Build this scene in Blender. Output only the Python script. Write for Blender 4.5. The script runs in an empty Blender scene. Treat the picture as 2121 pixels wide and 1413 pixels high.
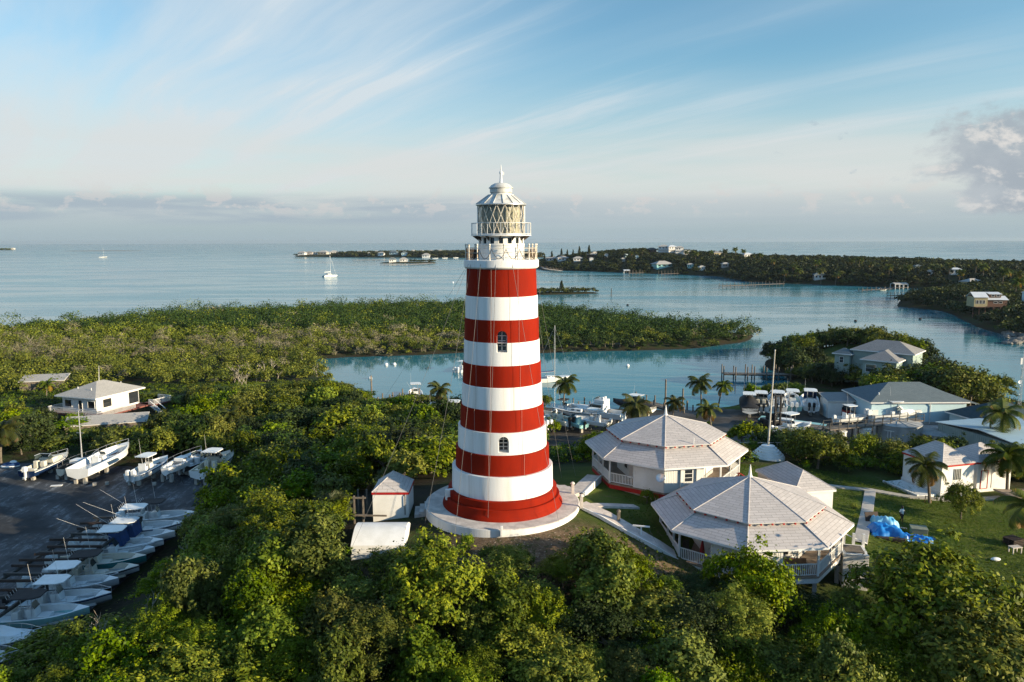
import bpy, bmesh, math, random
import numpy as np
from mathutils import Vector, Matrix, Euler
R = math.radians
sc = bpy.context.scene
COL = sc.collection
random.seed(7)
# ------------------------------------------------------------------ camera
H, FPX, PIT, ROLL = 31.0, 1560.0, R(7.58), R(0.2)
cp, sp, cr, sr = math.cos(PIT), math.sin(PIT), math.cos(ROLL), math.sin(ROLL)
cam = bpy.data.cameras.new('camera'); camo = bpy.data.objects.new('camera', cam); COL.objects.link(camo)
cam.sensor_width = 36; cam.lens = 36*FPX/2121; cam.clip_start = 0.5; cam.clip_end = 60000
X = Vector((cr, -sr*sp, -sr*cp)); Y = Vector((sr, cr*sp, cr*cp)); Z = Vector((0, -cp, sp))
camo.matrix_world = Matrix(((X.x, Y.x, Z.x, 0), (X.y, Y.y, Z.y, 0), (X.z, Y.z, Z.z, H), (0, 0, 0, 1)))
sc.camera = camo

def ray(px, py):
    u = (px-1060.5)/FPX; v = (py-706.5)/FPX
    u, v = u*cr-v*sr, u*sr+v*cr
    return (u, cp-v*sp, -sp-v*cp)
def P(px, py, z=0.0):                       # ground point seen at a photo pixel, at height z
    d = ray(px, py); t = (z-H)/d[2]; return Vector((d[0]*t, d[1]*t, z))

# ------------------------------------------------------------------ light
SUN_EL, SUN_AZ = R(14), R(112)
sun = bpy.data.lights.new('sun', 'SUN'); sun.energy = 5.0; sun.angle = R(0.53); sun.color = (1.0, 0.83, 0.57)
suno = bpy.data.objects.new('sun', sun); COL.objects.link(suno)
to_sun = Vector((math.sin(SUN_AZ)*math.cos(SUN_EL), math.cos(SUN_AZ)*math.cos(SUN_EL), math.sin(SUN_EL)))
suno.rotation_euler = to_sun.to_track_quat('Z', 'Y').to_euler(); suno.location = (200, -70, 120)
sc.view_settings.view_transform = 'Standard'; sc.view_settings.look = 'None'
sc.view_settings.exposure = 0.9; sc.view_settings.gamma = 1; sc.view_settings.use_curve_mapping = False
cy = sc.cycles
cy.use_denoising = True; cy.denoiser = 'OPENIMAGEDENOISE'; cy.denoising_input_passes = 'RGB_ALBEDO_NORMAL'; cy.denoising_prefilter = 'NONE'; cy.max_bounces = 5; cy.diffuse_bounces = 1; cy.glossy_bounces = 2; cy.transmission_bounces = 4
cy.transparent_max_bounces = 6; cy.volume_bounces = 0; cy.sample_clamp_indirect = 4; cy.caustics_reflective = False; cy.caustics_refractive = False

# ------------------------------------------------------------------ node helpers
class T:
    def __init__(s, tree): s.t = tree
    def n(s, typ, ins=None, **kw):
        nd = s.t.nodes.new(typ)
        for k, v in kw.items(): setattr(nd, k, v)
        for k, v in (ins or {}).items(): s.put(nd.inputs[k], v)
        return nd
    def put(s, sock, v):
        if hasattr(v, 'is_linked') and hasattr(v, 'node'): s.t.links.new(v, sock)
        else:
            if sock.type == 'RGBA' and len(v) == 3: v = (*v, 1)
            sock.default_value = v
    def m(s, op, a, b=0.0, c=None, clamp=False):
        nd = s.n('ShaderNodeMath', {0: a, 1: b}, operation=op, use_clamp=clamp)
        if c is not None: s.put(nd.inputs[2], c)
        return nd.outputs[0]
    def ss(s, v, a, b, lo=0.0, hi=1.0):          # smoothstep
        nd = s.n('ShaderNodeMapRange', {0: v, 1: a, 2: b, 3: lo, 4: hi}, interpolation_type='SMOOTHSTEP'); return nd.outputs[0]
    def lin(s, v, a, b, lo=0.0, hi=1.0):
        return s.n('ShaderNodeMapRange', {0: v, 1: a, 2: b, 3: lo, 4: hi}).outputs[0]
    def mix(s, f, a, b, mode='MIX'):
        nd = s.n('ShaderNodeMix', data_type='RGBA', blend_type=mode)
        s.put(nd.inputs[0], f); s.put(nd.inputs[6], a); s.put(nd.inputs[7], b); return nd.outputs[2]
    def noise(s, vec, scale, detail=4, rough=.55, dist=0.0, lac=2.0):
        d = {'Scale': scale, 'Detail': detail, 'Roughness': rough, 'Distortion': dist, 'Lacunarity': lac}
        if vec is not None: d['Vector'] = vec
        return s.n('ShaderNodeTexNoise', d).outputs[0]
    def xyz(s, x, y, z=0.0): return s.n('ShaderNodeCombineXYZ', {0: x, 1: y, 2: z}).outputs[0]

# ------------------------------------------------------------------ world: physical sky and clouds
world = bpy.data.worlds.new("World"); sc.world = world; world.use_nodes = True; world.cycles.sampling_method = 'MANUAL'; world.cycles.sample_map_resolution = 1024
wt = T(world.node_tree); world.node_tree.nodes.clear()
sky = wt.n('ShaderNodeTexSky', sky_type='NISHITA', sun_disc=False, sun_elevation=SUN_EL, sun_rotation=SUN_AZ,
           altitude=30, air_density=1.0, dust_density=1.2, ozone_density=1.5)
gen = wt.n('ShaderNodeTexCoord').outputs['Generated']
sx = wt.n('ShaderNodeSeparateXYZ', {0: gen})
dx, dy, dz = sx.outputs
el = wt.m('MAXIMUM', dz, 0.0)
base = wt.mix(1.0, sky.outputs[0], (.95, 1.36, 1.46), 'MULTIPLY')
deepen = wt.mix(wt.m('MAXIMUM', wt.ss(dz, .31, .62), wt.ss(dy, .3, -.1, 0, .7)), (1, 1, 1), (.32, .58, .88))     # unseen sky dimmed to deeper blue at zenith and behind, cutting fill light
# high cirrus: parallel streets of cloud on a plane overhead
k = wt.m('DIVIDE', 1.0, wt.m('ADD', el, 0.06))
u = wt.m('MULTIPLY', dx, k); v = wt.m('MULTIPLY', dy, k)
along = wt.m('ADD', wt.m('MULTIPLY', u, -0.60), wt.m('MULTIPLY', v, 0.80))
across = wt.m('ADD', wt.m('MULTIPLY', u, 0.80), wt.m('MULTIPLY', v, 0.60))
warp = wt.m('MULTIPLY', wt.m('SUBTRACT', wt.noise(wt.xyz(wt.m('MULTIPLY', along, .30), wt.m('MULTIPLY', across, .30), 3.1), 1.0, 3), .5), .55)
ac = wt.m('ADD', across, warp)
fine = wt.noise(wt.xyz(wt.m('MULTIPLY', along, .13), wt.m('MULTIPLY', ac, 1.0), 4.4), 1.5, 7, .58, .30)
broad = wt.noise(wt.xyz(wt.m('MULTIPLY', along, .16), wt.m('MULTIPLY', ac, .36), 2.2), 1.0, 3, .5, .2)
leftw = wt.ss(dx, .12, -.42)
veil = wt.m('MULTIPLY', wt.ss(wt.m('ADD', broad, wt.m('MULTIPLY', leftw, .20)), .38, .66), wt.ss(fine, .22, .62, .18, 1.0))
strand = wt.m('MULTIPLY', wt.ss(fine, .50, .72), wt.ss(wt.m('ADD', broad, wt.m('MULTIPLY', wt.ss(dx, .35, .0), .10)), .38, .58))
cir = wt.m('MULTIPLY', wt.m('ADD', wt.m('MULTIPLY', veil, .80), wt.m('MULTIPLY', strand, .72)), wt.ss(el, .0, .10))
cir = wt.m('MINIMUM', cir, .92)
c1 = wt.mix(cir, base, (5.0, 5.6, 6.0))
# pale layer near the horizon
lowv = wt.noise(wt.xyz(wt.m('MULTIPLY', dx, 1.3), wt.m('MULTIPLY', dy, 1.3), wt.m('MULTIPLY', dz, 15.0)), 1.0, 5, .55, .4)
hz = wt.m('MULTIPLY', wt.ss(el, .23, .06), wt.ss(lowv, .28, .66, .35, .95))
c2 = wt.mix(hz, c1, (5.2, 5.35, 5.25))
hz2 = wt.ss(el, .075, .0, 0, .92)
c3 = wt.mix(hz2, c2, (2.75, 3.5, 3.9))
# grey bank low on the left, small cumulus along the horizon, big cumulus on the right
bank = wt.noise(wt.xyz(wt.m('MULTIPLY', dx, 3.0), wt.m('MULTIPLY', dy, 3.0), wt.m('MULTIPLY', dz, 30.0)), 1.6, 6, .6, .3)
bm = wt.m('MULTIPLY', wt.m('MULTIPLY', wt.ss(el, .016, .028), wt.ss(el, .064, .046)), wt.ss(dx, .25, -.25, .30, 1.0))
c4 = wt.mix(wt.m('MULTIPLY', bm, wt.ss(bank, .30, .56, .15, .85)), c3, (2.8, 3.4, 3.95))
def puffs(vec_add, sc_, seed): return wt.noise(wt.xyz(wt.m('ADD', dx, vec_add[0]), wt.m('ADD', dy, seed), wt.m('ADD', wt.m('MULTIPLY', dz, 1.7), vec_add[1])), sc_, 7, .60, .2)
pf = puffs((0, 0), 26.0, .5); pf2 = puffs((.006, .012), 26.0, .5)
pm = wt.m('MULTIPLY', wt.ss(el, .026, .044), wt.ss(el, .078, .052))
c4 = wt.mix(wt.m('MULTIPLY', wt.m('MULTIPLY', wt.ss(pf, .52, .60), pm), .55), c4, (5.0, 4.8, 4.7))
puff = puffs((0, 0), 11.0, .0); pufl = puffs((.010, .018), 11.0, .0)
ex = wt.m('DIVIDE', wt.m('SUBTRACT', dx, .635), .19); ez = wt.m('DIVIDE', wt.m('SUBTRACT', dz, .088), .085)
rr = wt.m('ADD', wt.m('MULTIPLY', ex, ex), wt.m('MULTIPLY', ez, ez))
env = wt.ss(rr, 1.5, .05, -.10, .40)
cu = wt.ss(wt.m('ADD', puff, env), .62, .77)
cu = wt.m('MULTIPLY', cu, wt.ss(dy, 0, .2))
lit = wt.ss(wt.m('SUBTRACT', puff, pufl), .0, .13)
cuc = wt.mix(lit, (2.8, 3.2, 3.6), (5.5, 5.3, 5.1)); cuc = wt.mix(wt.ss(puffs((.02, -.03), 7.0, 1.0), .44, .66, 0, .5), cuc, (4.2, 4.5, 4.7))
c5 = wt.mix(wt.m('MULTIPLY', cu, wt.ss(puffs((.01, .0), 5.0, 2.0), .3, .6, .74, .97)), c4, cuc)
# a few torn wisps left of it
w1 = puffs((0, 0), 19.0, 3.3); wm_ = wt.m('MULTIPLY', wt.m('MULTIPLY', wt.ss(dx, .28, .36), wt.ss(dx, .50, .44)), wt.m('MULTIPLY', wt.ss(el, .05, .08), wt.ss(el, .17, .13)))
c5 = wt.mix(wt.m('MULTIPLY', wt.m('MULTIPLY', wt.ss(w1, .60, .70), wm_), .75), c5, (3.0, 3.7, 4.3))
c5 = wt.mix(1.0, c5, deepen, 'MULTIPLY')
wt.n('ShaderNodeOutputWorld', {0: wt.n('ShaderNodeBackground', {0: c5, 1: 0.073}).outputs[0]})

# ------------------------------------------------------------------ materials
MATS = {}
def M(name, c, c2=None, scale=2.0, rough=.6, bump=0.0, bscale=12.0, metal=0.0, spec=.4, det=5, lo=.35, hi=.65, stretch=None):
    if name in MATS: return MATS[name]
    m = bpy.data.materials.new(name); m.use_nodes = True; t = T(m.node_tree); m.node_tree.nodes.clear()
    tc = t.n('ShaderNodeTexCoord').outputs['Object']
    vec = t.n('ShaderNodeMapping', {0: tc, 3: stretch}).outputs[0] if stretch else tc
    if c2 is None: c2 = tuple(x*.82 for x in c)
    f = t.ss(t.noise(vec, scale, det, .62), lo, hi)
    col = t.mix(f, c, c2)
    ins = {'Base Color': col, 'Roughness': rough, 'Metallic': metal, 'Specular IOR Level': spec}
    if bump:
        ins['Normal'] = t.n('ShaderNodeBump', {'Strength': bump, 'Distance': .03, 'Height': t.noise(vec, bscale, 4)}).outputs[0]
    p = t.n('ShaderNodeBsdfPrincipled', ins)
    t.n('ShaderNodeOutputMaterial', {0: p.outputs[0]})
    MATS[name] = m; return m

WHITE = M('white_paint', (.80, .79, .77), (.70, .69, .66), .8, .55, .15, 9)
TWHITE = M('weathered_white_paint', (.81, .80, .78), (.66, .64, .59), 1.1, .6, .25, 9, lo=.38, hi=.76, stretch=(1.6, 1.6, .12), det=7)
WALLW = M('white_wall', (.80, .78, .74), (.71, .69, .64), .6, .6, .2, 5)
RED = M('red_paint', (.26, .014, .003), (.20, .011, .003), .5, .75, .2, 5, spec=.08, stretch=(1, 1, .35))
REDTRIM = M('red_trim', (.45, .015, .012), (.36, .012, .010), 2, .5)
GEL = M('gelcoat_white', (.82, .82, .80), (.74, .74, .71), .9, .25)
GELC = M('gelcoat_cream', (.70, .64, .52), (.60, .55, .44), .9, .3)
NAVY = M('navy_gelcoat', (.012, .03, .085), (.01, .025, .07), 1, .2)
TEALH = M('teal_gelcoat', (.02, .16, .17), (.018, .13, .14), 1, .25)
AQUA = M('aqua_gelcoat', (.30, .58, .56), (.26, .5, .5), 1, .3)
GREYH = M('grey_gelcoat', (.42, .45, .47), (.36, .39, .41), 1, .3)
BLACKP = M('black_paint', (.012, .012, .014), (.02, .02, .022), 2, .35)
BLACKT = M('black_tarp', (.010, .010, .012), (.022, .022, .024), 1.5, .75, .6, 3)
BLUET = M('blue_canvas', (.012, .05, .16), (.01, .04, .12), 2, .7, .3, 4)
TARP = M('blue_tarp', (.015, .22, .60), (.010, .14, .48), 1.2, .4, .6, 3)
TARPL = M('pale_tarp', (.30, .55, .68), (.08, .38, .64), 1.2, .45, .5, 3)
ALU = M('aluminium', (.70, .70, .70), (.6, .6, .6), 2, .35, metal=.7)
GLASS = M('dark_glass', (.018, .022, .026), (.03, .035, .04), 1, .08, spec=.6)
WGLASS = M('window_glass', (.05, .07, .07), (.03, .04, .045), 1, .08, spec=.6)
STEEL = M('dark_steel', (.030, .036, .038), (.05, .045, .04), 3, .55)
RUST = M('rusty_beam', (.055, .034, .026), (.030, .022, .019), 2.5, .75, .3, 8)
WOOD = M('grey_wood', (.20, .165, .13), (.12, .10, .08), 2.5, .8, .4, 6, stretch=(1, 1, 1))
WOODD = M('dark_wood', (.075, .055, .040), (.045, .034, .026), 2.5, .8, .4, 6)
WOODR = M('orange_wood', (.36, .15, .055), (.26, .10, .04), 3, .5)
DECKW = M('deck_boards', (.33, .25, .19), (.25, .19, .14), 2, .75)
CONC = M('concrete', (.50, .46, .41), (.40, .37, .33), 1.2, .8, .25, 8)
CONCW = M('whitewashed_concrete', (.62, .55, .49), (.44, .39, .35), 1.3, .75, .25, 8)
BLOCK = M('concrete_block', (.42, .39, .34), (.32, .30, .26), 3, .85, .3, 10)
TANKM = M('tank_concrete', (.40, .40, .38), (.27, .27, .26), .5, .85, .2, 5)
TANKW = M('tank_white', (.72, .71, .67), (.45, .25, .12), .9, .6, lo=.56, hi=.74)
LBLUE = M('pale_blue_wall', (.50, .68, .74), (.45, .62, .69), .5, .7)
GREENW = M('sage_green_wall', (.30, .38, .34), (.26, .33, .30), .8, .7)
YELLW = M('yellow_wall', (.38, .32, .18), (.32, .27, .15), .8, .7)
BROWNW = M('brown_wall', (.13, .065, .045), (.10, .05, .035), .8, .75)
BARK = M('bark', (.17, .14, .105), (.10, .08, .06), 6, .85, .5, 14)
DEADB = M('dead_branch', (.46, .40, .33), (.33, .28, .22), 6, .85)
LANT = M('weathered_lantern_grey', (.58, .58, .56), (.38, .37, .34), 1.6, .6, lo=.4, hi=.7)
RIDGE = M('ridge_tile', (.52, .49, .475), (.42, .39, .38), 2, .8)
ROCK = M('rock', (.24, .22, .19), (.12, .11, .10), 1.5, .9, .6, 5)
REDMACH = M('red_machine', (.42, .02, .015), (.34, .018, .014), 2, .4)
SKIN = M('skin', (.075, .038, .024), rough=.6)
SHIRT = M('white_shirt', (.72, .74, .76), rough=.8)
SHORTS = M('dark_shorts', (.014, .014, .018), rough=.85)
SOLAR = M('metal_roof_blue', (.40, .55, .63), (.34, .47, .55), .4, .45, metal=.2)
CURT = M('lens_curtain', (.58, .53, .42), (.40, .37, .29), 1.4, .75)

# ------------------------------------------------------------------ mesh builder
def frame(d):
    d = d.normalized(); a = Vector((0, 0, 1)) if abs(d.z) < .95 else Vector((1, 0, 0))
    x = d.cross(a).normalized(); return x, x.cross(d).normalized()
class MB:
    def __init__(s): s.v = []; s.f = []; s.mi = []; s.m = 0
    def add(s, vs, fs):
        o = len(s.v); s.v += [tuple(p) for p in vs]; s.f += [tuple(i+o for i in f) for f in fs]; s.mi += [s.m]*len(fs); return s
    def box(s, c, d, rz=0.0, rx=0.0, ry=0.0):        # centre, full sizes
        h = [x/2 for x in d]; e = Euler((rx, ry, rz)).to_matrix()
        vs = [Vector(c)+e @ Vector((sx*h[0], sy*h[1], sz*h[2])) for sz in (-1, 1) for sx, sy in ((-1, -1), (1, -1), (1, 1), (-1, 1))]
        return s.add(vs, [(3, 2, 1, 0), (4, 5, 6, 7), (0, 1, 5, 4), (1, 2, 6, 5), (2, 3, 7, 6), (3, 0, 4, 7)])
    def tube(s, p, q, r0, r1=None, n=8, cap=True):
        p, q = Vector(p), Vector(q); r1 = r0 if r1 is None else r1; a, b = frame(q-p)
        vs = [c+(a*math.cos(2*math.pi*i/n)+b*math.sin(2*math.pi*i/n))*r for c, r in ((p, r0), (q, r1)) for i in range(n)]
        fs = [(i, (i+1) % n, n+(i+1) % n, n+i) for i in range(n)]
        if cap: fs += [tuple(range(n-1, -1, -1)), tuple(range(n, 2*n))]
        return s.add(vs, fs)
    def path(s, pts, r, n=6, r1=None):
        for i in range(len(pts)-1):
            a = r if r1 is None else r+(r1-r)*i/(len(pts)-1); b = r if r1 is None else r+(r1-r)*(i+1)/(len(pts)-1)
            s.tube(pts[i], pts[i+1], a, b, n)
        return s
    def lathe(s, prof, n=48, c=(0, 0, 0), a0=0.0, ph=0.0):   # prof = [(r,z)...]
        vs = []; fs = []
        for r, z in prof:
            for i in range(n):
                t = 2*math.pi*i/n+ph; vs.append((c[0]+r*math.cos(t), c[1]+r*math.sin(t), c[2]+z))
        for j in range(len(prof)-1):
            for i in range(n): fs.append((j*n+i, j*n+(i+1) % n, (j+1)*n+(i+1) % n, (j+1)*n+i))
        return s.add(vs, fs)
    def prism(s, poly, z0, z1):                      # poly ccw [(x,y)]
        n = len(poly); vs = [(x, y, z0) for x, y in poly]+[(x, y, z1) for x, y in poly]
        return s.add(vs, [tuple(range(n-1, -1, -1)), tuple(range(n, 2*n))]+[(i, (i+1) % n, n+(i+1) % n, n+i) for i in range(n)])
    def quad(s, *p): return s.add(p, [tuple(range(len(p)))])
    def slab(s, p, t):                               # polygon with thickness t below it
        n = len(p); p = [Vector(q) for q in p]; nr = (p[1]-p[0]).cross(p[2]-p[0]).normalized()*t
        return s.add(p+[q-nr for q in p], [tuple(range(n)), tuple(range(2*n-1, n-1, -1))]+[(i, n+i, n+(i+1) % n, (i+1) % n) for i in range(n)])
    def ball(s, c, r, n=10, sq=(1, 1, 1)):
        prof = [(math.sin(math.pi*j/n*.999+.0005), -math.cos(math.pi*j/n*.999+.0005)) for j in range(n+1)]
        o = len(s.v); s.lathe([(a*r, b*r) for a, b in prof], 2*n)
        for i in range(o, len(s.v)): x, y, z = s.v[i]; s.v[i] = (c[0]+x*sq[0], c[1]+y*sq[1], c[2]+z*sq[2])
        return s
    def build(s, name, mat, parent=None, smooth=False, bevel=0.0, loc=None, rz=0.0):
        me = bpy.data.meshes.new(name); me.from_pydata(s.v, [], s.f)
        for m in (mat if isinstance(mat, (list, tuple)) else [mat]): me.materials.append(m)
        me.polygons.foreach_set('material_index', s.mi)
        me.update(); o = bpy.data.objects.new(name, me); COL.objects.link(o)
        if smooth:
            me.polygons.foreach_set('use_smooth', [True]*len(me.polygons))
            bm = bmesh.new(); bm.from_mesh(me); bmesh.ops.remove_doubles(bm, verts=bm.verts, dist=1e-4)
            for e in bm.edges: e.smooth = e.calc_face_angle(9) < R(38)
            bm.to_mesh(me); bm.free()
        if bevel:
            b = o.modifiers.new('bevel', 'BEVEL'); b.width = bevel; b.segments = 2; b.limit_method = 'ANGLE'
        if parent: o.parent = parent
        if loc is not None: o.location = loc
        if rz: o.rotation_euler.z = rz
        return o
def tag(o, label, cat, group=None):
    o['label'] = label; o['category'] = cat
    if group: o['group'] = group
    return o
def struct(o): o['kind'] = 'structure'; return o
def thing(name, label, cat, loc=(0, 0, 0), rz=0.0, group=None):
    o = bpy.data.objects.new(name, None); COL.objects.link(o); o.empty_display_size = .3
    o.location = loc; o.rotation_euler.z = rz; return tag(o, label, cat, group)
def copy_tree(o, parent=None):
    c = o.copy(); COL.objects.link(c)
    if parent: c.parent = parent
    for ch in o.children: copy_tree(ch, c)
    return c
# ================================================================== sea and land
def poly_sd(poly, x, y):                             # signed distance, + inside
    p = np.array(poly, float); q = np.roll(p, -1, 0)
    x = np.asarray(x, float); y = np.asarray(y, float)
    d = np.full(x.shape, 1e9); ins = np.zeros(x.shape, bool)
    for (ax, ay), (bx, by) in zip(p, q):
        ex, ey = bx-ax, by-ay; t = np.clip(((x-ax)*ex+(y-ay)*ey)/(ex*ex+ey*ey+1e-9), 0, 1)
        d = np.minimum(d, (x-ax-t*ex)**2+(y-ay-t*ey)**2)
        if abs(ey) > 1e-9:
            c = ((ay > y) != (by > y)) & (x < (bx-ax)*(y-ay)/ey+ax); ins ^= c
    d = np.sqrt(d); return np.where(ins, d, -d)
def wob(x, y, s=1.0, seed=0.0):
    return (np.sin(x*.21*s+seed)+np.sin(y*.27*s+1.3+seed)+np.sin((x+y)*.13*s+2.1*seed)+np.sin((x-y)*.41*s+.7)*.6+np.sin(x*.73*s+y*.31*s)*.4)/4
MAIN = [(-700, -60), (-700, 200), (-400, 225), (-260, 250), (-175, 262), (-120, 315), (-60, 345), (-10, 350), (20, 325), (45, 288), (64, 260), (80, 247),
        (79, 242), (70, 228), (54, 215), (33, 212), (8, 208), (-13, 209), (-30, 203), (-45, 201), (-53, 197), (-51, 188), (-45, 177), (-42, 166), (-37, 161), (-33, 159), (-29, 149),
        (-24, 144), (-14, 142), (-3, 141), (8, 137), (15, 136), (22, 137), (31, 134), (40, 138), (46, 143), (50, 150), (56, 156), (60, 160), (63, 167), (62, 178), (66, 192), (74, 206),
        (86, 212), (100, 205), (107, 190), (104, 170), (97, 148), (94, 138), (110, 128), (170, 110), (320, 90), (400, -60)]
CTRL = [(0, 62, 8.6), (7, 62, 8.5), (-7, 63, 8.3), (0, 53.5, 8.1), (-9, 58, 7.8), (-12, 66, 7.6), (8, 54, 7.4), (15, 73, 7.3), (10, 66, 7.7), (22, 78, 6.8), (19.5, 59.5, 5.0), (23, 52, 3.0),
        (13, 50, 5.2), (30, 60, 4.0), (38, 70, 3.4), (45, 78, 3.0), (33, 85, 4.0), (50, 62, 2.4), (60, 80, 2.5), (33, 93, 3.7), (20, 95, 3.5), (0, 85, 5.2), (-15, 85, 5), (0, 100, 2.0),
        (-20, 105, 1.4), (20, 108, 1.5), (40, 108, 1.6), (60, 105, 1.5), (80, 100, 1.5), (0, 120, 1.2), (40, 128, 1.2), (70, 125, 1.2), (90, 125, 1.2), (-29, 65, 2.0), (-35, 75, 1.0), (-38, 90, 1.0), (-34, 55, 1.0), (-60, 75, 1.0),
        (-90, 70, 1.0), (-60, 100, 1.2), (-20, 60, 5.8), (-22, 50, 4.2), (-10, 47, 5.8), (0, 40, 2.8), (15, 40, 2.0), (30, 45, 1.8), (45, 45, 1.5), (-20, 38, 2.2), (-35, 38, 1), (0, 28, 1.2),
        (-150, 100, 1), (-100, 150, .8), (-60, 150, 1), (0, 138, 1), (40, 137, .9), (150, 80, 1.5), (60, 20, 1), (-60, 20, 1), (0, 5, 1), (72, 180, 3.5), (84, 186, 4.5), (94, 176, 3.0), (98, 160, 2), (88, 150, 1.6),
        (-300, 150, .8), (-500, 0, 1), (300, 0, 1), (-100, 200, .7), (-50, 240, .7), (20, 260, .7), (60, 235, .7), (-60, 310, .7), (-200, 220, .7), (300, 80, 1)]
_c = np.array(CTRL, float)
def _tps(r2): return r2*np.log(r2+1e-6)
_K = _tps(((_c[:, None, :2]-_c[None, :, :2])**2).sum(-1)/1e4)+np.eye(len(_c))*2e-4
_Pm = np.c_[np.ones(len(_c)), _c[:, :2]/100]
_A = np.block([[_K, _Pm], [_Pm.T, np.zeros((3, 3))]])
_w = np.linalg.solve(_A, np.r_[_c[:, 2], 0, 0, 0])
def hill(x, y):
    x = np.asarray(x, float); y = np.asarray(y, float); z = _w[-3]+_w[-2]*x/100+_w[-1]*y/100
    for i in range(len(_c)): z = z+_w[i]*_tps(((x-_c[i, 0])**2+(y-_c[i, 1])**2)/1e4)
    return np.maximum(z, .6)
def ground(x, y):
    sd = poly_sd(MAIN, x, y)+wob(np.asarray(x, float), np.asarray(y, float))*1.5
    return np.minimum(hill(x, y)+wob(np.asarray(x, float), np.asarray(y, float), 2.2)*.05, np.clip(sd*.28, -1.6, 99))
def gz(x, y): return float(ground(np.array([x]), np.array([y]))[0])
def PG(px, py):                                      # pixel -> point on the ground of the main island
    z = 3.0
    for _ in range(30): p = P(px, py, z); z = .5*z+.5*max(gz(p.x, p.y), -.2)
    p = P(px, py, z); p.z = gz(p.x, p.y); return p

def grid_sheet(name, xs, ys, fn, mat):
    xx, yy = np.meshgrid(xs, ys); zz = fn(xx, yy); nx, ny = len(xs), len(ys)
    co = np.stack([xx, yy, zz], -1).reshape(-1, 3)
    i = np.arange(nx*ny).reshape(ny, nx); q = np.stack([i[:-1, :-1], i[:-1, 1:], i[1:, 1:], i[1:, :-1]], -1).reshape(-1, 4)
    me = bpy.data.meshes.new(name); me.from_pydata(co.tolist(), [], q.tolist()); me.materials.append(mat)
    me.polygons.foreach_set('use_smooth', [True]*len(me.polygons)); o = bpy.data.objects.new(name, me); COL.objects.link(o); return struct(o)

def land_mat(name, zones=True):
    m = bpy.data.materials.new(name); m.use_nodes = True; t = T(m.node_tree); m.node_tree.nodes.clear()
    pos = t.n('ShaderNodeNewGeometry').outputs['Position']; s = t.n('ShaderNodeSeparateXYZ', {0: pos}); x, y, z = s.outputs
    n1 = t.noise(pos, .35, 6, .65); n2 = t.noise(pos, 2.2, 5, .6); n3 = t.noise(pos, .09, 4, .5)
    litter = t.mix(t.ss(n2, .35, .7), (.030, .026, .016), (.065, .050, .030))
    scrub = t.mix(t.ss(n1, .4, .62), litter, (.030, .045, .012))
    grass = t.mix(t.ss(n1, .3, .7), (.060, .095, .014), (.11, .135, .025))
    grass = t.mix(t.ss(n2, .5, .75, 0, .6), grass, (.14, .12, .045)); grass = t.mix(t.ss(n3, .45, .62, 0, .7), grass, (.035, .052, .010)); grass = t.mix(t.ss(t.noise(pos, .55, 5, .7), .60, .70, 0, .55), grass, (.15, .115, .06))
    dirt = t.mix(t.ss(n2, .3, .7), (.10, .066, .040), (.21, .145, .092)); dirt = t.mix(t.ss(t.noise(pos, 1.1, 6, .7), .52, .60), dirt, (.060, .058, .022)); dirt = t.mix(t.ss(t.noise(pos, 6, 3, .6), .62, .68), dirt, (.40, .34, .27))
    def blob(cx, cy, rx, ry, soft=.35):
        a = t.m('DIVIDE', t.m('SUBTRACT', x, cx), rx); b = t.m('DIVIDE', t.m('SUBTRACT', y, cy), ry)
        r = t.m('SQRT', t.m('ADD', t.m('MULTIPLY', a, a), t.m('MULTIPLY', b, b)))
        return t.ss(t.m('ADD', r, t.m('MULTIPLY', t.m('SUBTRACT', n1, .5), .5)), 1+soft, 1-soft)
    col = scrub
    if zones:
        g = blob(13, 68, 12, 13); g = t.m('MAXIMUM', g, blob(40, 70, 22, 18)); g = t.m('MAXIMUM', g, blob(88, 172, 14, 25)); g = t.m('MAXIMUM', g, blob(38, 136, 8, 5))
        col = t.mix(g, col, grass)
        col = t.mix(t.m('MULTIPLY', blob(4, 53.5, 10, 4.2), .95), col, dirt)
        col = t.mix(t.m('MULTIPLY', blob(-12, 68, 6, 6), .8), col, (.045, .036, .026))
    sand = t.mix(n2, (.040, .036, .025), (.024, .022, .016))
    col = t.mix(t.ss(z, .55, .05), col, sand)
    bump = t.n('ShaderNodeBump', {'Strength': .6, 'Distance': .12, 'Height': t.noise(pos, 3.5, 6, .7)}).outputs[0]
    p = t.n('ShaderNodeBsdfPrincipled', {'Base Color': col, 'Roughness': .95, 'Specular IOR Level': .1, 'Normal': bump})
    t.n('ShaderNodeOutputMaterial', {0: p.outputs[0]}); return m
LAND = land_mat('island_ground'); LANDF = land_mat('far_island_ground', False)
def span(a, b, c, d, fine, coarse):                  # coarse outside [b,c]
    return np.r_[np.arange(a, b, coarse), np.arange(b, c, fine), np.arange(c, d+coarse, coarse)]
grid_sheet('ground', span(-420, -70, 112, 300, 1.4, 5), span(-40, 30, 150, 365, 1.4, 4), ground, LAND)

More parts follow.
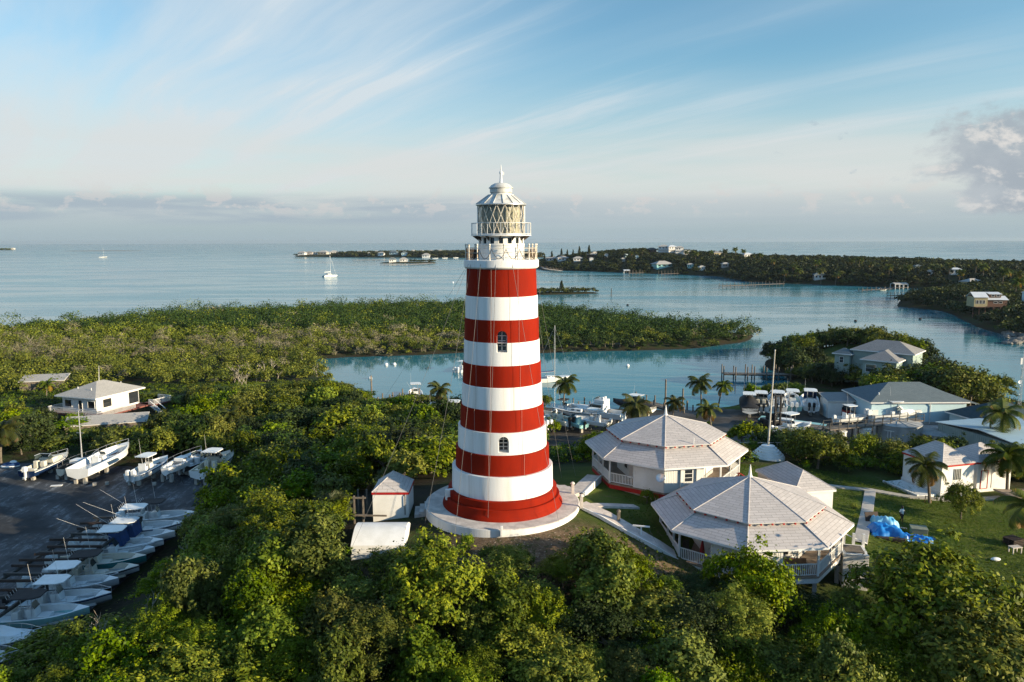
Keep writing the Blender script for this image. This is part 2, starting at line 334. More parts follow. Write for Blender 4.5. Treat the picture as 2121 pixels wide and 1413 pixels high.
# sea
m = bpy.data.materials.new('sea_water'); m.use_nodes = True; t = T(m.node_tree); m.node_tree.nodes.clear()
pos = t.n('ShaderNodeNewGeometry').outputs['Position']; s = t.n('ShaderNodeSeparateXYZ', {0: pos}); x, y, z = s.outputs
big = t.noise(t.xyz(t.m('MULTIPLY', x, .004), t.m('MULTIPLY', y, .006)), 1.0, 4, .55, .4)
calm = t.noise(t.xyz(t.m('MULTIPLY', x, .006), t.m('MULTIPLY', y, .022)), 1.3, 5, .6, .6)      # slicks
lagoon = t.ss(y, 420, 200)
deep = t.mix(t.ss(y, 700, 3500), (.030, .190, .240), (.020, .150, .215))
deep = t.mix(t.ss(big, .42, .62, 0, .8), deep, (.065, .235, .265))
deep = t.mix(t.m('MULTIPLY', lagoon, .75), deep, (.024, .150, .190))
rip = t.noise(t.n('ShaderNodeMapping', {0: pos, 2: (0, 0, R(-14)), 3: (3.2, .9, 1)}, vector_type='TEXTURE').outputs[0], .9, 5, .6, .3)
swl = t.noise(t.n('ShaderNodeMapping', {0: pos, 2: (0, 0, R(-10)), 3: (22, 5, 1)}, vector_type='TEXTURE').outputs[0], 1.0, 4, .55, .5)
hgt = t.m('ADD', t.m('MULTIPLY', rip, .5), t.m('MULTIPLY', swl, 2.2))
amp = t.m('MULTIPLY', t.ss(calm, .40, .60, .35, 1.0), t.m('ADD', .34, t.m('MULTIPLY', lagoon, -.26)))
bmp = t.n('ShaderNodeBump', {'Strength': amp, 'Distance': .55, 'Height': hgt}).outputs[0]
rgh = t.m('ADD', .05, t.m('MULTIPLY', t.m('SUBTRACT', 1.0, lagoon), t.ss(calm, .4, .6, .03, .16)))
p = t.n('ShaderNodeBsdfPrincipled', {'Base Color': deep, 'Roughness': rgh, 'IOR': 1.33, 'Specular IOR Level': t.ss(y, 350, 2000, .5, .03), 'Normal': bmp})
t.n('ShaderNodeOutputMaterial', {0: p.outputs[0]}); SEA = m
b = MB(); b.quad((-30000, -300, 0), (30000, -300, 0), (30000, 13000, 0), (-30000, 13000, 0)); struct(b.build('sea', SEA))
FOAM = M('foam', (.75, .78, .8), (.55, .62, .66), .05, .8)

# islands beyond the lagoon
ISL_B = [(45, 797), (112, 731), (176, 656), (176, 560), (205, 535), (248, 488), (270, 470), (262, 445), (235, 420), (200, 385), (180, 352), (188, 326), (165, 262), (160, 247), (168, 215), (260, 180), (700, 150), (1000, 260),
         (700, 380), (560, 470), (440, 620), (340, 770), (240, 900), (130, 990), (30, 1010), (15, 900)]
ISL_C = [(-450, 1552), (-330, 1492), (-200, 1440), (-100, 1408), (10, 1395), (70, 1450), (20, 1600), (-300, 1690), (-430, 1610)]
ISL_D = [(-190, 1082), (-165, 1068), (-140, 1066), (-112, 1074), (-105, 1085), (-130, 1100), (-170, 1100)]
ISL_E = [(8, 440), (18, 434), (34, 437), (50, 443), (53, 447), (44, 452), (24, 452), (10, 450)]
ISL_F = [(-2300, 3180), (-2180, 3150), (-2080, 3190), (-2130, 3260), (-2300, 3260)]
def hB(x, y):
    g = lambda cx, cy, s, h: h*np.exp(-((x-cx)**2+(y-cy)**2)/(2*s*s))
    return 3.5+g(185, 860, 75, 12)+g(300, 700, 90, 7)+g(90, 880, 60, 5)+g(420, 480, 120, 7)
def isl_fn(poly, hf, slope=.22, w=3.0):
    def f(x, y):
        sd = poly_sd(poly, x, y)+wob(x, y, .35)*w; return np.minimum(hf(x, y), np.clip(sd*slope, -2, 99))
    return f
gB = isl_fn(ISL_B, hB); gC = isl_fn(ISL_C, lambda x, y: 4.0+2*np.exp(-((x+150)/120)**2), .3); gD = isl_fn(ISL_D, lambda x, y: x*0+1.5, .4, 1)
gE = isl_fn(ISL_E, lambda x, y: x*0+.8, .3, .5); gF = isl_fn(ISL_F, lambda x, y: x*0+1.8, .2)
grid_sheet('island_terrain', np.arange(0, 1010, 7.), np.arange(140, 1025, 7.), gB, LANDF)
grid_sheet('island_terrain', np.arange(-480, 100, 9.), np.arange(1370, 1710, 9.), gC, LANDF)
grid_sheet('island_terrain', np.arange(-200, -90, 4.), np.arange(1050, 1110, 4.), gD, LANDF)
grid_sheet('island_terrain', np.arange(0, 62, 1.5), np.arange(428, 458, 1.5), gE, LANDF)
grid_sheet('island_terrain', np.arange(-2330, -2040, 12.), np.arange(3120, 3300, 12.), gF, LANDF)
# ================================================================== lighthouse
TX, TY = -0.85, 62.0
lh = thing('lighthouse', 'tall red and white striped lighthouse with glazed lantern and white domed cap', 'lighthouse', (TX, TY, 9.0))
NS = 96
bands = [(28.89, 26.6, 2.84, 2.92, 'r'), (26.6, 24.78, 2.98, 3.00, 'w'), (24.78, 22.99, 3.06, 3.09, 'r'), (22.99, 21.15, 3.13, 3.17, 'w'), (21.15, 19.42, 3.24, 3.28, 'r'),
         (19.42, 17.60, 3.33, 3.37, 'w'), (17.60, 15.83, 3.47, 3.53, 'r'), (15.83, 14.03, 3.70, 3.74, 'w'), (14.03, 12.35, 3.92, 3.96, 'r'), (12.35, 10.46, 4.24, 4.28, 'w')]
# arched windows cut through two bands: each band with an opening is drawn as a swept wall with a gap
wins = [(23.95, 22.25, .02), (15.55, 14.25, .045)]     # (arch top, sill, angle right of the line to the camera)
def shell(b, z1, z0, r1, r0, hole=None):
    # vertical wall from z1 (top) to z0, radius r1..r0, with ledge; hole=(top,sill,angle,halfwidth)
    rad = lambda z: r0+(r1-r0)*(z-z0)/(z1-z0)
    pt = lambda a, z, r: (r*math.sin(a), -r*math.cos(a), z-9.0)     # a = 0 faces the camera, + right
    if not hole:
        b.lathe([(r1-1.1, z1-9), (r1-.03, z1-9), (r1, z1-.03-9), (r0, z0-9)], NS); return
    top, sill, ac, hw = hole; n = NS; da = 2*math.pi/n
    zs = sorted({z0, z1, max(sill, z0), min(top, z1)}|({top-hw*rad(top)} if z0 < top-hw*rad(top) < z1 else set()))
    cols = []; a = ac+hw
    rest = np.linspace(ac+hw, ac-hw+2*math.pi, n)
    for i in range(n-1):
        for za, zb in zip(zs, zs[1:]): b.quad(pt(rest[i], za, rad(za)), pt(rest[i+1], za, rad(za)), pt(rest[i+1], zb, rad(zb)), pt(rest[i], zb, rad(zb)))
    k = 12
    for i in range(k):                                # columns over the opening
        a0 = ac-hw+2*hw*i/k; a1 = ac-hw+2*hw*(i+1)/k
        def arch(a): return top-hw*rad(top)*(1-math.sqrt(max(0, 1-((a-ac)/hw)**2)))
        t0, t1 = min(max(arch(a0), z0), z1), min(max(arch(a1), z0), z1)
        if z1-t0 > 1e-3 or z1-t1 > 1e-3: b.quad(pt(a0, t0, rad(t0)), pt(a1, t1, rad(t1)), pt(a1, z1, rad(z1)), pt(a0, z1, rad(z1)))
        if sill > z0: b.quad(pt(a0, z0, rad(z0)), pt(a1, z0, rad(z0)), pt(a1, sill, rad(sill)), pt(a0, sill, rad(sill)))
        if z0 < arch(a0) <= z1+1e-6 or z0 < arch(a1) <= z1+1e-6:   # soffit
            b.quad(pt(a0, t0, rad(t0)), pt(a0, t0, rad(t0)-.9), pt(a1, t1, rad(t1)-.9), pt(a1, t1, rad(t1)))
        if sill > z0: b.quad(pt(a0, sill, rad(sill)), pt(a1, sill, rad(sill)), pt(a1, sill+.02, rad(sill)-.9), pt(a0, sill+.02, rad(sill)-.9))
    for sgn in (-1, 1):                               # jambs
        a = ac+sgn*hw; za, zb = max(sill, z0), min(top-hw*rad(top)*.98, z1)
        if zb > za: b.quad(pt(a, za, rad(za)), pt(a, za, rad(za)-.9), pt(a, zb, rad(zb)-.9), pt(a, zb, rad(zb)))
    b.lathe([(r1-1.1, z1-9), (r1, z1-9)], n)
for z1, z0, r1, r0, c in bands:
    b = MB(); hole = None
    for top, sill, ac in wins:
        if z0 < top and z1 > sill: hole = (top, sill, ac, .42/r0)
    shell(b, z1, z0, r1, r0, hole)
    b.build('red_band' if c == 'r' else 'white_band', RED if c == 'r' else TWHITE, lh, smooth=True)
# windows behind the openings
for top, sill, ac in wins:
    r = (3.1 if top > 20 else 3.7)-.72; c = Vector((r*math.sin(ac), -r*math.cos(ac), 0)); zc = (top+sill)/2-9
    f = MB(); w, h = .80, top-sill
    f.box((c.x, c.y, zc), (w+.5, .05, h+.3)); fo = f.build('window', GLASS, lh, rz=0)
    g = MB()
    for sx in (-.37, 0, .37): g.box((c.x+sx, c.y-.05, zc), (.07, .06, h))
    for k in range(5): g.box((c.x, c.y-.055, sill-9+.04+k*(h-.08)/4), (w, .05, .06))
    g.build('sash', WHITE, fo)
    for q in (-.40, .40): sh = MB(); sh.box((c.x+q, c.y-.30, zc-.1), (.04, .5, h-.35)); sh.build('shutter', WHITE, fo)
# base steps
for nm, prof in (('base_course', [(3.0, 10.46), (4.56, 10.46), (4.60, 10.43), (4.60, 9.86)]), ('base_course', [(4.0, 9.86), (4.80, 9.86), (4.84, 9.82), (4.86, 9.48), (4.94, 9.30), (5.08, 9.12), (5.10, 9.0)])):
    MB().lathe([(r, z-9) for r, z in prof], NS).build(nm, RED, lh, smooth=True)
# doorway hood on the left
b = MB(); b.box((-4.35, -1.35, 1.05), (.8, .30, .9), rz=.3); b.build('buttress', WHITE, lh, bevel=.03)
# gallery slab, lower deck
MB().lathe([(2.2, 28.80-9), (2.95, 28.80-9), (3.06, 28.92-9), (3.06, 29.44-9), (3.02, 29.48-9), (1.7, 29.48-9)], NS).build('gallery_slab', TWHITE, lh, smooth=True)
MB().lathe([(1.86, 29.48-9), (1.86, 30.6-9), (1.90, 30.62-9), (1.90, 30.70-9), (1.80, 30.72-9)], NS).build('watch_room_wall', WALLW, lh, smooth=True)
IRON = M('gallery_iron', (.72, .66, .56), (.52, .36, .22), 2.5, .6, lo=.5, hi=.72)
b = MB()
for i in range(16):
    a = 2*math.pi*(i+.22)/16; x, y = 2.9*math.sin(a), -2.9*math.cos(a)
    b.lathe([(.075, 0), (.075, .06), (.045, .12), (.045, 1.0), (.075, 1.03), (.06, 1.08), (.035, 1.1), (.085, 1.18), (.07, 1.27), (.01, 1.3)], 10, (x, y, 29.48-9))
b.build('railing_post', IRON, lh, smooth=True)['kind'] = 'stuff'
for zz in (29.62, 30.05, 30.42):
    b = MB(); pts = [(2.9*math.sin(2*math.pi*i/48), -2.9*math.cos(2*math.pi*i/48), zz-9) for i in range(49)]; b.path(pts, .018, 5); b.build('railing', IRON, lh)
NET = M('rail_mesh', (.30, .22, .15), (.20, .14, .10), 3, .8)
for s in (-1, 1):
    b = MB()
    for k in range(27): a = R(50+k*80/26); b.tube((s*2.88*math.sin(a), -2.88*math.cos(a), 20.5), (s*2.88*math.sin(a), -2.88*math.cos(a), 21.45), .012, n=4)
    for q in range(9): b.path([(s*2.88*math.sin(R(50+i*8)), -2.88*math.cos(R(50+i*8)), 20.55+q*.11) for i in range(11)], .010, 4)
    b.build('rail_mesh', NET, lh)
b = MB(); b.box((-2.25, .9, 20.9), (.7, .6, .8)); b.build('equipment_box', RUST, lh, bevel=.03)
b = MB()
for i in range(-3, 3):                                  # festoons of cable on the rail
    a0, a1 = R(8+22*i), R(8+22*(i+1))
    b.path([(2.93*math.sin(a0+(a1-a0)*k/8), -2.93*math.cos(a0+(a1-a0)*k/8), 21.35-.75*(1-((k-4)/4)**2)) for k in range(9)], .022, 5)
b.build('cable', WOODD, lh)
# window storey
b = MB(); b.lathe([(1.80, 30.70-9), (1.80, 31.36-9)], NS)
MB().lathe([(1.68, 21.6), (1.68, 22.45)], 24).build('watch_room_glazing', WGLASS, lh)
NW = 16
frame_b = MB()
for i in range(NW):
    a = 2*math.pi*(i+.5)/NW
    frame_b.box((1.79*math.sin(a), -1.79*math.cos(a), 22.03), (.36, .10, .66), rz=a)
frame_b.lathe([(1.86, 21.70), (1.86, 21.78), (1.70, 21.80)], 64); frame_b.lathe([(1.70, 22.24), (1.84, 22.26), (1.84, 22.36), (1.70, 22.38)], 64)
frame_b.build('window_wall', WALLW, lh)
# upper gallery with bracket, slender rail
MB().lathe([(1.75, 22.28), (2.05, 22.36), (2.45, 22.40), (2.45, 22.46), (1.8, 22.46)], NS).build('upper_gallery', WALLW, lh, smooth=True)
for i in range(12):
    b = MB(); a = 2*math.pi*i/12; s, c = math.sin(a), -math.cos(a); b.slab([(1.84*s, 1.84*c, 22.0), (1.84*s, 1.84*c, 22.38), (2.35*s, 2.35*c, 22.38)], .07); b.build('bracket', WOODD, lh)
b = MB()
for i in range(28):
    a = 2*math.pi*i/28; x, y = 2.42*math.sin(a), -2.42*math.cos(a); b.tube((x, y, 22.46), (x, y, 23.42), .017, n=5)
for zz in (22.55, 23.42): b.path([(2.42*math.sin(2*math.pi*i/56), -2.42*math.cos(2*math.pi*i/56), zz) for i in range(57)], .020, 5)
b.build('upper_railing', WHITE, lh)
# lantern: pale curtain inside, diagonal astragals, sills, conical roof
mg = bpy.data.materials.new('lantern_glass'); mg.use_nodes = True; t = T(mg.node_tree); mg.node_tree.nodes.clear()
g1 = t.n('ShaderNodeBsdfGlossy', {0: (1, 1, 1), 'Roughness': .03}).outputs[0]; tr = t.n('ShaderNodeBsdfTransparent', {0: (.9, .92, .9)}).outputs[0]
fr = t.n('ShaderNodeFresnel', {0: 1.5}).outputs[0]
t.n('ShaderNodeOutputMaterial', {0: t.n('ShaderNodeMixShader', {0: t.m('MULTIPLY', fr, .8), 1: tr, 2: g1}).outputs[0]})
MB().lathe([(1.82, 22.5), (1.82, 24.86)], 64).build('lantern_glass', mg, lh, smooth=True)
cur = []
for j in range(9):
    z = 22.52+2.3*j/8
    cur.append(z)
vs = []; n = 180; b = MB()
for z in cur:
    for i in range(n):
        a = 2*math.pi*i/n; r = 1.50+.05*math.sin(a*31)+.03*math.sin(a*13+z*2); vs.append((r*math.sin(a), -r*math.cos(a), z))
b.add(vs, [(j*n+i, j*n+(i+1) % n, (j+1)*n+(i+1) % n, (j+1)*n+i) for j in range(8) for i in range(n)])
b.build('lantern_curtain', CURT, lh, smooth=True)
b = MB(); NA = 18; r = 1.86
for i in range(NA):
    for d in (-1, 1):
        a0 = 2*math.pi*i/NA; pts = [(r*math.sin(a0+d*2*math.pi/NA*1.5*k/14), -r*math.cos(a0+d*2*math.pi/NA*1.5*k/14), 22.46+2.42*k/14) for k in range(15)]
        b.path(pts, .024, 5)
b.build('astragal', IRON, lh)
b = MB(); b.lathe([(1.80, 22.46), (1.92, 22.46), (1.92, 22.58), (1.80, 22.6)], 64); b.lathe([(1.80, 24.80), (1.95, 24.80), (2.06, 24.86), (2.06, 24.93), (1.9, 24.95)], 64)
for s in (-1, 1): b.tube((s*1.9, 0, 22.5), (s*1.9, 0, 24.9), .05, n=8)
b.build('lantern_frame', ALU, lh)
MB().lathe([(2.04, 24.93), (1.55, 25.28), (1.08, 25.62), (1.08, 25.70), (.86, 25.72)], 16, ph=.1).build('lantern_roof', LANT, lh)
b = MB()
for i in range(16):
    a = 2*math.pi*i/16+.1; b.tube((2.04*math.cos(a), 2.04*math.sin(a), 24.96), (1.08*math.cos(a), 1.08*math.sin(a), 25.65), .028, n=5)
b.build('roof_rib', LANT, lh)
MB().lathe([(.86, 25.70), (.82, 25.84), (.90, 25.86), (.90, 26.18), (.99, 26.20), (.99, 26.26), (.92, 26.30), (.80, 26.45), (.50, 26.60), (.14, 26.66), (.12, 26.7)], 40).build('ventilator', LANT, lh, smooth=True)
b = MB(); b.lathe([(.14, 26.64), (.11, 26.8), (.08, 27.3), (.10, 27.32), (.13, 27.45), (.10, 27.55), (.05, 27.6), (.035, 27.9), (.008, 28.1)], 14)
b.box((.10, 0, 27.38), (.32, .03, .26)); b.build('weather_vane', WHITE, lh)
# lightning cable down the face
for a in (R(-15), R(-38), R(27)):
    b = MB(); pts = [((r0+.03)*math.sin(a), -(r0+.03)*math.cos(a), z-9) for z1, z0, r1, r0, c in bands for z in (z1, z0)]; b.path(pts, .008, 4); b.build('lightning_cable', M('cable_grey', (.42, .34, .30)), lh)

# round terrace around it
tr_ = thing('terrace', 'round pale concrete terrace with white edge around lighthouse foot', 'terrace', (TX, TY, 8.0))
MB().lathe([(6.52, .2), (6.52, .96), (6.47, 1.0), (0, 1.0)], NS).build('deck', CONCW, tr_, smooth=True)
MB().lathe([(6.55, -1.2), (6.56, .93), (6.52, .94)], NS).build('edge_wall', TWHITE, tr_, smooth=True)
b = MB()
for j in range(4): b.prism([(6.3+.42*j+.7*math.cos(a)*0+x, y) for x, y in [(0, -1.2+j*.12), (.9, -.9+j*.12), (.9, 1.5-j*.1), (0, 1.9-j*.1)] for a in (0,)], -.6, .80-.17*j)
b.build('steps', CONCW, tr_, rz=R(28))
b = MB()
for j in range(3): b.box((-6.4-.4*j, 0, .42-.2*j), (.5, 2.0, .8-.02*j))
b.build('steps', CONCW, tr_, rz=R(5))
# guy cables from the gallery down to the ground
GUY = M('guy_wire', (.16, .155, .15), (.12, .12, .12))
k = 0
for (px, py, ax) in ((722, 1150, -2.6), (880, 1085, -2.4), (940, 1130, -1.6), (1010, 1096, -.4), (1160, 1096, .9), (1192, 985, 2.7), (1163, 990, 2.5), (835, 775, -2.7)):
    g = P(px, py, 8.4) if k < 7 else Vector((-24, 120, 1.3))
    y0 = -math.sqrt(max(0, 3.05**2-ax*ax)) if k < 5 else .5
    b = MB(); a = Vector((TX+ax, TY+y0, 29.2)); b.path([a.lerp(g, i/10)-Vector((0, 0, .5*math.sin(math.pi*i/10))) for i in range(11)], .012, 4)
    tag(b.build('guy_wire', GUY), ['thin guy wire from the gallery to the far left by the cabin', 'thin guy wire slanting down to the terrace steps at left', 'thin guy wire reaching the terrace edge left of the tower',
        'thin guy wire hanging down the middle of the tower face', 'thin guy wire hanging down the sunlit side of the tower', 'thin guy wire right of the tower ending by the lawn',
        'thin guy wire right of the tower, inner of the two', 'thin guy wire left of the tower running back towards the lagoon'][k], 'cable', 'guy wires of the lighthouse'); k += 1
# ================================================================== houses
def shingle(name, c1, c2, gap, bw=.9, rh=.28, rough=.85, bump=.5):
    m = bpy.data.materials.new(name); m.use_nodes = True; t = T(m.node_tree); m.node_tree.nodes.clear()
    uv = t.n('ShaderNodeUVMap').outputs[0]
    bk = t.n('ShaderNodeTexBrick', {'Vector': uv, 'Color1': c1, 'Color2': c2, 'Mortar': gap, 'Scale': 1.0, 'Mortar Size': .018, 'Mortar Smooth': .3, 'Bias': 0.0, 'Brick Width': bw, 'Row Height': rh})
    pos = t.n('ShaderNodeNewGeometry').outputs['Position']
    col = t.mix(t.ss(t.noise(pos, .5, 5), .35, .7, 0, .35), bk.outputs[0], tuple(x*.72 for x in c1))
    sv = t.n('ShaderNodeSeparateXYZ', {0: uv}).outputs[1]
    saw = t.m('FRACT', t.m('DIVIDE', sv, rh))
    hgt = t.m('SUBTRACT', t.m('MULTIPLY', t.m('SUBTRACT', 1.0, saw), 1.0), t.m('MULTIPLY', bk.outputs[1], .6))
    bp = t.n('ShaderNodeBump', {'Strength': bump, 'Distance': .03, 'Height': hgt}).outputs[0]
    p = t.n('ShaderNodeBsdfPrincipled', {'Base Color': col, 'Roughness': rough, 'Specular IOR Level': .2, 'Normal': bp})
    t.n('ShaderNodeOutputMaterial', {0: p.outputs[0]}); return m
SHW = shingle('white_shingle', (.55, .505, .48), (.45, .415, .395), (.27, .24, .23), .85, .30)
SHG = shingle('grey_shingle', (.30, .29, .28), (.24, .235, .23), (.17, .165, .16), .5, .2)
SHB = shingle('slate_shingle', (.15, .185, .20), (.12, .155, .17), (.09, .11, .12), .5, .2)
SHL = shingle('pale_grey_shingle', (.43, .41, .38), (.38, .365, .34), (.30, .29, .27), .6, .22)
SHT = shingle('dark_teal_shingle', (.055, .085, .095), (.045, .070, .080), (.03, .05, .06), .6, .25)
MROOF = shingle('ribbed_metal_roof', (.36, .50, .58), (.34, .47, .55), (.22, .33, .40), 40, .45, .45, .3)
WROOF = shingle('white_metal_roof', (.66, .68, .70), (.60, .63, .66), (.45, .48, .5), 40, .40, .45, .3)
def roof_mesh(name, polys, mat, parent, th=.07, under=None):
    """sloped roof planes; first edge of each polygon is its eave; UV in metres"""
    vs, fs, uvs, mi = [], [], [], []
    for p in polys:
        p = [Vector(q) for q in p]; e = (p[1]-p[0]).normalized(); nr = (p[1]-p[0]).cross(p[-1]-p[0]).normalized(); up = nr.cross(e)
        if nr.z < 0: nr = -nr
        o = len(vs); n = len(p); vs += p+[q-nr*th for q in p]
        F = [tuple(range(o, o+n)), tuple(range(o+2*n-1, o+n-1, -1))]+[(o+i, o+n+i, o+n+(i+1) % n, o+(i+1) % n) for i in range(n)]
        fs += F; mi += [0]+[1]*(n+1)
        for f in F:
            for i in f: q = p[(i-o) % n]; uvs += [(q-p[0]).dot(e), (q-p[0]).dot(up)]
    me = bpy.data.meshes.new(name); me.from_pydata([tuple(v) for v in vs], [], fs); me.materials.append(mat); me.materials.append(under or WALLW)
    me.polygons.foreach_set('material_index', mi); l = me.uv_layers.new(); l.data.foreach_set('uv', uvs)
    o = bpy.data.objects.new(name, me); COL.objects.link(o); o.parent = parent; return o
def window(parent, c, w, h, face_rz, frame_m=None, glass=None, bars=1, name='window'):
    """window on a wall; c is its centre on the wall face, outward = local -y turned by face_rz"""
    f = MB(); t = .07
    for sx in (-1, 1): f.box((sx*(w/2), 0, 0), (t, .08, h+t))
    for sz in (-1, 1): f.box((0, 0, sz*h/2), (w-t, .078, t))
    for k in range(bars): f.box((0, .0, -h/2+h*(k+1)/(bars+1)), (w-t, .05, .04))
    fo = f.build(name, frame_m or WHITE, parent, loc=c, rz=face_rz)
    g = MB(); g.box((0, .012, 0), (w-.02, .03, h-.02)); g.build('pane', glass or WGLASS, fo); return fo
def door(parent, c, w, h, face_rz, mat):
    f = MB(); f.box((0, 0, 0), (w, .06, h)); fo = f.build('door', mat, parent, loc=c, rz=face_rz)
    g = MB(); g.ball((w*.36, -.06, 0), .04, 5); g.build('handle', ALU, fo); return fo
def hip_house(name, label, near, rz, w, d, z0, eave, rise, oh=.35, wall=WALLW, roof=SHW, wins=(), doors=(), fascia=None, base=None, caps=True, gable=False, cat='house', skew=0):
    t = thing(name, label, cat, (near[0], near[1], z0), R(rz))
    e = eave-z0
    b = MB(); b.box((w/2, d/2, (e-.04-.6)/2), (w-2*oh, d-2*oh, e-.04+.6)); b.build('wall', wall, t)
    A = (0, 0, e); B_ = (w, 0, e); C_ = (w, d, e); D_ = (0, d, e)
    if gable: r0, r1 = Vector((w/2, 0, e+rise)), Vector((w/2, d, e+rise))
    elif d >= w: r0, r1 = Vector((w/2, min(w/2, d/2-.2), e+rise)), Vector((w/2, max(d-w/2, d/2+.2), e+rise))
    else: r0, r1 = Vector((d/2, d/2, e+rise)), Vector((w-d/2, d/2, e+rise))
    if d >= w: polys = [[A, B_, r0], [B_, C_, r1, r0], [C_, D_, r1], [D_, A, r0, r1]]
    else: polys = [[A, B_, r1, r0], [B_, C_, r1], [C_, D_, r0, r1], [D_, A, r0]]
    if gable: polys = [polys[1], polys[3]]
    ro = roof_mesh('roof', polys, roof, t)
    if caps:
        for p, q in ((A, r0), (B_, r0 if d >= w else r1), (C_, r1), (D_, r1 if d >= w else r0), (r0, r1)):
            MB().tube(Vector(p), Vector(q), .045, n=6).build('ridge_cap', RIDGE if roof in (SHW,) else roof, ro)
    f = MB(); h = .17
    for p, q in ((A, B_), (B_, C_), (C_, D_), (D_, A)):
        p, q = Vector(p), Vector(q); m = (p+q)/2; f.box((m.x, m.y, e-.12), ((q-p).length-.02 if abs(q.x-p.x) > .1 else .05, (q-p).length-.02 if abs(q.y-p.y) > .1 else .05, h))
    f.build('fascia', fascia or WHITE, t)
    if gable:
        g = MB()
        for y in (oh, d-oh): g.quad((oh, y, e-.02), (w-oh, y, e-.02), (w/2, y, e+rise-.12))
        g.build('gable', wall, t)
    if base:
        g = MB(); g.box((w/2, d/2, base[0]/2-.3), (w-2*oh+.16, d-2*oh+.16, base[0]+.6)); g.build('plinth', base[1], t)
    for face, u, zc, ww, hh, *r in wins:
        c, a = ((u, oh-.02, zc), 0) if face == 'F' else ((oh-.02, u, zc), R(-90)) if face == 'L' else ((w-oh+.02, u, zc), R(90))
        window(t, c, ww, hh, a, *(r or ()))
    for face, u, zc, ww, hh, mm in doors:
        c, a = ((u, oh-.02, zc), 0) if face == 'F' else ((oh-.02, u, zc), R(-90))
        door(t, c, ww, hh, a, mm)
    return t

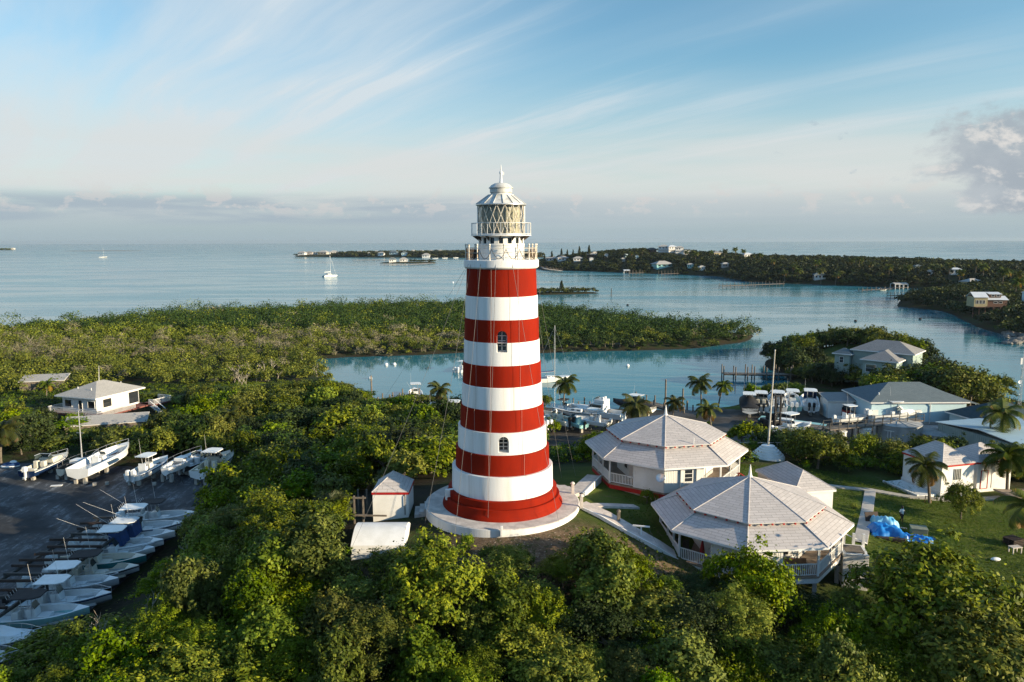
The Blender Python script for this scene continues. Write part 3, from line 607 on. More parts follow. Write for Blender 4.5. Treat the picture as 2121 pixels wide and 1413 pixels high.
def oct_house(label, cx, cy, zf, ze, zb, za, spec, skirt, ground_z, stilts=False):
    rz = -math.atan2(cx, cy); t = thing('octagonal_house', label, 'house', (cx, cy, zf), rz)
    V = lambda r, k, z=0.0: Vector((r*math.sin(k*math.pi/4), -r*math.cos(k*math.pi/4), z))
    RE, RU, RB = 7.95, 5.85, 5.62; e, bz, az = ze-zf, zb-zf, za-zf; RW = 7.15
    fl = MB(); fl.prism([V(RW+.12, k)[:2] for k in range(8)], -.14, 0); fl.build('floor', DECKW, t)
    sk = MB(); sk.prism([V(RW+.06, k)[:2] for k in range(8)], -.55, -.143); sk.build('skirt', skirt, t)
    if stilts:
        for k in range(8):
            s = MB(); p = V(RW-.25, k); s.box((p.x, p.y, -2.2), (.3, .3, 3.3)); s.build('stilt', CONCW, t)
        s = MB(); s.prism([V(3.6, k)[:2] for k in range(8)], -4, -.56); s.build('foundation', CONC, t)
    else:
        s = MB(); s.prism([V(RW-.25, k)[:2] for k in range(8)], -2.0, -.553); s.build('foundation', CONC, t)
    # core room
    co = MB()
    for k in range(8):
        a, b_ = V(4.7, k), V(4.7, k+1); co.quad(a, b_, b_+Vector((0, 0, e+.5)), a+Vector((0, 0, e+.5)))
    co.build('inner_wall', WALLW, t)
    for k in (-2, -1, 0, 1):
        m = (V(4.7, k)+V(4.7, k+1))/2; fz = (k+.5)*math.pi/4
        out = Vector((math.sin(fz), -math.cos(fz), 0))
        if k in (-1, 1): door(t, m+out*.04+Vector((-.4*math.cos(fz), -.4*math.sin(fz), 1.05)), .95, 2.05, fz, REDTRIM if k < 0 else WALLW)
        window(t, m+out*.04+Vector((1.0*math.cos(fz), 1.0*math.sin(fz), 1.35)), .9, 1.2, fz, WHITE, GLASS, 1)
    # outer sections
    for k, secs in spec.items():
        a, b_ = V(RW, k), V(RW, k+1); d = b_-a; fz = (k+.5)*math.pi/4; L = d.length
        for t0, t1, typ in secs:
            p, q = a+d*t0, a+d*t1; m = (p+q)/2; ln = L*(t1-t0)
            if typ == 'wall':
                w_ = MB(); w_.box((m.x, m.y, (e-.02)/2), (ln, .12, e-.02), rz=fz)
                n_ = int(ln/.16)
                for i in range(n_):
                    g = p.lerp(q, (i+.5)/n_); w_.box((g.x+.066*math.sin(fz), g.y-.066*math.cos(fz), (e-.1)/2), (.035, .014, e-.14), rz=fz)
                w_.build('wall', WALLW, t)
            else:
                r_ = MB(); r_.box((m.x, m.y, .95), (ln-.12, .09, .06), rz=fz); r_.box((m.x, m.y, .12), (ln-.12, .06, .06), rz=fz)
                n_ = max(2, int(ln/.15))
                for i in range(n_): g = p.lerp(q, (i+.5)/n_); r_.box((g.x, g.y, .53), (.055, .045, .78), rz=fz)
                r_.build('gate' if typ == 'gate' else 'railing', WHITE, t)
                for g in (p, q):
                    g = g.lerp(m, .012); w_ = MB(); w_.box((g.x, g.y, e/2), (.14, .14, e), rz=fz); w_.build('post', WHITE, t)
        bm_ = MB(); m = (a+b_)/2; bm_.box((m.x, m.y, e-.10), (L-.10, .13, .2), rz=fz); bm_.build('eave_beam', WHITE, t)
    # roof
    lower = [[V(RE, k, e), V(RE, k+1, e), V(RB-.1, k+1, bz-.02), V(RB-.1, k, bz-.02)] for k in range(8)]
    upper = [[V(RU, k, bz+.22), V(RU, k+1, bz+.22), V(.05, k+1, az)] for k in range(8)]
    lo = roof_mesh('lower_roof', lower, SHW, t); up = roof_mesh('upper_roof', upper, SHW, t)
    for k in range(8): MB().tube(V(RE, k, e+.01), V(RB, k, bz), .045, n=6).build('ridge_cap', RIDGE, lo); MB().tube(V(RU, k, bz+.23), V(.05, k, az+.01), .045, n=6).build('ridge_cap', RIDGE, up)
    r_ = MB(); f_ = MB(); g_ = MB()
    for k in range(8):
        fz = (k+.5)*math.pi/4; m = (V(RE, k)+V(RE, k+1))/2; o = Vector((math.sin(fz), -math.cos(fz), 0))
        f_.box((m.x, m.y, e-.09), ((V(RE, k)-V(RE, k+1)).length-.02, .045, .16), rz=fz)
        m2 = (V(RB-.06, k)+V(RB-.06, k+1))/2; g_.box((m2.x, m2.y, bz+.08), ((V(RB, k)-V(RB, k+1)).length, .06, .34), rz=fz)
        for i in range(5): q = V(RU-.10, k).lerp(V(RU-.10, k+1), (i+.1)/5); r_.box((q.x, q.y, bz+.10), (.11, .26, .13), rz=fz); (r_.build('rafter_tail', REDTRIM, t), r_.__init__())
    f_.build('gutter', WHITE, t); g_.build('roof_step', CONCW, t)
    s = MB(); s.lathe([(.22, az-.1), (.20, az+.08), (.15, az+.12), (.03, az+1.0), (.005, az+1.02)], 8); s.build('spire', WHITE, t)
    return t
h1 = oct_house('white eight sided verandah house with red skirt, farther of the two', 15.2, 73.0, 8.25, 10.75, 12.0, 13.85,
    {-3: [(0, 1, 'rail')], -2: [(0, .35, 'rail'), (.35, .6, 'rail'), (.6, 1, 'rail')], -1: [(0, .46, 'rail'), (.46, 1, 'wall')], 0: [(0, .68, 'wall'), (.68, 1, 'rail')], 1: [(0, .5, 'rail'), (.5, 1, 'rail')], 2: [(0, 1, 'rail')], 3: [(0, 1, 'wall')], 4: [(0, 1, 'wall')]}, REDTRIM, 7.5)
h2 = oct_house('white eight sided verandah house on stilts, nearer of the two', 19.4, 59.5, 6.25, 8.75, 9.78, 11.85,
    {-3: [(0, 1, 'rail')], -2: [(0, .42, 'rail'), (.42, .72, 'gate'), (.72, 1, 'rail')], -1: [(0, .5, 'rail'), (.5, 1, 'wall')], 0: [(0, .48, 'wall'), (.48, 1, 'rail')], 1: [(0, .5, 'rail'), (.5, 1, 'rail')], 2: [(0, 1, 'rail')], 3: [(0, 1, 'wall')], 4: [(0, 1, 'wall')]}, WHITE, 4.5, True)
for hh, k, ts in ((h1, 0, .42),):
    fz = math.pi/8; a = Vector((0, -7.15, 0)); b_ = Vector((7.15*math.sin(math.pi/4), -7.15*math.cos(math.pi/4), 0)); m = a.lerp(b_, ts)
    o = Vector((math.sin(fz), -math.cos(fz), 0)); window(hh, m+o*.085+Vector((0, 0, 1.5)), .8, 1.15, fz, WHITE, GLASS, 2)
    for q in (.30, .58): s = MB(); p = a.lerp(b_, q)+o*.14; s.box((p.x, p.y, 1.2), (.28, .18, 2.38), rz=fz); s.build('pilaster', WALLW, hh)
    s = MB(); q = V_ = a.lerp(b_, .35); s.tube((2.6, -4.6, 4.02), (2.6, -4.6, 4.6), .04); s.build('vent_pipe', WHITE, hh)
# porch contents and fixtures
def rel(t, x, y, z): return t.matrix_basis @ Vector((x, y, z)) if False else Vector(t.location)+Matrix.Rotation(t.rotation_euler.z, 3, 'Z') @ Vector((x, y, z))
p = rel(h1, -.1, -7.42, 1.45); s = thing('satellite_dish', 'round grey satellite dish on front corner of white house', 'satellite dish', p, h1.rotation_euler.z)
b = MB(); b.lathe([(0, .0), (.2, .02), (.38, .08), (.46, .14), (.45, .155), (.37, .095), (.0, .02)], 24)
d_ = b.build('dish', ALU, s, smooth=True); d_.rotation_euler = (R(62), 0, R(-28)); d_.location = (-.15, -.30, .12)
b = MB(); b.tube((0, .1, -.3), (-.12, -.25, .05), .03); b.tube((-.12, -.25, .05), (-.45, -.62, .35), .015); b.build('mount_arm', ALU, s)
p = rel(h2, -3.3, -5.2, 0.0); s = thing('parasol', 'closed red parasol standing on the verandah of the near house', 'parasol', p)
b = MB(); b.tube((0, 0, 0), (0, 0, 2.0), .02); b.lathe([(.12, .0), (.12, .05), (0, .06)], 12); b.build('pole', WHITE, s)
b = MB(); b.lathe([(.20, .55), (.22, .7), (.17, 1.1), (.09, 1.6), (.03, 1.95), (.0, 1.97)], 9); b.build('canopy', M('red_canvas', (.34, .015, .015), rough=.8), s)
p = rel(h2, 3.5, -5.1, 0.0); s = thing('bench', 'orange wooden settle on the sunny verandah corner', 'bench', p, h2.rotation_euler.z+R(20))
b = MB(); b.box((0, 0, .42), (1.9, .55, .06)); b.build('seat', WOODR, s)
b = MB(); b.slab([(-.95, .30, .42), (.95, .30, .42), (.95, .42, 1.0), (-.95, .42, 1.0)], .05); b.build('backrest', WOODR, s)
for sx in (-1, 1): b = MB(); b.box((sx*.92, 0, .36), (.06, .5, .72)); b.build('side', WOODR, s)
for i, (lx, ly) in enumerate(((-4.6, -3.9), (-5.6, -2.2))):
    p = rel(h2, lx, ly, 0); s = thing('chair', ['dark chair on the shaded verandah beside the parasol', 'dark chair on the shaded verandah near the gate'][i], 'chair', p, R(40*i))
    b = MB(); b.box((0, 0, .42), (.5, .5, .06)); b.build('seat', WOODD, s); b = MB(); b.box((0, .24, .75), (.5, .05, .6)); b.build('backrest', WOODD, s)
    for sx in (-1, 1):
        for sy in (-1, 1): b = MB(); b.box((sx*.22, sy*.22, .2), (.05, .05, .4)); b.build('leg', WOODD, s)
# stair and cupboard on the right of the near house
p = rel(h2, 7.0, -3.9, 0); st = thing('cistern_box', 'white walled box with steps beside the near verandah house', 'enclosure', (26.3, 57.3, 2.6), R(-12))
b = MB(); b.box((.9, .5, 1.9), (1.9, 2.1, 3.8)); b.build('wall', WALLW, st, bevel=.02); b = MB(); b.box((.9, .5, 3.83), (1.4, 1.5, .06)); b.build('lid', WOOD, st)
b = MB(); b.box((3.4, -.6, .25), (3.2, 2.2, .5)); b.build('slab', CONCW, st)
for i in range(3): b = MB(); b.box((.4+i*.75, 1.65, 4.0), (.2, .2, 1.4)); b.build('post', WHITE, st)
b = MB(); b.tube((.4, 1.65, 4.65), (2.2, 1.65, 3.9), .05); b.build('handrail', WHITE, st)
# red stair between the houses
p = rel(h1, 6.6, -3.6, 0); st = thing('stair', 'red painted wooden stair railing behind the farther house', 'stairs', p, R(-20))
b = MB()
for i in range(8): b.box((.3*i+.4, 0, -.1-.17*i), (.3, 1.0, .05))
b.build('tread', WOOD, st)
for sy in (-.5, .5):
    b = MB(); b.path([(0, sy, 1.0), (.3, sy, 1.0), (2.7, sy, -.35)], .055, 6); b.path([(0, sy, .55), (.3, sy, .55), (2.7, sy, -.8)], .04, 6)
    for i in range(4): b.box((.2+.8*i, sy, .45-.42*i), (.09, .09, 1.3))
    b.build('handrail', REDTRIM, st)
# outbuildings of the station
hip_house('outbuilding', 'plain white outbuilding with grey hipped roof between the verandah houses and lawn', (25.9, 66.7), 11, 4.25, 7.1, 5.0, 8.0, 1.35, .18, cat='outbuilding',
          wins=[('F', 1.35, 2.05, .85, .8, WHITE, GLASS, 0)])
hA = hip_house('outbuilding', 'white hipped cottage with red fascia and shuttered window behind the coconut palm', (46.9, 79.6), 15, 4.6, 5.8, 2.6, 6.5, 1.75, .12, fascia=REDTRIM, cat='cottage', base=(.9, WHITE),
          doors=[('L', 3.3, 1.9, .9, 2.0, WALLW)])
f = MB(); f.box((0, 0, 0), (.95, .06, 1.25)); sh = f.build('shutter', ALU, hA, loc=(2.2, .07, 2.75)); g = MB(); [g.box((-.35+.23*i, -.04, 0), (.09, .03, 1.2)) for i in range(4)]; g.build('bar', STEEL, sh)
b = MB(); b.box((-1.4, 3.0, .35), (2.6, 5.2, .5)); b.box((-2.6, 3.0, .62), (.2, 5.2, .25)); b.build('apron', WHITE, hA)
hip_house('outbuilding', 'white hipped cottage with red door frame behind the second palm', (52.2, 81.8), 15, 5.0, 4.6, 2.6, 6.2, 1.5, .12, fascia=REDTRIM, cat='cottage', doors=[('F', 2.6, 1.4, .9, 1.9, WALLW)], wins=[('F', 1.1, 1.5, .95, 2.1, REDTRIM, WALLW, 0)])
ramp = thing('wooden_ramp', 'brown boarded ramp with dark railing beside the rear cottage', 'ramp', (54.5, 79.2, 2.6), R(12))
b = MB(); b.slab([(-1.2, -1.4, 1.1), (4.5, -1.4, .5), (4.5, 1.3, .5), (-1.2, 1.3, 1.1)], .18); b.build('deck', DECKW, ramp)
b = MB()
for i in range(10): b.box((-.9+.58*i, -1.35, 1.45-.065*i), (.06, .06, .9))
b.path([(-1.1, -1.35, 1.95), (4.5, -1.35, 1.35)], .05); b.build('railing', WOODD, ramp)
# small cabin and barrel vault left of the tower
cb = hip_house('cabin', 'small white cabin with red fascia and pyramid roof left of the tower', (-11.75, 60.6), 0, 3.1, 3.3, 7.4, 10.25, 1.25, .06, fascia=REDTRIM, cat='cabin')
b = MB(); b.tube((2.75, -.02, .9), (2.75, -.02, 2.5), .035); b.path([(2.75, -.02, 2.5), (2.7, .05, 2.6)], .035); b.build('downpipe', BLACKP, cb)
fr = thing('timber_frame', 'grey timber frame standing against the small cabin', 'frame', (-13.3, 60.9, 7.3), 0)
for x_, y_ in ((0, 0), (0, 1.6), (.75, 0), (.75, 1.6)): b = MB(); b.box((x_, y_, 1.1), (.13, .13, 2.9)); b.build('post', WOOD, fr)
for z_ in (.9, 2.4): b = MB(); b.box((.4, -.1, z_), (1.2, .1, .14)); b.build('crossbeam', WOOD, fr)
b = MB(); b.box((1.6, -.75, 1.1), (2.5, .12, .12), rz=R(-3)); b.build('crossbeam', WOOD, fr)
va = thing('cistern', 'white barrel vaulted cistern in front of the small cabin', 'cistern', (-12.25, 55.6, 6.0), 0)
W2, D2 = 4.0, 3.6; pr = [(-1.2, 0)]+[(-1.2, 2.0)]+[(-1.2+3.9*i/14, 2.0+1.05*math.sin(math.pi*(.06+.94*i/14*.86))) for i in range(15)]
n = len(pr); vs = [(x_, y_, z_) for x_ in (0, W2) for y_, z_ in pr]
b = MB(); b.add(vs, [tuple(range(n-1, -1, -1)), tuple(range(n, 2*n))]+[(i, (i+1) % n, n+(i+1) % n, n+i) for i in range(n)]); b.build('vault', WHITE, va, smooth=True)
b = MB(); b.tube((W2+.06, -1.2, 0), (W2+.06, -1.2, 2.0), .05); b.build('downpipe', WHITE, va)
# house among the trees on the left
lhs = hip_house('house', 'pale bungalow with light grey hipped roof among trees at left', (-69.2, 122.7), 71, 10.6, 9.1, 2.5, 5.25, 1.9, .8, roof=SHL, cat='house', caps=False,
      wins=[('F', 3.0, 1.4, 1.6, 1.3, WOODD, GLASS, 1), ('F', 8.6, 1.25, 2.2, 2.1, WHITE, GLASS, 0), ('L', 1.9, 1.4, 1.5, 1.2, WHITE, GLASS, 0), ('L', 4.3, 1.1, .8, 1.9, WHITE, GLASS, 0), ('L', 7.0, 1.4, 1.5, 1.2, WHITE, GLASS, 0)])
b = MB(); b.box((5, 4.3, -.2), (10.8, 12.0, .25)); b.box((11.5, -1.2, -.2), (4.5, 3.0, .25)); b.build('deck', M('red_deck', (.20, .07, .055), (.15, .05, .04), 1, .8), lhs)
b = MB()
for p, q in (((-.4, -1.65), (-.4, 10.3)), ((-.4, -1.65), (6.5, -1.65)), ((-.4, 10.3), (4, 10.3)), ((9.5, -2.7), (13.7, -2.7)), ((13.7, -2.7), (13.7, .3)), ((9.5, -2.7), (9.5, -1.65))):
    p, q = Vector((*p, 0)), Vector((*q, 0)); L = (q-p).length
    for i in range(int(L/.2)+1): g = p.lerp(q, i/int(L/.2)); b.box((g.x, g.y, .32), (.05, .05, .85))
    b.tube(p+Vector((0, 0, .8)), q+Vector((0, 0, .8)), .05, n=5)
b.build('deck_railing', WHITE, lhs)
b = MB(); b.tube((5, 4.5, 4.4), (5.4, 4.7, 7.2), .04, .02); b.build('aerial', WHITE, lhs)
for x_, y_ in ((2.2, 6.2), (2.0, 3.0), (8.2, 3.0)): b = MB(); b.tube((x_, y_, 2.75), (x_, y_, 4.0), .06); b.build('vent_pipe', WHITE, lhs)
b = MB(); [b.box((9.2-.28*i*0+.0, -2.9-.28*i, -.2-.18*i), (1.2, .3, .06)) for i in range(8)]; b.path([(8.6, -2.8, .8), (8.6, -5.0, -.6)], .07); b.path([(9.8, -2.8, .8), (9.8, -5.0, -.6)], .07); b.build('stair', WHITE, lhs)
for nm, lb, px, py, zz, w_, d_, rz_, tilt in (('shed', 'long low grey sheet roof shed half hidden below the bungalow', 222, 868, 2.9, 12.0, 3.2, 18, .9), ('shed', 'weathered flat roofed shed far left above the bungalow', 92, 782, 3.6, 8.5, 4.0, 14, .8)):
    c = P(px, py, zz); t = thing(nm, lb, 'shed', (c.x, c.y, 0), R(rz_))
    roof_mesh('roof', [[(-w_/2, -d_/2, zz-tilt/2), (w_/2, -d_/2, zz-tilt/2), (w_/2, d_/2, zz+tilt/2), (-w_/2, d_/2, zz+tilt/2)]], SHL, t, .1)
    b = MB(); b.box((0, 0, (zz-tilt/2-.1)/2), (w_-.4, d_-.5, zz-tilt/2-.1)); b.build('wall', WOOD, t)
# boatyard buildings on the right
bl = hip_house('boat_shed', 'large pale blue boatyard building with slate hipped roof', (57.3, 118.0), 0, 15.9, 10.7, 1.2, 5.2, 2.3, .35, wall=LBLUE, roof=SHB, cat='building', caps=False,
     doors=[('F', 1.0, 1.6, .9, 2.2, WALLW), ('F', 3.2, 1.6, 1.0, 2.2, WALLW), ('F', 6.9, 1.55, .95, 2.2, WALLW), ('F', 7.9, 1.55, .95, 2.2, WALLW), ('L', 6.2, 1.5, 1.1, 2.1, WALLW)], base=(.7, CONC))
b = MB(); b.slab([(15.9, .0, 3.95), (17.8, .6, 3.55), (17.8, 10, 3.55), (15.9, 10.7, 3.95)], .1); b.build('porch_roof', SHB, bl)
b = MB(); b.box((17.4, .9, 1.75), (.16, .16, 3.5)); b.build('porch_post', WHITE, bl)
b = MB(); b.path([(9.6, .1, 3.85), (9.75, .25, 3.3), (9.75, .25, .4)], .07); b.build('downpipe', WHITE, bl)
b = MB(); b.tube((2.2, 2.0, 4.7), (2.2, 2.0, 5.2), .09); b.build('vent_pipe', WHITE, bl)
an = thing('store_room', 'small white flat fronted store beside the blue building', 'store', (53.0, 124.0, 1.2), 0)
b = MB(); b.box((2.2, 1.6, 1.5), (4.2, 3.4, 3.0)); b.build('wall', WALLW, an)
roof_mesh('roof', [[(-.2, -.4, 3.05), (4.6, -.4, 3.05), (4.6, 3.6, 3.75), (-.2, 3.6, 3.75)]], SHG, an, .16)
window(an, (2.7, -.12, 1.5), .6, .8, 0, BLACKP, GLASS, 1); door(an, (.08, 1.3, 1.1), 1.0, 2.1, R(-90), LBLUE)
# sheds at the right edge
ws = thing('workshop', 'long workshop with ribbed blue metal roof behind palm at right', 'workshop', (66.5, 94.0, 1.2), R(14))
roof_mesh('roof', [[(0, 0, 3.0), (22, -2, 3.0), (22, 7.5, 3.7), (0, 8.0, 3.7)], [(22, 16, 3.0), (0, 15.6, 3.0), (0, 8.0, 3.7), (22, 7.5, 3.7)]], MROOF, ws, .1)
b = MB(); b.prism([(.25, .3), (21.8, -1.6), (21.8, 15.6), (.25, 15.2)], -.3, 2.88)
for i in range(44): b.box((.2, .5+.34*i, 1.4), (.06, .1, 2.9))
b.build('wall', M('grey_green_sheet', (.36, .42, .38), (.30, .36, .33), 1, .6), ws)
b = MB(); b.box((6, 5.3, 3.42), (3.0, .5, .05), rx=R(4)); b.build('skylight', M('skylight_tan', (.42, .38, .24)), ws)
b = MB(); b.box((9.3, 3.2, 3.36), (2.0, .9, .12), rx=R(4)); b.build('roof_hatch', WHITE, ws)
hip_house('shed', 'dark teal roofed shed between blue building and workshop', (70.5, 109.5), 12, 11.5, 8, 1.2, 3.9, 2.0, .5, wall=LBLUE, roof=SHT, cat='shed', caps=False)
# house on the point
g1 = hip_house('house', 'sage green house with grey hipped roofs on the wooded point', (72.9, 140.2), 48, 10.2, 7.0, 3.0, 8.0, 1.6, .45, wall=GREENW, roof=SHG, cat='house', caps=False,
     wins=[('L', 1.0, 3.2, .9, 1.4, WHITE, WGLASS, 1), ('L', 2.4, 3.2, .7, 1.3, WHITE, WGLASS, 1), ('L', 5.0, 3.3, 1.9, 1.5, WHITE, WGLASS, 1), ('F', 3.0, 3.2, 1.2, 1.4, WHITE, WGLASS, 1), ('F', 6.5, 3.2, 1.2, 1.4, WHITE, WGLASS, 1)])
def add_roof(x0, x1, y0, y1, e, rise, names, mat, wm):
    A, B_, C_, D_ = (x0, y0, e), (x1, y0, e), (x1, y1, e), (x0, y1, e); h = (x1-x0)/2; r0, r1 = ((x0+x1)/2, y0+min(h, (y1-y0)/2-.1), e+rise), ((x0+x1)/2, y1-min(h, (y1-y0)/2-.1), e+rise)
    roof_mesh(names[0], [[A, B_, r0], [B_, C_, r1, r0], [C_, D_, r1], [D_, A, r0, r1]], mat, g1)
    b = MB(); b.box(((x0+x1)/2, (y0+y1)/2, e/2-.3), (x1-x0-.9, y1-y0-.9, e+.5)); b.build(names[1], wm, g1)
    b = MB(); b.box((x0, (y0+y1)/2, e-.1), (.06, y1-y0, .18)); b.box(((x0+x1)/2, y0, e-.1), (x1-x0-.07, .06, .18)); b.build('fascia', WHITE, g1)
add_roof(4.6, 12.4, -1.6, 10.4, 6.1, 1.9, ('upper_roof', 'rear_wall'), SHG, GREENW)
add_roof(3.2, 6.6, 9.6, 13.4, 5.2, 1.0, ('wing_roof', 'wing_wall'), SHB, GREENW); window(g1, (3.63, 11.6, 3.9), .8, 1.2, R(-90), WHITE, WGLASS, 1)
# ================================================================== boats
def lerp(a, b, t): return a+(b-a)*t
def hull_mesh(L, B, D, sail=False, ns=16):
    st = []
    for i in range(ns+1):
        s = i/ns; x = s*L
        if sail: b = B/2*max(.0, math.sin(math.pi*(.12+.88*s)*.98)**.7)*(1 if s < .97 else .5); b = max(b, .03)
        else: b = B/2*((.90+.10*math.sin(s/.55*math.pi/2)) if s < .55 else max(.03, 1-((s-.55)/.45)**2.4))
        zs = D*((.92+.25*(s-.4)**2+.10*s) if sail else (.84+.30*s**1.8))
        k = D*(.0 if s < .62 else .62*((s-.62)/.38)**2.2)
        zc = max(k+.02, D*(.26+.42*s**3)); bc = b*(.80 if sail else .88)*(1-.35*s**3)
        st.append((x+(.10*D if not sail and s == 1 else 0), b, zs, k, zc, bc))
    return st
BOTTOM = [M('bottom_paint_black', (.016, .017, .02), (.05, .05, .05), 2, .8), M('bottom_paint_blue', (.02, .06, .13), (.05, .09, .13), 2, .8), M('bottom_paint_grey', (.22, .24, .25), (.14, .15, .15), 2, .7), M('bottom_paint_red', (.13, .03, .02), (.08, .03, .025), 2, .8)]
def boat_hull(t, st, hull, liner, floor, inner=.16, bow_closed=.86, stripe=None, transom_low=False):
    b = MB(); vs = []
    for x, bb, zs, k, zc, bc in st: vs += [(x, -bb, zs), (x, -bb*.985, zs-.10), (x, -bc, zc), (x, 0, k), (x, bc, zc), (x, bb*.985, zs-.10), (x, bb, zs)]
    n = len(st); fs = [(i*7+j, i*7+j+1, (i+1)*7+j+1, (i+1)*7+j) for i in range(n-1) for j in range(6)]; fs.append((6, 5, 4, 3, 2, 1, 0))
    b.add(vs, fs); b.mi = [1 if i < 6*(n-1) and i % 6 in (2, 3) else 0 for i in range(len(fs))]; h = b.build('hull', [hull, BOTTOM[sum(map(ord, t['label'])) % 4]], t, smooth=True)
    if stripe:
        b = MB()
        for sg in (-1, 1):
            for i in range(n-1):
                a, c = st[i], st[i+1]; b.quad((a[0], sg*(a[1]+.012), a[2]-.06), (c[0], sg*(c[1]+.012), c[2]-.06), (c[0], sg*(c[1]*.985+.014), c[2]-.17), (a[0], sg*(a[1]*.985+.014), a[2]-.17))
        b.build('rub_rail', stripe, t)
    b = MB(); L = st[-1][0]
    for i in range(n-1):
        a, c = st[i], st[i+1]
        if (a[0]+c[0])/2 > L*bow_closed: b.quad((a[0], -a[1], a[2]), (a[0], a[1], a[2]), (c[0], c[1], c[2]), (c[0], -c[1], c[2])); continue
        for sg in (-1, 1):
            ai, ci = max(a[1]-inner, .02), max(c[1]-inner, .02); fa, fc = (floor, floor)
            b.quad((a[0], sg*a[1], a[2]), (c[0], sg*c[1], c[2]), (c[0], sg*ci, c[2]+.015), (a[0], sg*ai, a[2]+.015))
            b.quad((a[0], sg*ai, a[2]+.015), (c[0], sg*ci, c[2]+.015), (c[0], sg*(ci-.03), fc), (a[0], sg*(ai-.03), fa))
            b.quad((a[0], sg*(ai-.03), fa), (c[0], sg*(ci-.03), fc), (c[0], 0, fc), (a[0], 0, fa))
        nx = (c[0]+(st[i+2][0] if i+2 < n else c[0]))/2
        if nx > L*bow_closed: b.quad((c[0], -c[1]+inner, c[2]), (c[0], c[1]-inner, c[2]), (c[0], c[1]-inner, floor), (c[0], -c[1]+inner, floor))
    a = st[0]; zt = a[2]-.02
    b.box((.16, 0, (floor+zt)/2), (.3, 2*(a[1]-inner), zt-floor-.15)); b.build('deck', liner, t); return h
def motor(t, x, y, z, mat, k=1.0):
    b = MB(); s = k
    b.box((x-.22*s, y, z+.50*s), (.52*s, .40*s, .50*s)); b.box((x-.24*s, y, z+.80*s), (.42*s, .32*s, .14*s)); b.box((x-.16*s, y, z-.05*s), (.26*s, .18*s, .8*s)); b.box((x-.22*s, y, z-.50*s), (.50*s, .10*s, .10*s)); b.box((x-.2*s, y, z-.68*s), (.2*s, .03*s, .3*s))
    o = b.build('outboard', mat, t, bevel=.05*s); g = MB(); g.lathe([(.02, -.06), (.17*s, 0), (.02, .06)], 10); p = g.build('propeller', ALU, o); p.location = (x-.50*s, y, z-.50*s); p.rotation_euler = (0, R(90), 0); return o
def ttop(t, x, z0, z1, ln, wd, mat, ant=True, rods=True):
    f = MB()
    for sx in (-.28, .30):
        for sy in (-.45, .45): f.tube((x+sx, sy, z0), (x+sx*1.5, sy*1.05, z1), .028, n=6)
    for sy in (-.47, .47): f.tube((x-.42, sy, z1-.03), (x+.46, sy, z1-.03), .025, n=6)
    f.tube((x-.42, -.47, z1-.03), (x-.42, .47, z1-.03), .025, n=6); f.tube((x+.46, -.47, z1-.03), (x+.46, .47, z1-.03), .025, n=6); f.build('top_frame', ALU, t)
    b = MB(); p = [(x-ln/2, -wd/2), (x+ln*.30, -wd/2), (x+ln/2, -wd*.33), (x+ln/2, wd*.33), (x+ln*.30, wd/2), (x-ln/2, wd/2)]; b.prism(p, z1, z1+.09); b.build('t_top', mat, t, bevel=.03)
    if rods:
        r = MB()
        for i in range(5): r.tube((x-ln/2-.02, -wd*.4+wd*.2*i, z1-.02), (x-ln/2-.14, -wd*.4+wd*.2*i, z1+.30), .022, n=5)
        r.build('rod_holder', ALU, t)
    if ant: r = MB(); r.tube((x, wd*.42, z1), (x-.25, wd*.42, z1+2.2), .014, .006, n=5); r.build('antenna', WHITE, t)
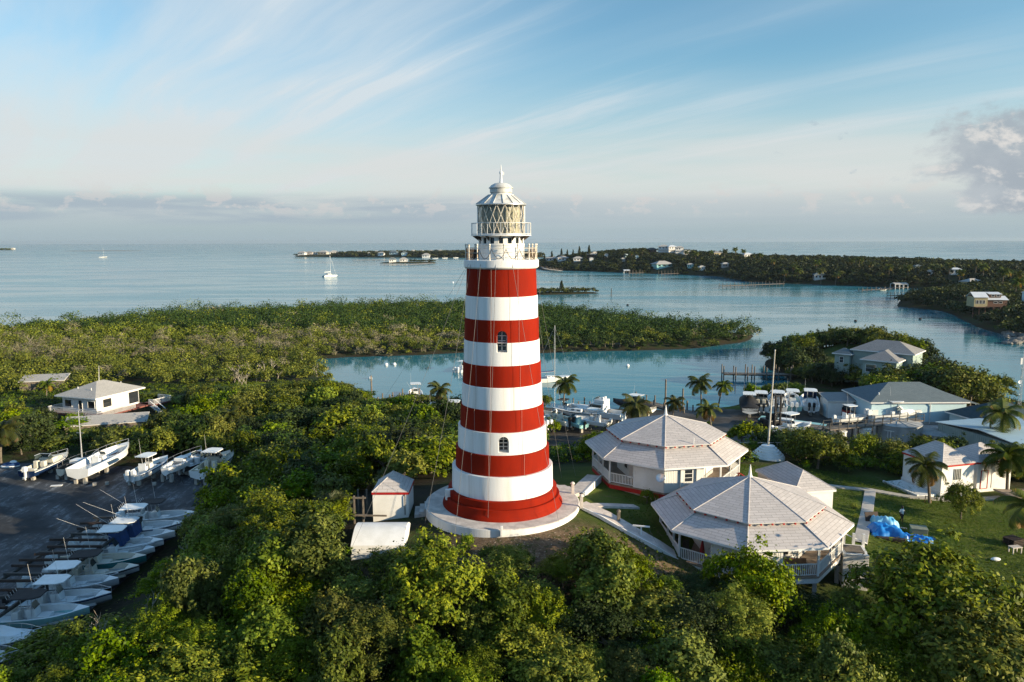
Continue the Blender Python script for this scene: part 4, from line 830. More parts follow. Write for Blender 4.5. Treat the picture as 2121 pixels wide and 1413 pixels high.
def center_console(label, loc, rz, L=7.4, B=2.5, hull=None, liner=None, top='white', motors=2, mot=None, stripe=None, canvas=None, rail=False, outrig=False, cat='motorboat', group=None, cover=None, z1=None, name='motorboat', kind='cc'):
    t = thing(name, label, cat, loc, rz, group); D = L*.155; st = hull_mesh(L, B, D); hull = hull or GEL; liner = liner or GEL
    fl = D*.42; boat_hull(t, st, hull, liner, fl, stripe=stripe, bow_closed=.84 if kind == 'cc' else .48)
    if cover:
        b = MB(); vs = []; n = len(st)
        for i, (x, bb, zs, k, zc, bc) in enumerate(st):
            s = i/(n-1); hgt = 1.15*math.exp(-((s-.42)/.25)**2)+.12; w = .12*math.sin(i*2.1)
            vs += [(x, -bb*1.04, zs-.55+w*.3), (x, -bb*1.05, zs+.02), (x, -bb*.45+w*.3, zs+hgt*.8), (x, 0, zs+hgt), (x, bb*.45+w*.3, zs+hgt*.8), (x, bb*1.05, zs+.02), (x, bb*1.04, zs-.55-w*.3)]
        b.add(vs, [(i*7+j, i*7+j+1, (i+1)*7+j+1, (i+1)*7+j) for i in range(n-1) for j in range(6)]+[tuple(range(7)), tuple(range((n-1)*7+6, (n-1)*7-1, -1))]); b.build('cover', cover, t, smooth=True)
    cx = L*.46; zc = fl+1.15
    if kind == 'cc' and not cover:
        b = MB(); b.slab([(cx-.42, -.42, fl+.95), (cx+.30, -.42, fl+1.05), (cx+.30, .42, fl+1.05), (cx-.42, .42, fl+.95)], .95); b.build('console', liner, t, bevel=.05)
        g = MB(); g.slab([(cx+.32, -.42, fl+1.05), (cx+.32, .42, fl+1.05), (cx+.05, .38, fl+1.50), (cx+.05, -.38, fl+1.50)], .02); g.build('windscreen', WGLASS, t)
        b = MB(); b.box((cx-1.15, 0, fl+.45), (.5, 1.0, .9)); b.box((cx-1.33, 0, fl+1.05), (.12, 1.0, .4)); b.build('leaning_post', liner, t, bevel=.04)
        b = MB(); b.box((cx+.85, 0, fl+.22), (.9, .9, .44)); b.build('bow_seat', liner, t, bevel=.05)
        r = MB(); r.lathe([(.17, 0), (.19, .02), (.17, .04)], 12); w = r.build('wheel', ALU, t); w.location = (cx-.5, 0, fl+.85); w.rotation_euler = (0, R(60), 0)
    if kind == 'cuddy':
        b = MB(); x0, x1 = L*.46, L*.86
        sec = [(x0, .82, .62), (lerp(x0, x1, .35), .76, .52), (lerp(x0, x1, .75), .5, .26), (x1, .2, .02)]; vs = []
        for x, w, h in sec:
            zs = D*(.84+.3*(x/L)**1.8); vs += [(x, -w*B/2, zs), (x, -w*B/2*.85, zs+h), (x, w*B/2*.85, zs+h), (x, w*B/2, zs)]
        b.add(vs, [(i*4+j, i*4+j+1, (i+1)*4+j+1, (i+1)*4+j) for i in range(3) for j in range(3)]+[(3, 2, 1, 0), (12, 13, 14, 15)]); b.build('cabin', liner, t, bevel=.05)
        zs = D*1.0; g = MB(); w = B*.36
        g.slab([(x0+.55, -w*.8, zs+.50), (x0+.55, w*.8, zs+.50), (x0+.05, w*.75, zs+1.05), (x0+.05, -w*.75, zs+1.05)], .03)
        for sy in (-1, 1): g.slab([(x0-.7, sy*w*1.05, zs+.45), (x0+.5, sy*w*.85, zs+.5), (x0+.05, sy*w*.78, zs+1.05), (x0-.6, sy*w*.95, zs+.95)], .03)
        g.build('windscreen', WGLASS, t)
        f = MB(); f.path([(x0-.7, -w*1.05, zs+.96), (x0+.05, -w*.78, zs+1.07), (x0+.05, w*.78, zs+1.07), (x0-.7, w*1.05, zs+.96)], .035)
        f.path([(x0+.55, -w*.8, zs+.5), (x0+.05, -w*.76, zs+1.06)], .03); f.path([(x0+.55, w*.8, zs+.5), (x0+.05, w*.76, zs+1.06)], .03); f.build('windscreen_frame', ALU, t)
        b = MB(); [b.box((x0-1.0, sy*.5, fl+.55), (.55, .55, 1.1)) for sy in (-1, 1)]; b.build('seat', liner, t, bevel=.06)
        b = MB(); b.box((.75, 0, fl+.3), (.5, B*.6, .6)); b.build('rear_seat', liner, t, bevel=.05)
    if top: ttop(t, cx-.25 if kind == 'cc' else L*.42, fl+.5, z1 or fl+2.05, 2.3 if L > 7 else 1.8, B*.72, {'white': GEL, 'black': BLACKT, 'navy': BLUET}[top])
    if canvas: b = MB(); b.slab([(cx-.3, -B*.33, fl+1.95), (cx+.6, -B*.33, fl+1.95), (cx+.95, -B*.33, D*.95), (cx-.3, -B*.33, D*.95)], .03); b.slab([(cx+.6, -B*.33, fl+1.95), (cx+.6, B*.33, fl+1.95), (cx+.95, B*.33, D*.95), (cx+.95, -B*.33, D*.95)], .03); b.build('canvas', canvas, t)
    mot = mot or GEL
    for i in range(motors): motor(t, 0, (i-(motors-1)/2)*.75, D*.62, mot, L/7.4)
    if rail or kind == 'cuddy':
        r = MB()
        for sg in (-1, 1):
            pts = [(x, sg*max(bb-.06, .02), zs+.42*min(1, (x/L-.45)*6)) for x, bb, zs, *_ in st if x > L*.48]; r.path(pts, .020, 5)
            for i, (x, bb, zs, *_) in enumerate(st):
                if x > L*.55 and i % 2 == 0: r.tube((x, sg*max(bb-.06, .02), zs), (x, sg*max(bb-.06, .02), zs+.42), .016, n=5)
        r.build('bow_rail', ALU, t)
    if outrig:
        r = MB(); [r.tube((cx, sy*.9, fl+1.6), (cx-4.2, sy*1.9, fl+4.0), .014, .007, n=5) for sy in (-1, 1)]; r.build('outrigger', WHITE, t)
    return t
def sailboat(label, loc, rz, L=9, B=2.8, D=1.3, hull=None, mast=12, keel=True, stripe=None, lean=0, boom=True, group=None, wood=False, cat='sailboat'):
    t = thing('sailboat', label, cat, loc, rz, group); st = hull_mesh(L, B, D, True); hull = hull or GEL; boat_hull(t, st, hull, GEL if not wood else WOODD, D*.55, .3, .42, stripe)
    b = MB(); x0, x1 = L*.36, L*.68; vs = []
    for x, w, h in ((x0, .62, .42), (lerp(x0, x1, .5), .58, .40), (x1, .3, .16)): zs = D*(.94+.06*x/L); vs += [(x, -w*B/2, zs), (x, -w*B/2*.85, zs+h), (x, w*B/2*.85, zs+h), (x, w*B/2, zs)]
    b.add(vs, [(i*4+j, i*4+j+1, (i+1)*4+j+1, (i+1)*4+j) for i in range(2) for j in range(3)]+[(3, 2, 1, 0), (8, 9, 10, 11)]); c = b.build('cabin', GEL, t, bevel=.04)
    g = MB()
    for sg in (-1, 1):
        for k in range(2): x = x0+.5+k*1.0; g.box((x, sg*(B/2*.555), D+.22), (.55, .06, .16))
    g.build('porthole', GLASS, c)
    if keel: k = MB(); k.prism([(L*.35, -.09), (L*.62, -.05), (L*.62, .05), (L*.35, .09)], -.75, .1); k.build('keel', hull, t); k = MB(); k.slab([(.25, .03, .7), (.7, .03, .5), (.6, .03, -.5), (.25, .03, -.5)], .06); k.build('rudder', hull, t)
    if mast:
        m_ = MB(); m_.tube((L*.58, 0, D), (L*.58, 0, D+mast), .085, .06, n=8); m_.box((L*.58, 0, D+mast*.55), (.05, 1.1, .05)); mo = m_.build('mast', ALU, t)
        r = MB()
        for p in ((L*.99, 0, D), (.05, 0, D), (L*.56, B*.46, D), (L*.56, -B*.46, D)): r.tube((L*.58, 0, D+mast*.98), p, .012, n=4)
        if mast > 8: r.build('stay', ALU, mo)
        if boom: b = MB(); b.tube((L*.57, 0, D+1.2), (L*.14, 0, D+1.1), .06); b.build('boom', ALU, t); b = MB(); b.tube((L*.55, 0, D+1.36), (L*.16, 0, D+1.25), .15, .10); b.build('furled_sail', BLUET, t)
    r = MB()
    for sg in (-1, 1): r.path([(x, sg*max(bb-.05, .02), zs+.5) for x, bb, zs, *_ in st[1:]], .014, 4); [r.tube((x, sg*max(bb-.05, .02), zs), (x, sg*max(bb-.05, .02), zs+.5), .014, n=4) for x, bb, zs, *_ in st[1::3]]
    r.build('guard_rail', ALU, t); return t
def cruiser(label, loc, rz, L=9, B=3.1, hull=None, fly=True, cat='cabin cruiser', stripe=None):
    t = thing('cabin_cruiser', label, cat, loc, rz); D = L*.16; st = hull_mesh(L, B, D); boat_hull(t, st, hull or GEL, GEL, D*.45, .2, .36, stripe)
    b = MB(); x0, x1 = L*.33, L*.66; zs = D*.95; w = B*.40
    b.add([(x0, -w, zs), (x1, -w*.85, zs), (x1, w*.85, zs), (x0, w, zs), (x0, -w*.9, zs+1.15), (x1-.7, -w*.75, zs+1.15), (x1-.7, w*.75, zs+1.15), (x0, w*.9, zs+1.15)], [(0, 1, 5, 4), (1, 2, 6, 5), (2, 3, 7, 6), (3, 0, 4, 7), (4, 5, 6, 7)]); c = b.build('cabin', GEL, t, bevel=.05)
    g = MB()
    for sg in (-1, 1): g.slab([(x0+.3, sg*(w+.01)*.97, zs+.5), (x1-.5, sg*(w+.02)*.86, zs+.5), (x1-.85, sg*(w+.02)*.82, zs+.95), (x0+.3, sg*(w+.02)*.93, zs+.95)], .04*sg)
    g.slab([(x1-.18, -w*.78, zs+.35), (x1-.18, w*.78, zs+.35), (x1-.55, w*.70, zs+1.0), (x1-.55, -w*.70, zs+1.0)], .04); g.build('window', GLASS, c)
    if fly:
        b = MB(); b.box((L*.42, 0, zs+1.45), (1.9, w*1.6, .55)); b.build('flybridge', GEL, t, bevel=.08); b = MB(); [b.box((L*.38, sy*.4, zs+1.9), (.4, .4, .5)) for sy in (-1, 1)]; b.build('helm_seat', GEL, t, bevel=.05)
        g = MB(); g.slab([(L*.53, -w*.7, zs+1.7), (L*.53, w*.7, zs+1.7), (L*.49, w*.65, zs+2.1), (L*.49, -w*.65, zs+2.1)], .03); g.build('flybridge_windscreen', WGLASS, t)
    r = MB()
    for sg in (-1, 1): r.path([(x, sg*max(bb-.06, .02), z+.5) for x, bb, z, *_ in st if x > L*.5], .02, 5); [r.tube((x, sg*max(bb-.06, .02), z), (x, sg*max(bb-.06, .02), z+.5), .016, n=4) for x, bb, z, *_ in st[8::2]]
    r.build('bow_rail', ALU, t); return t
BK = 'concrete blocks under the stored boats'
def block(p, lab='grey concrete block propping a stored boat', rz=0, h=.5, grp=BK):
    b = MB(); b.box((0, 0, h/2), (.4, .4, h)); b.box((0, 0, h+.04), (.46, .2, .08)); return tag(b.build('concrete_block', BLOCK, loc=p, rz=rz, bevel=.02), lab, 'block', grp)
def stern_at(px, py, z): p = P(px, py, z); return p
# --- boatyard at left: rear row, bows towards the trees
zY = 1.02; S = lambda px, py: P(px, py, zY)
def yard(fn, px, py, lift, rz, *a, nb=2, **k):
    p = S(px, py); t = fn(a[0], (p.x, p.y, zY+lift), R(rz), **k)
    L = k.get('L', 7.4)
    for fx in (.05, .45)[:nb]:
        for sy in (-.6, .6):
            q = p+Matrix.Rotation(R(rz), 3, 'Z') @ Vector((L*fx, sy, 0)); block((q.x, q.y, zY), 'grey concrete block propping a boat of the rear row in the yard', R(rz), lift+.10, 'blocks under the rear row of boats')
    return t
yard(center_console, 56, 999, .45, 84, 'walkaround boat with navy blue hull and white outboard, rear row far left', L=7.6, B=2.6, hull=NAVY, liner=GELC, top=None, motors=1, kind='cuddy', stripe=GEL)
yard(sailboat, 126, 996, .55, 82, 'small wooden decked sailboat with bare pale mast beside big white boat', L=7.0, B=2.3, D=1.0, hull=GELC, mast=6.6, boom=False, keel=False, wood=True)
yard(center_console, 162, 1005, .7, 85, 'largest white boat of the rear row, high flared bow with rail', L=10.8, B=3.4, top=None, motors=0, rail=True)
yard(center_console, 275, 1007, .5, 82, 'white centre console with square white top and twin white outboards in rear row', L=7.4, B=2.6, top='white', motors=2, stripe=BLUET)
yard(sailboat, 343, 1000, .85, 80, 'small mastless sailing yacht hull on props in rear row', L=8.0, B=2.3, D=1.1, hull=GEL, mast=0, stripe=None)
yard(center_console, 383, 985, .5, 70, 'black hulled open boat tucked between yacht and express cruiser', L=6.0, B=2.2, hull=BLACKP, top=None, motors=1, kind='cuddy')
yard(center_console, 413, 1006, .7, 83, 'express cruiser with arched white hardtop and dark transom at end of rear row', L=8.6, B=2.9, hull=GEL, liner=GELC, top='white', motors=0, kind='cuddy', stripe=BLACKP, z1=2.75)
p = S(22, 972); t = thing('covered_dinghy', 'low dinghy under a blue and white cover at yard edge far left', 'dinghy', (p.x, p.y, zY), R(10))
b = MB(); b.ball((0, 0, .45), .5, 8, (2.4, 1.2, .7)); b.build('hull', GEL, t, smooth=True); b = MB(); b.ball((.1, 0, .62), .5, 8, (2.2, 1.15, .75)); b.build('cover', BLUET, t, smooth=True); b = MB(); b.ball((.4, 0, .95), .35, 7, (1.3, .9, .7)); b.build('bundle', GEL, t, smooth=True)
for px, py in ((196, 1006), (222, 1004), (320, 1005)): q = S(px, py); block(q, 'spare concrete block lying free on the yard', .4, .3, 'spare blocks on the yard')
q = S(117, 1007); b = MB(); b.box((0, 0, .06), (1.3, .5, .08), rz=.2); tag(b.build('board', WHITE, loc=q), 'white board lying on asphalt before the biggest boat', 'board')
q = S(370, 1004); t = thing('trestle', 'dark metal trestle lying beside the express cruiser', 'trestle', q, R(70)); b = MB(); [b.tube((sx*.5, sy*.3, 0), (sx*.4, 0, .9), .04) for sx in (-1, 1) for sy in (-1, 1)]; b.build('leg', STEEL, t); b = MB(); b.tube((-.5, 0, .9), (.5, 0, .9), .05); b.build('bar', STEEL, t)
# front row beside the steel rack, bows to the right
rows = [(404, 1060, dict(top='black', L=7.4), 'white centre console with black canvas top, farthest of the row by the rack'),
        (381, 1081, dict(top='white', L=8.2, outrig=True, z1=3.2), 'white centre console with tall antenna and outriggers, next to the black topped boat'),
        (360, 1100, dict(top='white', L=8.0, canvas=BLUET), 'centre console with blue side canvas under its white hard top, upper of two'),
        (336, 1117, dict(top='white', L=7.8, canvas=BLUET, outrig=True), 'centre console with blue side canvas and long white poles, lower of two'),
        (318, 1133, dict(top=None, L=6.6, motors=1), 'open white skiff without a top between canvas boat and teal hull'),
        (300, 1150, dict(top=None, L=8.0, hull=TEALH, liner=GELC), 'teal hulled tender with cream console and dark lettering on its side'),
        (285, 1171, dict(top='black', L=7.2, liner=GELC, hull=GREYH), 'cream lined open boat with black canvas top beside teal boat'),
        (243, 1197, dict(top='white', L=7.4, hull=GREYH), 'white decked boat with pale grey hull under the rack girder'),
        (228, 1227, dict(top='white', L=7.6, hull=GREYH, mot=BLACKP), 'centre console with broad white hard top standing beside rack post'),
        (182, 1257, dict(top='black', L=7.4, hull=AQUA), 'centre console with pale aqua hull and black top in front row'),
        (84, 1312, dict(top='white', L=7.6, kind='cuddy', motors=1), 'white cuddy boat with wrap windscreen near the bottom left corner'),
        (38, 1358, dict(top=None, L=7.0, hull=GREYH, motors=1), 'white bow of the nearest boat at the very bottom left')]
for i, (px, py, kw, lab) in enumerate(rows):
    L = kw['L']; p = P(px, py, zY+.45+L*.155*1.12); rz = R(5+2*math.sin(i*2.3))
    q = p-Vector((math.cos(rz), math.sin(rz), 0))*L; t = center_console(lab, (q.x, q.y, zY+.45), rz, group='boats stored beside the steel rack', rail=i in (1, 4, 7, 8, 11), stripe=[None, NAVY, None, GREYH, None, None, BLACKP, None, NAVY, None, NAVY, BLACKP][i], **kw)
    for fx in (.1, .6): block((q.x+L*fx, q.y-.0, zY), 'low concrete block under a boat by the steel rack', 0, .44, 'blocks under the rack boats')
    if 'teal' in lab and 'lettering' in lab:
        cu = bpy.data.curves.new('lettering', 'FONT'); cu.body = 's Tender'; cu.size = .42; cu.extrude = .004; o = bpy.data.objects.new('lettering', cu); COL.objects.link(o); cu.materials.append(BLACKP); me = bpy.data.meshes.new_from_object(o.evaluated_get(bpy.context.evaluated_depsgraph_get())); bpy.data.objects.remove(o); o = bpy.data.objects.new('lettering', me); COL.objects.link(o); o.parent = t
        D = L*.155; o.location = (1.2, -1.235, D*.52); o.rotation_euler = (R(82), 0, R(-2))
rk = thing('boat_rack', 'long steel boat rack with green posts and rusty crossbeams in shaded yard', 'rack', (0, 0, zY))
gA, gB_ = (-37.2, 72.5), (-38.8, 44.0)
def gpt(t, dx=0): return Vector((lerp(gA[0], gB_[0], t)+dx, lerp(gA[1], gB_[1], t), 0))
for dx_ in (0, -4.3):
    b = MB(); a, c = gpt(0, dx_), gpt(1, dx_); d = c-a; m_ = (a+c)/2; b.box((m_.x, m_.y, 2.38), (.20, d.length, .24), rz=math.atan2(-d.x, d.y)+math.pi); b.build('girder', STEEL, rk)
    for k in range(5):
        g = gpt(.01+k*.245, dx_); b = MB(); b.box((g.x, g.y, 1.13), (.18, .18, 2.26)); b.build('post', STEEL, rk)
        if k < 4: b = MB(); b.tube((g.x, g.y-.1, 1.3), (g.x, g.y-1.1, 2.3), .05, n=5); b.build('brace', STEEL, rk)
for k in range(20):
    g = gpt(k/20+.004*math.sin(k*3)); w = 4.9+.5*math.sin(k*1.9); b = MB(); b.box((g.x-w/2+.1+.2*math.sin(k*2.7), g.y, 2.62), (w, .16, .22), rz=.03*math.sin(k*1.3)); b.build('crossbeam', RUST if k % 3 else STEEL, rk)
b = MB(); b.box((-40, 63.2, 2.9), (3.6, .14, .2), rz=.35, ry=R(5)); b.build('crossbeam', RUST, rk)
# --- marina
zM = 1.35; MG = lambda px, py: P(px, py, zM)
def marina(fn, px, py, rz, lab, lift=.6, **k):
    p = MG(px, py); t = fn(lab, (p.x, p.y, zM+lift), R(rz), **k); L = k.get('L', 7.4); t.rotation_euler.y = -R(3.5) if 70 < rz < 80 else 0
    for fx in (.12, .5):
        q = p+Matrix.Rotation(R(rz), 3, 'Z') @ Vector((L*fx, 0, 0)); block((q.x, q.y, zM-.1), 'timber topped block under a boat hauled out in the marina', R(rz), lift+.1, 'blocks under the marina boats')
    return t
marina(center_console, 1553, 866, 76, 'hauled out boat under a black cover with white hard top showing', L=8.2, B=3.0, cover=BLACKT, motors=0, z1=2.7)
marina(center_console, 1576, 862, 74, 'white hauled out boat with dark twin outboards beside the black covered boat', L=7.8, B=3.0, motors=2, mot=BLACKP, kind='cuddy', liner=GELC, z1=2.7)
marina(center_console, 1612, 864, 74, 'white hauled out boat with enclosed helm behind the forklift mast', L=8.8, B=3.2, motors=2, mot=BLACKP, kind='cuddy', z1=2.8)
marina(center_console, 1644, 862, 75, 'pale hauled out boat with twin white outboards, second from right of five', L=8.6, B=3.0, hull=AQUA, motors=2, z1=2.9, outrig=True)
marina(center_console, 1680, 862, 73, 'hauled out boat with navy cockpit cover and black outboards, rightmost of five', L=8.4, B=3.0, liner=GEL, motors=2, mot=BLACKP, canvas=BLUET, z1=3.0)
marina(center_console, 1182, 893, 128, 'pale open boat with black twin outboards right of the tower', L=8.2, B=2.7, top=None, motors=2, mot=BLACKP, liner=GELC)
marina(center_console, 1210, 897, 122, 'small aqua green skiff beside the pale boat with black outboards', L=6.0, B=2.2, hull=AQUA, liner=AQUA, top=None, motors=1, mot=BLACKP)
marina(sailboat, 1243, 878, 152, 'white daysailer with black stripe and no mast by the short dock', L=8.6, B=2.4, D=1.2, mast=0, stripe=BLACKP)
marina(cruiser, 1292, 880, 146, 'white flybridge cruiser half hidden behind a coconut palm', L=9.6, B=3.2)
marina(center_console, 1136, 898, 118, 'boat with folded top half hidden behind right side of the tower', L=7.6, B=2.6, motors=2, top=None, kind='cuddy')
marina(center_console, 1262, 893, 150, 'boat with flat white hard top behind a round shrub', L=6.6, B=2.4, motors=1, z1=2.6)
marina(center_console, 1352, 862, 140, 'black covered boat with white hard top at the dock root', L=7.8, B=2.8, cover=BLACKT, motors=0, z1=2.6)
marina(center_console, 1152, 872, 60, 'boat with black canvas top and white radar dome behind palm trunk', L=6.6, B=2.4, hull=BLACKP, top='black', motors=1)
marina(center_console, 897, 892, 88, 'white boat seen stern on among trees left of the tower', L=7.6, B=2.8, motors=2, outrig=True, z1=3.0)
marina(center_console, 935, 884, 86, 'black covered boat with white top just left of tower', L=7.4, B=2.7, cover=BLACKT, motors=0, z1=2.9)
marina(center_console, 872, 886, 92, 'covered boat with round radar, leftmost of the three by the trees', L=7.0, B=2.5, cover=BLUET, motors=0, top=None)
marina(center_console, 1604, 912, 28, 'white sport boat with tall aerials in front of forklift', L=7.6, B=2.7, z1=3.1)
marina(center_console, 1730, 884, 12, 'small white boat with pipe frame top behind the gangway stair', L=6.2, B=2.3, z1=2.7, motors=1)
marina(center_console, 1800, 882, 8, 'large white boat with long hard top before blue building', L=10.0, B=3.1, kind='cuddy', z1=3.3)
p = MG(1645, 893)
for (px, py, rz, lab, hm) in ((1670, 893, -35, 'flat brown decked barge hull with teal side lying ashore', WOOD), (1640, 885, -30, 'upturned light blue work skiff beside the brown barge', AQUA)):
    p = MG(px, py); t = thing('barge', lab, 'barge', (p.x, p.y, zM), R(rz)); b = MB(); b.add([(-5, -1.5, .2), (4, -1.5, .2), (5, -1.3, .8), (-5, -1.5, 1.0), (-5, 1.5, .2), (4, 1.5, .2), (5, 1.3, .8), (-5, 1.5, 1.0)], [(0, 1, 2, 3), (7, 6, 5, 4), (0, 4, 5, 1), (1, 5, 6, 2), (0, 3, 7, 4)]); b.build('hull', TEALH, t)
    b = MB(); b.slab([(-5, -1.5, 1.02), (5, -1.3, .84), (5, 1.3, .84), (-5, 1.5, 1.02)], .06); b.build('deck', hm, t); b = MB(); b.box((-1, 0, 1.15), (2.2, 1.3, .25)); b.build('hatch', GEL, t)
# afloat
p = P(1138, 793, 0); sailboat('white sloop moored in the lagoon right of the tower', (p.x-4, p.y, -.35), R(18), L=9.5, B=2.9, D=1.35, mast=11.5)
p = P(955, 772, 0); center_console('white motorboat afloat half hidden behind left side of the tower', (p.x-1, p.y, -.35), R(70), L=8, B=2.8)
p = P(884, 832, 0); center_console('white sport fishing boat afloat with two tall outriggers beside the dock', (p.x-2, p.y, -.3), R(100), L=8.4, B=2.9, outrig=True, z1=3.2)
p = P(683, 574, 0); t = thing('catamaran', 'white sailing catamaran at anchor in the open bay', 'catamaran', (p.x, p.y, 0), R(35))
for sy in (-2.6, 2.6):
    st = hull_mesh(12, 1.6, 1.9, True); b = MB(); vs = []
    for x, bb, zs, k, zc, bc in st: vs += [(x-6, sy-bb, zs-.3), (x-6, sy-bc, zc-.3), (x-6, sy, k-.3), (x-6, sy+bc, zc-.3), (x-6, sy+bb, zs-.3)]
    b.add(vs, [(i*5+j, i*5+j+1, (i+1)*5+j+1, (i+1)*5+j) for i in range(16) for j in range(4)]+[(i*5+4, i*5, (i+1)*5, (i+1)*5+4) for i in range(16)]+[(4, 3, 2, 1, 0)]); b.build('hull', GEL, t)
b = MB(); b.box((-1, 0, 1.7), (7, 5.2, .5)); b.build('bridge_deck', GEL, t); b = MB(); b.slab([(-2.5, -2, 3.2), (1.2, -1.8, 3.2), (1.2, 1.8, 3.2), (-2.5, 2, 3.2)], 1.2); c = b.build('cabin', GEL, t, bevel=.2); b = MB(); b.box((-.6, 0, 2.7), (3.9, 4.1, .5)); b.build('window', GLASS, c)
b = MB(); b.tube((.8, 0, 3.0), (.8, 0, 19), .13, .08); b.build('mast', WHITE, t); b = MB(); b.tube((.7, 0, 4.4), (-5, 0, 4.2), .12); b.tube((.6, 0, 4.7), (-4.8, 0, 4.4), .25, .15); b.build('boom', GEL, t); b = MB(); b.tube((.8, 0, 18.6), (6, 0, 1.6), .07, n=5); b.tube((.8, 0, 18.6), (-4, 2.5, 1.6), .02, n=4); b.build('furled_jib', GEL, t)
p = P(211, 534, 0); sailboat('tiny white yacht anchored far out on the left', (p.x-6, p.y, -.5), R(20), L=15, B=4.4, D=2.4, mast=19)
# ================================================================== vegetation
RNG = np.random.default_rng(11)
def leaf_mat(name, c1, c2, c3, trans=.10, rough=.5, spec=.10):
    m = bpy.data.materials.new(name); m.use_nodes = True; t = T(m.node_tree); m.node_tree.nodes.clear()
    rnd = t.n('ShaderNodeNewGeometry').outputs['Random Per Island']; oi = t.n('ShaderNodeObjectInfo').outputs['Random']
    tc = t.n('ShaderNodeTexCoord').outputs['Object']
    cl = t.ss(t.noise(tc, .7, 3, .6), .38, .62)
    col = t.mix(rnd, c1, c2); col = t.mix(t.m('MULTIPLY', cl, .7), col, c3)
    hsv = t.n('ShaderNodeHueSaturation', {'Hue': t.lin(oi, 0, 1, .486, .522), 'Saturation': t.lin(oi, 0, 1, .85, 1.1), 'Value': t.lin(t.m('FRACT', t.m('MULTIPLY', oi, 7.31)), 0, 1, .60, 1.30), 'Color': col}).outputs[0]
    p = t.n('ShaderNodeBsdfPrincipled', {'Base Color': hsv, 'Roughness': rough, 'Specular IOR Level': spec}).outputs[0]
    tr = t.n('ShaderNodeBsdfTranslucent', {0: t.mix(1.0, hsv, (1.25, 1.15, .45), 'MULTIPLY')}).outputs[0]
    t.n('ShaderNodeOutputMaterial', {0: t.n('ShaderNodeMixShader', {0: trans, 1: p, 2: tr}).outputs[0]}); return m
L_A = leaf_mat('broad_leaf', (.075, .105, .006), (.27, .275, .010), (.034, .058, .005))
L_B = leaf_mat('vine_leaf', (.080, .125, .007), (.24, .285, .012), (.036, .066, .006))
L_C = leaf_mat('feathery_leaf', (.11, .135, .016), (.25, .255, .030), (.060, .085, .010))
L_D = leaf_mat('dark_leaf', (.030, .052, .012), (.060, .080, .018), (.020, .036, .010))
L_M = leaf_mat('mangrove_leaf', (.065, .085, .014), (.175, .185, .028), (.038, .052, .010), .13)
L_M2 = leaf_mat('scrub_leaf', (.09, .105, .018), (.25, .24, .036), (.06, .075, .014), .13)
L_G = leaf_mat('grey_twig', (.15, .13, .085), (.26, .225, .15), (.10, .095, .055), .0, .9)
L_F = leaf_mat('far_leaf', (.030, .045, .016), (.060, .075, .024), (.018, .030, .012), .2)
L_P = leaf_mat('palm_leaf', (.070, .095, .015), (.12, .13, .022), (.05, .075, .015), .3, .4)
L_Y = leaf_mat('dry_frond', (.26, .15, .035), (.20, .11, .03), (.15, .09, .03), .3, .6)
BARKS = BARK
def leaves_mesh(name, cen, nrm, size, asp, mat, seed, droop=0.0):
    """one rhombic leaf per centre; arrays (n,3)"""
    r = np.random.default_rng(seed); n = len(cen)
    nrm = nrm/np.linalg.norm(nrm, axis=1, keepdims=True)
    a = r.normal(size=(n, 3)); a -= (a*nrm).sum(1, keepdims=True)*nrm; a /= np.linalg.norm(a, axis=1, keepdims=True)
    if droop: a[:, 2] -= droop; a -= (a*nrm).sum(1, keepdims=True)*nrm*.6; a /= np.linalg.norm(a, axis=1, keepdims=True)
    b = np.cross(nrm, a); s = (size*r.uniform(.7, 1.35, n))[:, None]
    v = np.stack([cen-a*s*.5, cen+b*s*asp*.5-a*s*.05-nrm*s*.06, cen+a*s*.5, cen-b*s*asp*.5-a*s*.05-nrm*s*.06], 1).reshape(-1, 3)
    return quads_mesh(name, v, mat)
def quads_mesh(name, v, mats, mi=None):
    n = len(v)//4; me = bpy.data.meshes.new(name); me.vertices.add(4*n); me.vertices.foreach_set('co', v.astype(np.float32).ravel())
    me.loops.add(4*n); me.loops.foreach_set('vertex_index', np.arange(4*n, dtype=np.int32)); me.polygons.add(n); me.polygons.foreach_set('loop_start', np.arange(0, 4*n, 4, dtype=np.int32))
    for m in (mats if isinstance(mats, (list, tuple)) else [mats]): me.materials.append(m)
    if mi is not None: me.polygons.foreach_set('material_index', mi.astype(np.int32))
    me.update(calc_edges=True); me.validate(); return me
